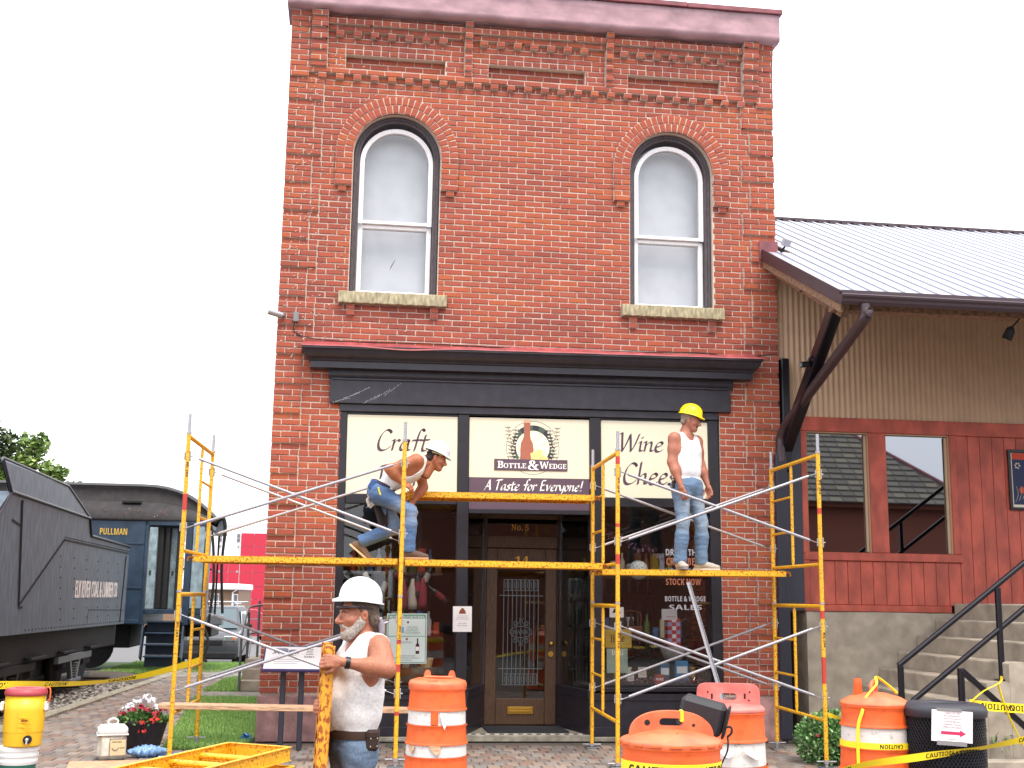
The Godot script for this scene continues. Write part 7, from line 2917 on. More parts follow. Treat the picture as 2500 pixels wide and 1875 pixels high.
func spare_platform(k: int) -> void:
	var lab: String = ["topmost of the stacked yellow mesh platforms in the foreground", "second platform of the yellow stack in the foreground", "third platform of the yellow stack in the foreground", "lowest platform of the yellow stack in the foreground"][k]
	# right-hand far corner about (0.84, 0.62, 5.75), running towards the camera's left
	var n := thing("spare_platform", lab, "scaffold platform", Transform3D(Basis(Vector3.UP, 0.06 * sin(k * 2.0)), V(0.82 + 0.03 * k, 0.56 - 0.125 * k, 5.57)), "stacked yellow platforms")
	var dir := V(-0.36, 0, 0.94).normalized()
	var ac := V(-0.86, 0, -0.46).normalized() * 0.50
	var L := 2.1
	for s in 2:
		var b := MB.new()
		var o := ac * s
		b.bar(o, o + dir * L, 0.006, 0.085, 0.001)
		b.bar(o + V(0, 0.043, 0), o + dir * L + V(0, 0.043, 0), 0.03, 0.006, 0.002)
		b.bar(o - V(0, 0.043, 0), o + dir * L - V(0, 0.043, 0), 0.03, 0.006, 0.002)
		obj("side_rail", b, mats.scaffold_yellow, n)
	for e in [0.0, L]:
		var b := MB.new()
		b.bar(dir * e, dir * e + ac, 0.006, 0.085, 0.001)
		b.bar(dir * e + V(0, 0.043, 0), dir * e + ac + V(0, 0.043, 0), 0.03, 0.006, 0.002)
		obj("end_rail", b, mats.scaffold_yellow, n)
		for f in [0.12, 0.88]:
			b = MB.new()
			var p: Vector3 = dir * e + ac * f
			var s := -1.0 if e == 0.0 else 1.0
			b.tube(curve([p, p + dir * s * 0.05 + V(0, 0.02, 0), p + dir * s * 0.09, p + dir * s * 0.09 - V(0, 0.05, 0)], 4), 0.014, 6)
			obj("hook", b, mats.scaffold_yellow if k == 0 else mats.scaffold_rust, n)
	for j in 5:
		var b := MB.new()
		var e := 0.38 + 0.36 * j
		b.tube([dir * e + ac * 0.01, dir * e + ac * 0.99], 0.021, 10)
		obj("cross_tube", b, mats.scaffold_yellow, n)
	# expanded metal: two families of slanting strands
	var b := MB.new()
	var wdt := ac.length()
	var au := ac.normalized()
	for fam in [-1.0, 1.0]:
		var t := -wdt
		while t < L:
			var p0 := Vector2(t, 0.0 if fam > 0 else wdt)
			var p1 := Vector2(t + wdt * 1.2, wdt if fam > 0 else 0.0)
			if p1.x > 0.02 and p0.x < L - 0.02:
				if p0.x < 0.0:
					p0 = p0.lerp(p1, -p0.x / (p1.x - p0.x))
				if p1.x > L:
					p1 = p0.lerp(p1, (L - p0.x) / (p1.x - p0.x))
				b.bar(dir * p0.x + au * p0.y - V(0, 0.03, 0), dir * p1.x + au * p1.y - V(0, 0.03 + 0.002 * fam, 0), 0.005, 0.004)
			t += 0.045
	stuff("mesh_deck", b, mats.scaffold_yellow, n)


func make_right_things() -> void:
	var r := RandomNumberGenerator.new()
	r.seed = 99
	# litter bin of expanded metal
	var n := thing("litter_bin", "black expanded metal litter bin with round lid and taped paper sign", "litter bin", at(5.16, 0, 6.16))
	var b := MB.new()
	for fam in [-1.0, 1.0]:
		for k in 64:
			var path := []
			for i in 12:
				var an: float = TAU * k / 64.0 + fam * i * 0.20
				path.append(V(cos(an) * 0.256, 0.06 + 0.85 * i / 11.0, sin(an) * 0.256))
			b.tube(path, 0.0042, 4, false)
	stuff("mesh_wall", b, mats.rail_black, n)
	b = MB.new()
	b.lathe([Vector2(0, 0.07), Vector2(0.235, 0.07), Vector2(0.238, 0.89), Vector2(0.225, 0.89), Vector2(0.22, 0.09), Vector2(0, 0.09)], 32)
	b.lathe([Vector2(0.258, 0.04), Vector2(0.275, 0.04), Vector2(0.275, 0.08), Vector2(0.258, 0.08)], 36)
	obj("liner", b, mats.under_black, n)
	b = MB.new()
	b.lathe([Vector2(0.258, 0.89), Vector2(0.272, 0.895), Vector2(0.275, 0.935), Vector2(0.268, 0.96), Vector2(0.24, 0.975), Vector2(0.16, 0.98), Vector2(0.15, 0.96), Vector2(0.145, 0.89)], 40)
	obj("lid", b, mat("bin_lid", Color("2b2a33"), 0.5), n)
	var pp := thing("paper_notice", "white paper notice with a red arrow pointing right, taped on the litter bin", "notice", Transform3D(Basis.from_euler(V(0.0, -0.12, -0.055)), V(5.04, 0.10, 6.44)))
	b = MB.new()
	b.bx(V(-0.13, 0.655, 0), V(0.13, 0.85, 0.003), 0.0)
	obj("sheet", b, mats.print_white, pp)
	var ink := mat("ink_plum", Color("8a4f6a"), 0.7)
	for k in 6:
		lettering("print", ["SORRY FOR THE", "INCONVENIENCE.", "FOR YOUR SAFETY,", "PLEASE USE THE NEXT", "STAIRCASE TO ACCESS", "UPPER LEVEL SHOPS"][k], true, true, 0.0095, ink, pp, at(0, 0.833 - 0.0175 * k, 0.0032), 0.10 + 0.012 * (k % 3), 0.001)
	b = MB.new()
	b.prism(P2([-0.07, 0.70, 0.05, 0.70, 0.05, 0.688, 0.09, 0.71, 0.05, 0.732, 0.05, 0.72, -0.07, 0.72]), 0.0032, 0.004)
	obj("arrow", b, mat("arrow_red", Color("c0285a"), 0.7), pp)
	lettering("print", "THANK YOU", true, true, 0.007, ink, pp, at(0.0, 0.672, 0.0032), 0.06, 0.001)
	b = MB.new()
	b.bx(V(-0.095, 0.632, 0.0005), V(0.095, 0.66, 0.0045))
	b.bx(V(-0.1, 0.842, 0.0005), V(0.06, 0.862, 0.0045))
	obj("duct_tape", b, mats.chrome, pp)
	# bush with small flowers left of the right drum
	n = thing("flowering_bush", "low green bush with a few red flowers beside the right scaffold leg", "bush", at(6.06, 0, 1.62))
	b = MB.new()
	for k in 5200:
		var u := V(r.randfn(), r.randfn(), r.randfn()).normalized() * pow(r.randf(), 0.4)
		var p := V(u.x * 0.42, 0.22 + u.y * 0.30, u.z * 0.40)
		if p.y < 0.0:
			continue
		b.col = lin(["4c7a3c", "5f8f4a", "39622e", "79a566", "a8c48c"][r.randi() % 5]) * r.randf_range(0.6, 1.15)
		var d := V(u.x + r.randfn() * 0.6, u.y + 0.3 + r.randfn() * 0.5, u.z + r.randfn() * 0.6).normalized() * 0.042
		var s := d.cross(V(r.randfn(), 1, r.randfn())).normalized() * 0.017
		b.tri(p, p + d * 0.5 + s, p + d)
		b.tri(p, p + d, p + d * 0.5 - s)
	stuff("foliage", b, mats.leaf, n)
	for q in [[-0.08, 0.47, 0.2], [0.05, 0.43, 0.3], [0.12, 0.32, 0.4], [-0.3, 0.3, 0.3]]:
		b = MB.new()
		flower_head(b, V(q[0], q[1], q[2]), 0.022, lin("b83040") if q[0] < 0.1 else lin("e6e2e6"), r)
		obj("flower", b, mats.leaf, n)
	# bed with long-leaved plants and a stone kerb
	var kb := MB.new()
	kb.bx(V(6.75, -0.01, 2.35), V(13.0, 0.14, 2.52), 0.015)
	tag(obj("bed_kerb", kb, mats.concrete), "grey stone kerb of the planting bed at the lower right", "kerb")
	b = MB.new()
	b.bx(V(6.7, -0.01, 0.9), V(13.0, 0.09, 2.34))
	struct("planting_bed", b, mats.soil)
	for q in [[7.0, 2.1, 0.55, "leafy strap-leaved plant behind the litter bin, leftmost in the bed"], [7.5, 2.05, 0.42, "strap-leaved plant in the middle of the planting bed"], [8.05, 2.1, 0.38, "strap-leaved plant at the right end of the planting bed"]]:
		n = thing("strap_plant", q[3], "plant", at(q[0], 0.09, q[1]))
		b = MB.new()
		for k in 150:
			var an := r.randf() * TAU
			var l: float = q[2] * r.randf_range(0.5, 1.1)
			var d := V(cos(an), 0, sin(an))
			var s := V(-d.z, 0, d.x) * 0.008
			b.col = lin(["4c6e34", "5f8546", "3c5a2a", "86a060"][r.randi() % 4]) * r.randf_range(0.7, 1.15)
			var o := d * r.randf_range(0.0, 0.1)
			var a1 := o + d * l * 0.25 + V(0, l * 0.6, 0)
			var a2 := o + d * l * 0.7 + V(0, l * r.randf_range(0.3, 0.9), 0)
			b.quad(o - s, o + s, a1 + s, a1 - s)
			b.tri(a1 - s, a1 + s, a2)
		stuff("leaves", b, mats.leaf, n)
	# tapes on the right
	tape("caution_tape", "yellow caution tape slung low from the right drum past the litter bin", [V(3.9, 0.50, 6.75), V(4.4, 0.605, 6.5), V(4.85, 0.655, 6.42), V(5.28, 0.71, 6.40), V(5.75, 0.775, 6.30), V(6.6, 0.85, 6.1)], [0.9, 0.6, 0.15, 0.9, 0.3, 1.1], 0.05, [[0.16, "CAUTION"], [0.42, "CAUTION"], [0.66, "CAUTION"]])
	tape("caution_tape", "yellow caution tape tied to the basement railing, reading upside down", [V(6.92, 0.70, 2.86), V(7.3, 0.67, 2.9), V(8.4, 0.63, 2.9)], [0.0, 0.0, 0.05], 0.085, [[0.18, "CAUTION", true], [0.36, "CAUTION", true], [0.6, "CAUTION", true]])
	var tl := MB.new()
	tl.tube(curve([V(6.93, 0.72, 2.86), V(7.05, 0.82, 2.88), V(7.22, 0.90, 2.87), V(7.24, 0.96, 2.87)], 6), 0.03, 6, true, 0.12)
	tl.tube(curve([V(7.2, 0.90, 2.87), V(7.24, 0.7, 2.9), V(7.32, 0.5, 2.9), V(7.4, 0.33, 2.92)], 6), 0.022, 6, true, 0.12)
	tag(obj("tape_knot", tl, mats.tape_yellow), "loose yellow tape ends knotted on the basement railing", "tape")
	tape("caution_tape", "yellow caution tape from the right scaffold leg to the right drum", [V(5.83, 0.52, 2.05), V(5.9, 0.50, 2.3), V(5.6, 0.55, 3.6), V(5.0, 0.75, 5.4), V(4.60, 0.88, 5.9)], [0.3, 1.2, 0.8, 0.4], 0.05, [[0.2, "CAUTION"]])


# ---------------------------------------------------------------- people: smooth bodies meshed from distance fields
class Field:
	var o: Vector3
	var c: float
	var k: float
	var nx: int
	var ny: int
	var nz: int
	var w := PackedFloat32Array()
	var cut := PackedFloat32Array()
	var noise: FastNoiseLite
	var amp := 0.0
	var stretch := Vector3.ONE

	func _init(lo: Vector3, hi: Vector3, cell: float, sharp: float) -> void:
		o = lo
		c = cell
		k = sharp
		nx = int((hi.x - lo.x) / cell) + 2
		ny = int((hi.y - lo.y) / cell) + 2
		nz = int((hi.z - lo.z) / cell) + 2
		w.resize(nx * ny * nz)
		cut.resize(nx * ny * nz)
		cut.fill(-1.0)

	func span(lo: Vector3, hi: Vector3) -> Array:
		var a := ((lo - o) / c).floor()
		var b := ((hi - o) / c).ceil()
		return [clampi(int(a.x), 0, nx - 1), clampi(int(b.x), 0, nx - 1), clampi(int(a.y), 0, ny - 1), clampi(int(b.y), 0, ny - 1), clampi(int(a.z), 0, nz - 1), clampi(int(b.z), 0, nz - 1)]

	func cap(a: Vector3, b: Vector3, ra: float, rb: float) -> void:
		var m := maxf(ra, rb) + 4.0 / k
		var s := span(a.min(b) - Vector3.ONE * m, a.max(b) + Vector3.ONE * m)
		var ab := b - a
		var l2 := maxf(ab.length_squared(), 1e-9)
		for z in range(s[4], s[5] + 1):
			for y in range(s[2], s[3] + 1):
				var i: int = (z * ny + y) * nx + s[0]
				for x in range(s[0], s[1] + 1):
					var p := Vector3(o.x + x * c, o.y + y * c, o.z + z * c) - a
					var t := clampf(p.dot(ab) / l2, 0.0, 1.0)
					var d := (p - ab * t).length() - ra - (rb - ra) * t
					if d * k < 6.0:
						w[i] += exp(-k * maxf(d, -0.12))
					i += 1

	func ell(at: Vector3, r: Vector3, bas := Basis.IDENTITY) -> void:
		var m := maxf(r.x, maxf(r.y, r.z)) + 4.0 / k
		var s := span(at - Vector3.ONE * m, at + Vector3.ONE * m)
		var inv := bas.inverse()
		var mr := minf(r.x, minf(r.y, r.z))
		for z in range(s[4], s[5] + 1):
			for y in range(s[2], s[3] + 1):
				var i: int = (z * ny + y) * nx + s[0]
				for x in range(s[0], s[1] + 1):
					var p := inv * (Vector3(o.x + x * c, o.y + y * c, o.z + z * c) - at)
					var q := (p / r).length()
					var g := (p / (r * r)).length()
					var d := q * (q - 1.0) / g if g > 1e-6 else -mr
					if d * k < 6.0:
						w[i] += exp(-k * maxf(d, -0.12))
					i += 1

	func away_cap(a: Vector3, b: Vector3, ra: float, rb: float) -> void:      # remove what lies inside
		var m := maxf(ra, rb) + 2.0 * c
		var s := span(a.min(b) - Vector3.ONE * m, a.max(b) + Vector3.ONE * m)
		var ab := b - a
		var l2 := maxf(ab.length_squared(), 1e-9)
		for z in range(s[4], s[5] + 1):
			for y in range(s[2], s[3] + 1):
				var i: int = (z * ny + y) * nx + s[0]
				for x in range(s[0], s[1] + 1):
					var p := Vector3(o.x + x * c, o.y + y * c, o.z + z * c) - a
					var t := clampf(p.dot(ab) / l2, 0.0, 1.0)
					var d := ra + (rb - ra) * t - (p - ab * t).length()
					cut[i] = maxf(cut[i], d)
					i += 1

	func away_plane(at: Vector3, n: Vector3) -> void:      # remove what lies on the side n points to
		var i := 0
		for z in nz:
			for y in ny:
				for x in nx:
					cut[i] = maxf(cut[i], (Vector3(o.x + x * c, o.y + y * c, o.z + z * c) - at).dot(n))
					i += 1

	func build(b: MB, paint: Callable) -> void:
		var n := nx * ny * nz
		var v := PackedFloat32Array()
		v.resize(n)
		var far := 5.0 / k
		var i := 0
		for z in nz:
			for y in ny:
				for x in nx:
					var e := far
					if w[i] > 0.0:
						e = -log(w[i]) / k
						if amp > 0.0 and absf(e) < 0.03:
							e += amp * noise.get_noise_3d((o.x + x * c) * stretch.x, (o.y + y * c) * stretch.y, (o.z + z * c) * stretch.z)
						if cut[i] > e:
							e = cut[i]
					v[i] = e
					i += 1
		var id := PackedInt32Array()
		id.resize(n)
		id.fill(-1)
		var sx := 1
		var sy := nx
		var sz := nx * ny
		var base := b.v.size()
		for z in nz - 1:
			for y in ny - 1:
				var row := (z * ny + y) * nx
				for x in nx - 1:
					var j := row + x
					var v0 := v[j]
					var v7 := v[j + sx + sy + sz]
					if v0 >= far * 0.9 and v7 >= far * 0.9:
						continue
					var v1 := v[j + sx]
					var v2 := v[j + sy]
					var v3 := v[j + sx + sy]
					var v4 := v[j + sz]
					var v5 := v[j + sx + sz]
					var v6 := v[j + sy + sz]
					var mask := int(v0 < 0) + int(v1 < 0) + int(v2 < 0) + int(v3 < 0) + int(v4 < 0) + int(v5 < 0) + int(v6 < 0) + int(v7 < 0)
					if mask == 0 or mask == 8:
						continue
					var acc := Vector3.ZERO
					var cnt := 0
					if (v0 < 0) != (v1 < 0):
						acc += Vector3(v0 / (v0 - v1), 0, 0)
						cnt += 1
					if (v2 < 0) != (v3 < 0):
						acc += Vector3(v2 / (v2 - v3), 1, 0)
						cnt += 1
					if (v4 < 0) != (v5 < 0):
						acc += Vector3(v4 / (v4 - v5), 0, 1)
						cnt += 1
					if (v6 < 0) != (v7 < 0):
						acc += Vector3(v6 / (v6 - v7), 1, 1)
						cnt += 1
					if (v0 < 0) != (v2 < 0):
						acc += Vector3(0, v0 / (v0 - v2), 0)
						cnt += 1
					if (v1 < 0) != (v3 < 0):
						acc += Vector3(1, v1 / (v1 - v3), 0)
						cnt += 1
					if (v4 < 0) != (v6 < 0):
						acc += Vector3(0, v4 / (v4 - v6), 1)
						cnt += 1
					if (v5 < 0) != (v7 < 0):
						acc += Vector3(1, v5 / (v5 - v7), 1)
						cnt += 1
					if (v0 < 0) != (v4 < 0):
						acc += Vector3(0, 0, v0 / (v0 - v4))
						cnt += 1
					if (v1 < 0) != (v5 < 0):
						acc += Vector3(1, 0, v1 / (v1 - v5))
						cnt += 1
					if (v2 < 0) != (v6 < 0):
						acc += Vector3(0, 1, v2 / (v2 - v6))
						cnt += 1
					if (v3 < 0) != (v7 < 0):
						acc += Vector3(1, 1, v3 / (v3 - v7))
						cnt += 1
					var p := o + (Vector3(x, y, z) + acc / cnt) * c
					var g := Vector3(v1 + v3 + v5 + v7 - v0 - v2 - v4 - v6, v2 + v3 + v6 + v7 - v0 - v1 - v4 - v5, v4 + v5 + v6 + v7 - v0 - v1 - v2 - v3).normalized()
					b.col = paint.call(p, g)
					id[j] = b.pt(p, g)
		for z in range(1, nz - 1):
			for y in range(1, ny - 1):
				var row := (z * ny + y) * nx
				for x in range(1, nx - 1):
					var j := row + x
					if id[j] < 0:
						continue
					var s0 := v[j] < 0
					if s0 != (v[j + sx] < 0):
						_face(b, id[j], id[j - sy], id[j - sy - sz], id[j - sz], s0)
					if s0 != (v[j + sy] < 0):
						_face(b, id[j], id[j - sz], id[j - sz - sx], id[j - sx], s0)
					if s0 != (v[j + sz] < 0):
						_face(b, id[j], id[j - sx], id[j - sx - sy], id[j - sy], s0)

	func _face(b: MB, p: int, q: int, r: int, t: int, s: bool) -> void:
		if p < 0 or q < 0 or r < 0 or t < 0:
			return
		if s:
			b.ix.append_array([p, r, q, p, t, r])
		else:
			b.ix.append_array([p, q, r, p, r, t])


var jt := {}                               # joints of the person being built
var sc := 1.0                              # size against a man of 1.75 m
var girth := 0.0


func frame_of(f: Vector3, up := Vector3.UP) -> Basis:      # columns: his left, up, forward
	var z := f.normalized()
	var x := up.cross(z).normalized()
	return Basis(x, z.cross(x), z)


func add_torso(F: Field, g: float) -> void:
	var b: Basis = jt.tb
	var lw := b.x
	var fw := b.z
	var chest: Vector3 = jt.chest
	var waist: Vector3 = jt.waist
	var pel: Vector3 = jt.pelvis
	F.cap(chest - lw * 0.085 * sc, chest + lw * 0.085 * sc, 0.112 * sc + g, 0.112 * sc + g)
	var up: Vector3 = (jt.neck - chest) * 0.45
	F.cap(chest + up - lw * 0.10 * sc, chest + up + lw * 0.10 * sc, 0.085 * sc + g, 0.085 * sc + g)
	F.cap(waist - lw * 0.075 * sc, waist + lw * 0.075 * sc, 0.105 * sc + g + girth * 0.3, 0.105 * sc + g + girth * 0.3)
	F.cap((waist + chest) * 0.5 - lw * 0.08 * sc, (waist + chest) * 0.5 + lw * 0.08 * sc, 0.108 * sc + g + girth * 0.2, 0.108 * sc + g + girth * 0.2)
	F.cap(pel - lw * 0.08 * sc, pel + lw * 0.08 * sc, 0.112 * sc + g, 0.112 * sc + g)
	if girth > 0.0:
		F.ell(waist + fw * 0.055 + b.y * 0.03, V(0.13 + g, 0.15 + g, 0.10 + girth + g), b)
	# chest muscles and shoulder blades
	for s in [-1.0, 1.0]:
		F.ell(chest + lw * s * 0.07 * sc + fw * 0.075 * sc + up * 0.5, V(0.07 * sc + g, 0.05 * sc + g, 0.04 * sc + g), b)


func add_arms(F: Field, g: float) -> void:
	for s in ["l", "r"]:
		var a: Vector3 = jt[s + "sh"]
		var e: Vector3 = jt[s + "el"]
		var h: Vector3 = jt[s + "wr"]
		F.cap(a, a.lerp(e, 0.45), 0.058 * sc + g, 0.05 * sc + g)
		F.cap(a.lerp(e, 0.45), e, 0.05 * sc + g, 0.041 * sc + g)
		F.cap(e, e.lerp(h, 0.35), 0.042 * sc + g, 0.043 * sc + g)
		F.cap(e.lerp(h, 0.35), h, 0.043 * sc + g, 0.027 * sc + g)
		F.cap(jt.neck - (jt.neck - jt.chest) * 0.1, a, 0.05 * sc + g, 0.058 * sc + g)


func add_legs(F: Field, g: float) -> void:
	for s in ["l", "r"]:
		var a: Vector3 = jt[s + "hip"]
		var e: Vector3 = jt[s + "kn"]
		var h: Vector3 = jt[s + "an"]
		F.cap(a, e, 0.088 * sc + g, 0.056 * sc + g)
		F.cap(e, e.lerp(h, 0.35), 0.056 * sc + g, 0.054 * sc + g)
		F.cap(e.lerp(h, 0.35), h, 0.054 * sc + g, 0.038 * sc + g)
		F.cap(jt.pelvis, a, 0.11 * sc + g, 0.09 * sc + g)


func limits(keys: Array, m: float) -> Array:
	var lo := V(1e9, 1e9, 1e9)
	var hi := -lo
	for q in keys:
		lo = lo.min(jt[q])
		hi = hi.max(jt[q])
	return [lo - Vector3.ONE * m, hi + Vector3.ONE * m]


func add_hand(b: MB, wrist: Vector3, d: Vector3, n: Vector3, thumb: float, curl: Array, col: Color) -> void:
	# d: along the fingers, n: the way the palm faces, thumb: +1 or -1 for its side
	d = d.normalized()
	n = (n - d * n.dot(d)).normalized()
	var s := d.cross(n).normalized() * thumb
	var z := 0.95 * sc
	var F := Field.new(wrist - Vector3.ONE * 0.21 * z, wrist + Vector3.ONE * 0.21 * z, 0.0042, 260.0)
	F.cap(wrist - d * 0.03, wrist + d * 0.02, 0.026 * z, 0.027 * z)
	for i in 4:
		var off := (0.031 - 0.0205 * i) * z
		var kn := wrist + d * (0.088 - 0.004 * absf(i - 1.2)) * z + s * off
		F.cap(wrist + d * 0.018 * z + s * off * 0.7, kn, 0.0155 * z, 0.0125 * z)
		var ln: float = [0.95, 1.06, 1.0, 0.8][i] * z
		var p := kn
		var an := 0.0
		for q in 3:
			an += curl[q] * (1.0 + 0.08 * i)
			var dir := d * cos(an) + n * sin(an) + s * 0.05 * (1.5 - i)
			var e: Vector3 = p + dir.normalized() * [0.045, 0.028, 0.022][q] * ln
			F.cap(p, e, (0.0100 - 0.0008 * q) * z, (0.0094 - 0.0008 * q) * z)
			p = e
	var t0 := wrist + d * 0.022 * z + s * 0.026 * z
	var t1 := t0 + (d * 0.62 + s * 0.62 + n * 0.35).normalized() * 0.044 * z
	var t2 := t1 + (d * 0.75 + s * 0.15 + n * 0.6).normalized() * 0.034 * z
	var t3 := t2 + (d * 0.6 - s * 0.05 + n * 0.75).normalized() * 0.026 * z
	F.cap(t0, t1, 0.017 * z, 0.0125 * z)
	F.cap(t1, t2, 0.0115 * z, 0.0105 * z)
	F.cap(t2, t3, 0.0105 * z, 0.009 * z)
	F.build(b, func(_p, _g): return col)


func add_head(b: MB, t: Transform3D, skin: Color, lean: float) -> void:
	# own axes: x his left, y up, z forward; origin between the ears
	var F := Field.new(V(-0.11, -0.24, -0.13), V(0.11, 0.14, 0.15), 0.0046, 110.0)
	F.ell(V(0, 0.035, -0.012), V(0.075, 0.085, 0.094))
	F.cap(V(0, -0.01, 0.04), V(0, -0.075, 0.052), 0.056, 0.043)
	F.ell(V(0, -0.098, 0.07), V(0.024, 0.018, 0.022))
	var H := Field.new(V(-0.11, -0.24, -0.13), V(0.11, 0.14, 0.15), 0.0046, 300.0)
	for s in [-1.0, 1.0]:
		F.cap(V(s * 0.052, -0.035, 0.0), V(s * 0.02, -0.092, 0.06), 0.024, 0.020)
		F.ell(V(s * 0.042, -0.022, 0.058), V(0.026, 0.022, 0.026))
	F.cap(V(0, -0.05, -0.02), V(0, -0.2, -0.045 - lean), 0.054, 0.058)
	for i in F.w.size():
		if F.w[i] > 0.0:
			H.w[i] = pow(F.w[i], 300.0 / 110.0)
	for s in [-1.0, 1.0]:
		H.cap(V(s * 0.012, 0.024, 0.086), V(s * 0.042, 0.026, 0.074), 0.0125, 0.011)
		H.ell(V(s * 0.031, 0.004, 0.073), V(0.014, 0.010, 0.012))
		H.ell(V(s * 0.013, -0.033, 0.100), V(0.009, 0.008, 0.010))
		H.ell(V(s * 0.077, -0.004, -0.008), V(0.010, 0.032, 0.019), Basis(Vector3.RIGHT, -0.2))
		H.away_cap(V(s * 0.086, 0.0, -0.004), V(s * 0.086, -0.01, -0.004), 0.006, 0.006)
	H.cap(V(0, 0.016, 0.090), V(0, -0.026, 0.118), 0.0095, 0.0145)
	H.ell(V(0, -0.030, 0.112), V(0.013, 0.011, 0.012))
	H.cap(V(-0.018, -0.057, 0.090), V(0.018, -0.057, 0.090), 0.0065, 0.0065)
	H.cap(V(-0.016, -0.070, 0.089), V(0.016, -0.070, 0.089), 0.0075, 0.0075)
	H.away_cap(V(-0.022, -0.0635, 0.1005), V(0.022, -0.0635, 0.1005), 0.0028, 0.0028)
	var m := MB.new()
	H.build(m, func(p, _g):
		var c := skin
		if Vector2(p.x, p.y + 0.026).length() < 0.02 and p.z > 0.08:
			c = c.lerp(Color(0.55, 0.20, 0.16), 0.35)
		if absf(p.y + 0.063) < 0.013 and absf(p.x) < 0.024 and p.z > 0.085:
			c = c.lerp(Color(0.40, 0.13, 0.11), 0.4)
		if Vector2(absf(p.x) - 0.045, p.y + 0.02).length() < 0.028 and p.z > 0.03:
			c = c.lerp(Color(0.52, 0.22, 0.16), 0.22)
		return c)
	b.add(m, t)


func eyes(n: Node3D, t: Transform3D) -> void:
	for s in [-1.0, 1.0]:
		var b := MB.new()
		b.col = lin("c9c0ba")
		b.ball(V(s * 0.031, 0.003, 0.0800), V(0.0125, 0.0060, 0.0085), 10, 6)
		b.col = lin("2a211d")
		b.ball(V(s * 0.032, 0.003, 0.0865), V(0.0060, 0.0056, 0.0030), 8, 5)
		b.col = lin("4a3328")
		b.tube([V(s * 0.014, 0.022, 0.097), V(s * 0.03, 0.027, 0.094), V(s * 0.047, 0.021, 0.082)], 0.0042, 6)
		var m := MB.new()
		m.add(b, t)
		obj("eye", m, mats.plastic, n)


func hard_hat(n: Node3D, t: Transform3D, col: Color, called := "hard_hat") -> MeshInstance3D:
	# dome with a raised crest, a brim that is longer in front
	var rows := []
	var sides := 48
	for i in 18:
		var la := PI / 2 * i / 13.0
		var line := []
		for k in sides:
			var an := TAU * k / sides
			var fwd := sin(an)
			var r: float
			var y: float
			if i <= 13:
				r = sin(la)
				y = 0.128 * pow(maxf(cos(la), 0.0), 0.85)
				var crest := exp(-pow(cos(an) * r / 0.2, 2.0)) * 0.008 * (1.0 if i < 12 else 0.0)
				y += crest
				line.append(V(0.112 * r * cos(an), y, 0.138 * r * fwd))
			else:
				var f := (i - 13) / 4.0
				var ext := 0.016 + 0.036 * pow(maxf(fwd, 0.0), 1.6)
				var drop := -0.006 * f - 0.018 * f * pow(maxf(fwd, 0.0), 2.0)
				if i == 17:
					f = 0.75
					drop -= 0.006
				line.append(V((0.112 + ext * f) * cos(an), drop, (0.138 + ext * f) * fwd))
		rows.append(line)
	var b := MB.new()
	b.col = col
	b.grid(rows, true, true)
	var m := MB.new()
	m.add(b, t)
	return obj(called, m, mats.plastic, n)


func shoe(n: Node3D, ankle: Vector3, toe: Vector3, up: Vector3, col: Color, sole: Color, laces: Color) -> void:
	var f := (toe - ankle)
	f = (f - up * f.dot(up)).normalized()
	var bas := frame_of(f, up)
	var t := Transform3D(bas, ankle)
	var F := Field.new(V(-0.08, -0.13, -0.12), V(0.08, 0.07, 0.24), 0.007, 130.0)
	F.cap(V(0, 0.01, -0.01), V(0, -0.05, -0.02), 0.042, 0.042)
	F.ell(V(0, -0.062, -0.035), V(0.038, 0.038, 0.05))
	F.cap(V(0, -0.04, 0.02), V(0, -0.062, 0.12), 0.042, 0.038)
	F.ell(V(0, -0.07, 0.155), V(0.045, 0.03, 0.06))
	F.away_plane(V(0, -0.082, 0), V(0, -1, 0))
	var m := MB.new()
	F.build(m, func(_p, _g): return col)
	var b := MB.new()
	b.add(m, t)
	var s := obj("shoe", b, mats.cloth, n)
	var o := []
	for k in 24:
		var an := TAU * k / 24.0
		var z := 0.06 + 0.155 * sin(an)
		o.append(Vector2((0.043 + 0.006 * sin(an)) * signf(cos(an)) * pow(absf(cos(an)), 0.6), z))
	m = MB.new()
	m.xf = Transform3D(Basis(V(1, 0, 0), V(0, 0, 1), V(0, -1, 0)), Vector3.ZERO)
	m.prism(PackedVector2Array(o), 0.082, 0.102)
	m.xf = Transform3D.IDENTITY
	for k in m.c.size():
		m.c[k] = sole
	b = MB.new()
	b.add(m, t)
	obj("sole", b, mats.matte, s)
	m = MB.new()
	m.col = laces
	for k in 4:
		m.tube([V(-0.02, -0.005 - 0.012 * k, 0.045 + 0.022 * k), V(0.02, -0.008 - 0.012 * k, 0.05 + 0.022 * k)], 0.004, 5)
	b = MB.new()
	b.add(m, t)
	obj("laces", b, mats.matte, s)


func belt_ring(n: Node3D, at_: Vector3, bas: Basis, rx: float, rz: float, h: float, col: Color, zoff := 0.0) -> void:
	var rows := []
	for q in [[-h / 2, 0.0], [-h / 2, 0.006], [h / 2, 0.006], [h / 2, 0.0]]:
		var line := []
		for k in 40:
			var an := TAU * k / 40.0
			line.append(at_ + bas * V(cos(an) * (rx + q[1]), q[0], sin(an) * (rz + q[1]) + zoff))
		rows.append(line)
	var b := MB.new()
	b.col = col
	b.grid(rows, true, true)
	obj("belt", b, mats.matte, n)


func person(label: String, base: Vector3) -> Node3D:
	return thing("person", label, "person", Transform3D(Basis.IDENTITY, base))


func cloth_noise(F: Field, amp: float, stretch: Vector3, seed_: int) -> void:
	F.noise = FastNoiseLite.new()
	F.noise.seed = seed_
	F.noise.frequency = 1.0
	F.noise.fractal_octaves = 3
	F.amp = amp
	F.stretch = stretch


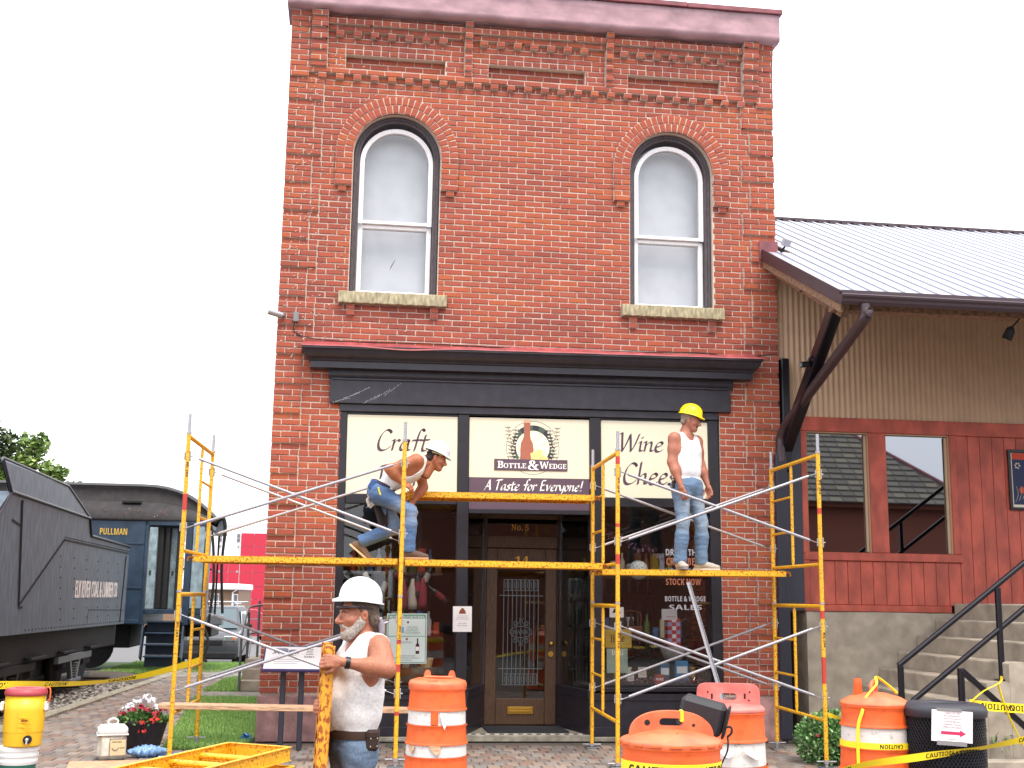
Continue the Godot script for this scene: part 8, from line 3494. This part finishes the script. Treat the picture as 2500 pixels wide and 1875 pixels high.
func dress(n: Node3D, cell: float, skin: Color, jeans: Color, shirt: Color, hands: Array, headt: Transform3D, lean: float, shirt_cut: Callable, seed_: int, hem: float, shirt_grow: float, shirt_cell: float) -> void:
	var b := MB.new()
	var lim := limits(["neck", "chest", "pelvis", "lsh", "rsh", "lel", "rel", "lwr", "rwr", "lkn", "rkn", "lan", "ran"], 0.2)
	var F := Field.new(lim[0], lim[1], cell, 55.0)
	add_torso(F, 0.0)
	add_arms(F, 0.0)
	add_legs(F, -0.012)
	F.cap(jt.neck - (jt.neck - jt.chest) * 0.15, headt * V(0, -0.07, -0.02), 0.062 * sc, 0.054 * sc)
	F.build(b, func(_p, _g): return skin)
	add_head(b, headt, skin, lean)
	for h in hands:
		add_hand(b, h[0], h[1], h[2], h[3], h[4], skin)
	obj("body", b, mats.skin, n)
	# jeans
	lim = limits(["pelvis", "lhip", "rhip", "lkn", "rkn", "lan", "ran"], 0.2)
	F = Field.new(lim[0], lim[1], 0.0105, 60.0)
	F.cap(jt.pelvis - jt.tb.x * 0.08 * sc, jt.pelvis + jt.tb.x * 0.08 * sc, 0.118 * sc, 0.118 * sc)
	add_legs(F, 0.012)
	for s in ["l", "r"]:
		var kn: Vector3 = jt[s + "kn"]
		var an: Vector3 = jt[s + "an"]
		var dr: Vector3 = (an - kn).normalized()
		F.cap(kn.lerp(an, 0.45), an + dr * 0.02, 0.062 * sc, 0.066 * sc)
		F.away_cap(an + dr * 0.13, an + dr * 0.22, 0.105, 0.12)
	cloth_noise(F, 0.010, V(5, 11, 5), seed_)
	F.away_plane(jt.pelvis + jt.pb.y * hem, jt.pb.y)
	b = MB.new()
	var kl: Vector3 = jt.lkn
	var kr: Vector3 = jt.rkn
	var hl: Vector3 = jt.lhip
	var hr: Vector3 = jt.rhip
	F.build(b, func(p, g):
		var near: float = minf(minf(p.distance_to(kl + jt.tb.z * 0.06), p.distance_to(kr + jt.tb.z * 0.06)), minf(p.distance_to(hl.lerp(kl, 0.5) + jt.tb.z * 0.08), p.distance_to(hr.lerp(kr, 0.5) + jt.tb.z * 0.08)))
		var fade: float = clampf(1.0 - near / 0.17, 0.0, 1.0)
		return jeans.lerp(Color(0.42, 0.46, 0.50), fade * 0.55))
	obj("jeans", b, mats.denim, n)
	# sleeveless shirt
	lim = limits(["neck", "chest", "waist", "pelvis", "lsh", "rsh"], 0.24)
	F = Field.new(lim[0], lim[1], shirt_cell, 60.0)
	add_torso(F, shirt_grow)
	for s in ["l", "r"]:
		F.cap(jt.neck - (jt.neck - jt.chest) * 0.1, jt[s + "sh"], 0.05 * sc + shirt_grow, 0.055 * sc + shirt_grow)
	cloth_noise(F, 0.007, V(7, 3.5, 7), seed_ + 1)
	shirt_cut.call(F)
	b = MB.new()
	F.build(b, func(_p, _g): return shirt)
	obj("sleeveless_shirt", b, mats.cloth, n)


func head_hair(n: Node3D, t: Transform3D, hair: Color, beard: Color, full_beard: float, long_back: float, seed_: int) -> void:
	var F := Field.new(V(-0.12, -0.2, -0.15), V(0.12, 0.16, 0.15), 0.0052, 220.0)
	F.ell(V(0, 0.035, -0.014), V(0.081, 0.09, 0.099))
	F.cap(V(-0.05, -0.03, -0.07), V(0.05, -0.03, -0.07), 0.032, 0.032)
	if long_back > 0.0:
		F.cap(V(0, -0.03, -0.075), V(0, -0.03 - long_back, -0.085), 0.05, 0.03)
	F.away_plane(V(0, 0.055, 0.055), V(0, 0.05, 1).normalized())
	for s in [-1.0, 1.0]:
		F.away_cap(V(s * 0.06, -0.075, 0.06), V(s * 0.07, 0.0, 0.075), 0.055, 0.062)
		F.away_cap(V(s * 0.086, -0.012, -0.004), V(s * 0.08, -0.02, 0.0), 0.032, 0.03)
	cloth_noise(F, 0.008, V(60, 25, 60), seed_)
	var m := MB.new()
	var r := RandomNumberGenerator.new()
	r.seed = seed_
	F.build(m, func(_p, _g): return hair * r.randf_range(0.7, 1.25))
	var b := MB.new()
	b.add(m, t)
	obj("hair", b, mats.cloth, n)
	F = Field.new(V(-0.12, -0.2, -0.05), V(0.12, 0.05, 0.15), 0.0048, 220.0)
	var g := 0.006
	if full_beard > 0.5:
		F.cap(V(0, -0.072, 0.045), V(0, -0.095, 0.055), 0.040 + g, 0.034 + g)
		F.ell(V(0, -0.10, 0.072), V(0.032, 0.03, 0.03))
		for s in [-1.0, 1.0]:
			F.cap(V(s * 0.054, -0.03, 0.004), V(s * 0.026, -0.094, 0.058), 0.024 + g, 0.026 + g)
			F.cap(V(0, -0.046, 0.097), V(s * 0.026, -0.062, 0.084), 0.0085, 0.010)
		F.away_cap(V(-0.014, -0.065, 0.108), V(0.014, -0.065, 0.108), 0.0085, 0.0085)
	else:
		F.ell(V(0, -0.098, 0.074), V(0.024, 0.022, 0.022))
		for s in [-1.0, 1.0]:
			F.cap(V(0, -0.047, 0.096), V(s * 0.024, -0.058, 0.087), 0.0065, 0.007)
			F.cap(V(s * 0.026, -0.06, 0.085), V(s * 0.02, -0.092, 0.078), 0.007, 0.009)
	cloth_noise(F, 0.006, V(80, 40, 80), seed_ + 3)
	m = MB.new()
	F.build(m, func(_p, _g): return beard * r.randf_range(0.65, 1.3))
	b = MB.new()
	b.add(m, t)
	obj("beard", b, mats.cloth, n)


func make_people() -> void:
	older_worker()
	bending_worker()
	standing_worker()


func older_worker() -> void:
	sc = 0.93
	girth = 0.018
	var base := V(1.27, 0, 7.1)
	var f := V(-0.93, 0, 0.36)
	var tb := frame_of(f)
	var L := tb.x
	var n := person("older bearded worker in white hard hat, white sleeveless shirt and jeans, holding a platform upright", base)
	jt = {"tb": tb, "pb": tb, "pelvis": V(0.025, 0.80, 0), "waist": V(0.03, 0.97, 0), "chest": V(0.045, 1.20, 0), "neck": V(0.05, 1.38, 0.0)}
	jt.lsh = V(0.085, 1.345, 0) + L * 0.165
	jt.rsh = V(0.065, 1.345, 0) - L * 0.165
	jt.lel = V(0.20, 1.225, 0.26)
	jt.lwr = V(-0.05, 1.265, 0.30)
	jt.rel = V(-0.06, 1.12, -0.22)
	jt.rwr = V(-0.18, 0.99, -0.12)
	jt.lhip = jt.pelvis + L * 0.085 + V(0, -0.04, 0)
	jt.rhip = jt.pelvis - L * 0.085 + V(0, -0.04, 0)
	jt.lkn = V(0.06, 0.42, 0.10)
	jt.rkn = V(-0.06, 0.42, -0.08)
	jt.lan = V(0.10, 0.09, 0.10)
	jt.ran = V(-0.02, 0.09, -0.08)
	var hb := frame_of(V(-0.93, -0.06, 0.36)).scaled(Vector3.ONE * 1.06)
	var ht := Transform3D(hb, V(0.025, 1.512, 0.015))
	var skin := lin("a9694f") * 0.95
	var hl := [jt.lwr, V(-0.97, 0.06, 0.12), V(-0.1, -0.25, -0.95), 1.0, [0.75, 0.8, 0.5]]
	var hr := [jt.rwr, V(-0.25, 0.1, 0.95), V(0.95, 0.0, 0.25), -1.0, [0.35, 0.7, 0.5]]
	dress(n, 0.0125, skin, Color(0.13, 0.19, 0.28), Color(0.80, 0.78, 0.77), [hl, hr], ht, 0.0, func(F: Field) -> void:
		F.away_plane(V(0, 0.865, 0), V(0, -1, 0))
		# deep neck and arm openings
		F.away_cap(V(0.055, 1.47, 0) + f * 0.02, V(0.03, 1.29, 0.0) + f * 0.17, 0.085, 0.05)
		F.away_cap(V(0.05, 1.445, 0), V(0.05, 1.52, 0), 0.075, 0.1)
		for s in [-1.0, 1.0]:
			var a: Vector3 = jt.lsh if s > 0 else jt.rsh
			F.away_cap(a + L * s * 0.085 + V(0, 0.04, 0), a + L * s * 0.065 + V(0.0, -0.16, 0) + f * 0.02, 0.075, 0.09)
			F.away_cap(a + L * s * 0.06 + V(0.0, -0.16, 0) + f * 0.03, a + L * s * 0.07 + V(0.0, -0.27, 0) + f * 0.02, 0.088, 0.05)
		, 301, 0.085, 0.016, 0.0065)
	eyes(n, ht)
	head_hair(n, ht, lin("5c4c42"), lin("a49a92"), 1.0, 0.05, 311)
	hard_hat(n, ht * Transform3D(Basis(Vector3.RIGHT, -0.17).scaled(V(0.87, 0.92, 0.87)), V(0, 0.078, -0.014)), Color(0.62, 0.62, 0.63))
	var b := MB.new()
	var m := MB.new()
	# sunglasses pushed up under the brim
	m.col = lin("2a2430")
	m.tube(curve([V(-0.082, 0.045, 0.02), V(-0.07, 0.045, 0.075), V(0, 0.047, 0.105), V(0.07, 0.045, 0.075), V(0.082, 0.045, 0.02)], 5), 0.014, 8, true, 0.4)
	m.tube([V(0.084, 0.045, 0.02), V(0.084, 0.03, -0.06)], 0.004, 5)
	b.add(m, ht)
	obj("sunglasses", b, mats.plastic, n)
	b = MB.new()
	m = MB.new()
	m.col = lin("b9b2bd")
	m.tube(curve([V(0.06, -0.02, -0.09), V(0.05, -0.06, -0.11), V(0.03, -0.11, -0.12)], 5), [0.03, 0.03, 0.028, 0.028, 0.026, 0.026, 0.024, 0.022, 0.02, 0.018, 0.015], 8, true, 0.35)
	b.add(m, ht)
	obj("neck_cloth", b, mats.cloth, n)
	belt_ring(n, V(0.02, 0.865, 0), tb, 0.185, 0.135, 0.045, lin("3a2418"))
	b = MB.new()
	b.col = lin("2c1a14")
	b.xf = Transform3D(frame_of(V(0.45, 0, 0.9)), V(0.13, 0.84, 0.165))
	b.box(V(0.075, 0.115, 0.035), Vector3.ZERO, 0.015)
	b.box(V(0.08, 0.055, 0.04), V(0, 0.03, 0), 0.015)
	b.col = lin("b9b2a8")
	for q in [[-0.02, 0.012], [0.02, 0.012], [-0.02, -0.03], [0.02, -0.03]]:
		b.ball(V(q[0], q[1], 0.021), V(0.004, 0.004, 0.002), 6, 3)
	obj("belt_pouch", b, mats.matte, n)
	b = MB.new()
	b.col = lin("15131a")
	var wd: Vector3 = (jt.lwr - jt.lel).normalized()
	var wp: Vector3 = jt.lwr - wd * 0.035
	b.tube([wp - wd * 0.012, wp + wd * 0.012], 0.0335, 14)
	b.xf = Transform3D(Basis(wd, V(0, 1, 0), wd.cross(V(0, 1, 0))), wp)
	b.box(V(0.034, 0.03, 0.02), V(0, 0.012, 0.026), 0.006)
	obj("wrist_watch", b, mats.plastic, n)
	shoe(n, V(0.10, 0.10, 0.10), V(-0.1, 0.02, 0.17), Vector3.UP, lin("4a3a2e"), lin("2a2420"), lin("c9c2b8"))
	shoe(n, V(-0.02, 0.10, -0.08), V(-0.22, 0.02, 0.0), Vector3.UP, lin("4a3a2e"), lin("2a2420"), lin("c9c2b8"))
	# the platform that he holds upright
	var pl := plank_proto("held_platform", 1.30, "worn orange-yellow platform held upright by the older worker", "")
	pl.remove_meta("group")
	var up := V(0.03, 1.0, 0.0).normalized()
	var nn := V(-0.996, 0.03, 0.08).normalized()
	pl.transform = Transform3D(Basis(up, nn, up.cross(nn).normalized()).orthonormalized(), V(1.075, 0.05, 7.14))
	for c in pl.get_children():
		if str(c.name).begins_with("hook"):
			c.free()
		elif c is MeshInstance3D:
			c.material_override = mat("worn_orange", Color("e8a02c"), 0.6, 0.0, rust_tex("very_worn", 23, 0.47), V(2.5, 1.2, 2.5))


func bending_worker() -> void:
	sc = 1.0
	girth = 0.0
	var base := V(1.40, 2.0, 1.27)
	var n := person("bending worker in white hard hat, white tank top and jeans on the left platform", base)
	var fwd := V(1, 0, 0.0)
	var spine := V(0.80, 0.58, 0.0).normalized()
	var tb := Basis(V(0, 0, -1), spine, V(0.58, -0.80, 0).normalized())
	var pb := Basis(V(0, 0, -1), V(0.45, 0.89, 0).normalized(), V(0.89, -0.45, 0).normalized())
	jt = {"tb": tb, "pb": pb, "pelvis": V(-0.10, 0.70, 0), "waist": V(0.03, 0.84, 0), "chest": V(0.20, 0.945, 0), "neck": V(0.35, 1.05, 0)}
	jt.rsh = V(0.27, 1.03, 0.18)
	jt.lsh = V(0.31, 0.98, -0.17)
	jt.rel = V(-0.01, 0.925, 0.25)
	jt.rwr = V(0.13, 0.79, 0.20)
	jt.lel = V(0.36, 0.78, -0.20)
	jt.lwr = V(0.25, 0.62, -0.16)
	jt.rhip = V(-0.09, 0.67, 0.085)
	jt.lhip = V(-0.09, 0.67, -0.085)
	jt.rkn = V(0.225, 0.50, 0.10)
	jt.ran = V(0.215, 0.115, 0.10)
	jt.lkn = V(0.07, 0.34, -0.10)
	jt.lan = V(-0.26, 0.19, -0.09)
	var hb := frame_of(V(0.94, -0.34, 0.05), V(0.34, 0.94, 0))
	var ht := Transform3D(hb, V(0.485, 1.075, 0))
	var skin := lin("b06a48") * 0.95
	var hr := [jt.rwr, V(0.75, -0.35, -0.1), V(-0.2, -0.7, -0.6), 1.0, [0.35, 0.5, 0.4]]
	var hl := [jt.lwr, V(-0.3, -0.9, 0.1), V(0.4, 0.1, 0.6), 1.0, [0.4, 0.5, 0.4]]
	dress(n, 0.0125, skin, Color(0.08, 0.15, 0.30), Color(0.78, 0.74, 0.72), [hr, hl], ht, 0.0, func(F: Field) -> void:
		F.away_plane(V(-0.06, 0.75, 0), V(-0.75, -0.66, 0))
		F.away_cap(V(0.36, 1.0, 0), V(0.36, 0.90, 0), 0.075, 0.085)
		F.away_cap(V(0.34, 1.08, 0), V(0.42, 1.12, 0), 0.065, 0.09)
		for s in [-1.0, 1.0]:
			F.away_cap(V(0.28, 1.01, s * 0.215), V(0.20, 0.93, s * 0.215), 0.105, 0.085)
		, 401, 0.095, 0.012, 0.009)
	eyes(n, ht)
	head_hair(n, ht, lin("2e2420"), lin("5c4030"), 0.0, 0.03, 411)
	hard_hat(n, ht * Transform3D(Basis(Vector3.RIGHT, 0.04).scaled(Vector3.ONE * 0.95), V(0, 0.068, -0.010)), Color(0.58, 0.58, 0.60))
	var b := MB.new()
	var m := MB.new()
	m.col = lin("cfc27a")
	m.tube(curve([V(-0.084, 0.04, -0.06), V(-0.086, 0.045, 0.0), V(-0.08, 0.045, 0.05)], 4), 0.014, 6, true, 0.4)
	m.col = lin("1d1a20")
	m.tube(curve([V(-0.08, 0.04, -0.06), V(-0.05, 0.03, -0.105), V(0.05, 0.03, -0.105), V(0.08, 0.04, -0.06)], 4), 0.015, 6, true, 0.4)
	b.add(m, ht)
	obj("safety_glasses", b, mats.plastic, n)
	belt_ring(n, V(-0.065, 0.765, 0), pb, 0.185, 0.125, 0.04, lin("2b2a44"))
	b = MB.new()
	b.col = lin("d8c21e")
	b.xf = Transform3D(Basis(Vector3.BACK, 0.3), V(-0.105, 0.695, 0.205))
	b.box(V(0.018, 0.085, 0.012), Vector3.ZERO, 0.004)
	obj("utility_knife", b, mats.plastic, n)
	b = MB.new()
	b.col = lin("3d5a8c")
	b.xf = Transform3D(Basis(Vector3.BACK, -0.5), V(-0.18, 0.77, 0.15))
	b.box(V(0.07, 0.11, 0.03), Vector3.ZERO, 0.01)
	obj("tool_pouch", b, mats.cloth, n)
	b = MB.new()
	b.col = lin("b9aea4")
	var rows := []
	for i in 6:
		var line := []
		for j in 5:
			line.append(V(-0.235 + 0.07 * j / 4.0 + 0.012 * sin(i * 2.0), 0.66 - 0.13 * i / 5.0 + 0.01 * sin(j * 2.2 + i), 0.10 + 0.02 * sin(j * 1.7)))
		rows.append(line)
	b.grid(rows)
	obj("rag", b, mats.cloth, n)
	b = MB.new()
	b.col = lin("2e2522")
	rows = []
	for i in 7:
		var line := []
		for j in 6:
			line.append(V(-0.17 + 0.15 * j / 5.0 * (1.0 - 0.06 * i) + 0.012 * i, 0.56 - 0.22 * i / 6.0 + (0.03 * sin(j * 2.8) if i == 6 else 0.0), 0.0 + 0.03 * sin(j * 1.3)))
		rows.append(line)
	b.grid(rows)
	obj("dark_rag", b, mats.cloth, n)
	shoe(n, V(0.215, 0.105, 0.10), V(0.45, 0.04, 0.12), Vector3.UP, lin("5d4a42"), lin("b08a6a"), lin("d9d4cc"))
	shoe(n, V(-0.27, 0.165, -0.09), V(-0.15, 0.03, -0.09), V(0.64, 0.77, 0).normalized(), lin("6d5644"), lin("c9a884"), lin("d9d4cc"))


func standing_worker() -> void:
	sc = 1.02
	girth = 0.0
	var base := V(4.72, 1.955, 0.80)
	var n := person("standing worker in yellow hard hat, white tank top and faded jeans on the right platform", base)
	var f := V(0.55, 0, 0.83)
	var tb := frame_of(f)
	var L := tb.x
	jt = {"tb": tb, "pb": tb, "pelvis": V(0.0, 0.93, 0), "waist": V(-0.01, 1.10, 0), "chest": V(-0.02, 1.30, 0), "neck": V(0.0, 1.515, -0.015)}
	jt.lsh = V(-0.01, 1.455, 0) + L * 0.185
	jt.rsh = V(-0.01, 1.455, 0) - L * 0.185
	jt.rel = jt.rsh + V(-0.035, -0.27, 0.02)
	jt.rwr = jt.rel + V(0.085, -0.27, 0.08)
	jt.lel = jt.lsh + V(0.05, -0.27, -0.02)
	jt.lwr = jt.lel + V(0.065, -0.24, 0.06)
	jt.rhip = jt.pelvis - L * 0.09 + V(0, -0.04, 0)
	jt.lhip = jt.pelvis + L * 0.09 + V(0, -0.04, 0)
	jt.rkn = V(-0.07, 0.52, 0.09)
	jt.lkn = V(0.17, 0.52, -0.03)
	jt.ran = V(-0.10, 0.11, 0.06)
	jt.lan = V(0.17, 0.11, -0.06)
	var hb := frame_of(V(0.93, -0.22, 0.34))
	var ht := Transform3D(hb, V(0.045, 1.675, 0.01))
	var skin := lin("b0705a") * 0.95
	var hr := [jt.rwr, V(0.25, -0.95, 0.1), V(0.55, 0.1, -0.6), -1.0, [0.3, 0.4, 0.3]]
	var hl := [jt.lwr, V(0.2, -0.95, 0.12), V(-0.5, 0.0, 0.5), 1.0, [0.4, 0.5, 0.4]]
	dress(n, 0.0125, skin, Color(0.13, 0.21, 0.33), Color(0.80, 0.79, 0.82), [hr, hl], ht, 0.0, func(F: Field) -> void:
		F.away_plane(V(0, 1.0, 0), V(0, -1, 0))
		F.away_cap(V(0, 1.56, 0) + f * 0.03, V(0, 1.475, 0) + f * 0.14, 0.08, 0.062)
		F.away_cap(V(0, 1.56, 0), V(0, 1.6, 0), 0.08, 0.09)
		for s in [-1.0, 1.0]:
			F.away_cap(V(-0.01, 1.48, 0) + L * s * 0.225, V(-0.01, 1.34, 0) + L * s * 0.215 + f * 0.02, 0.098, 0.085)
		, 501, 0.095, 0.010, 0.009)
	eyes(n, ht)
	head_hair(n, ht, lin("8a7a6c"), lin("3a2a24"), 0.0, 0.0, 511)
	hard_hat(n, ht * Transform3D(Basis(Vector3.RIGHT, 0.02).scaled(Vector3.ONE * 0.95), V(0, 0.070, -0.010)), lin("f2d414"))
	var b := MB.new()
	b.col = lin("2d1d16")
	b.xf = Transform3D(frame_of(-L), V(0, 0.955, 0) - L * 0.205)
	b.box(V(0.05, 0.12, 0.03), Vector3.ZERO, 0.01)
	b.col = lin("c9c2bc")
	b.ball(V(0.0, 0.035, 0.016), V(0.012, 0.012, 0.004), 8, 4)
	obj("belt_pouch", b, mats.matte, n)
	shoe(n, V(-0.10, 0.105, 0.06), V(-0.08, 0.02, 0.3), Vector3.UP, lin("b5aaa0"), lin("8d8480"), lin("d9d4d4"))
	shoe(n, V(0.17, 0.105, -0.06), V(0.4, 0.02, 0.06), Vector3.UP, lin("b0a89c"), lin("c4bdb4"), lin("d9d4d4"))
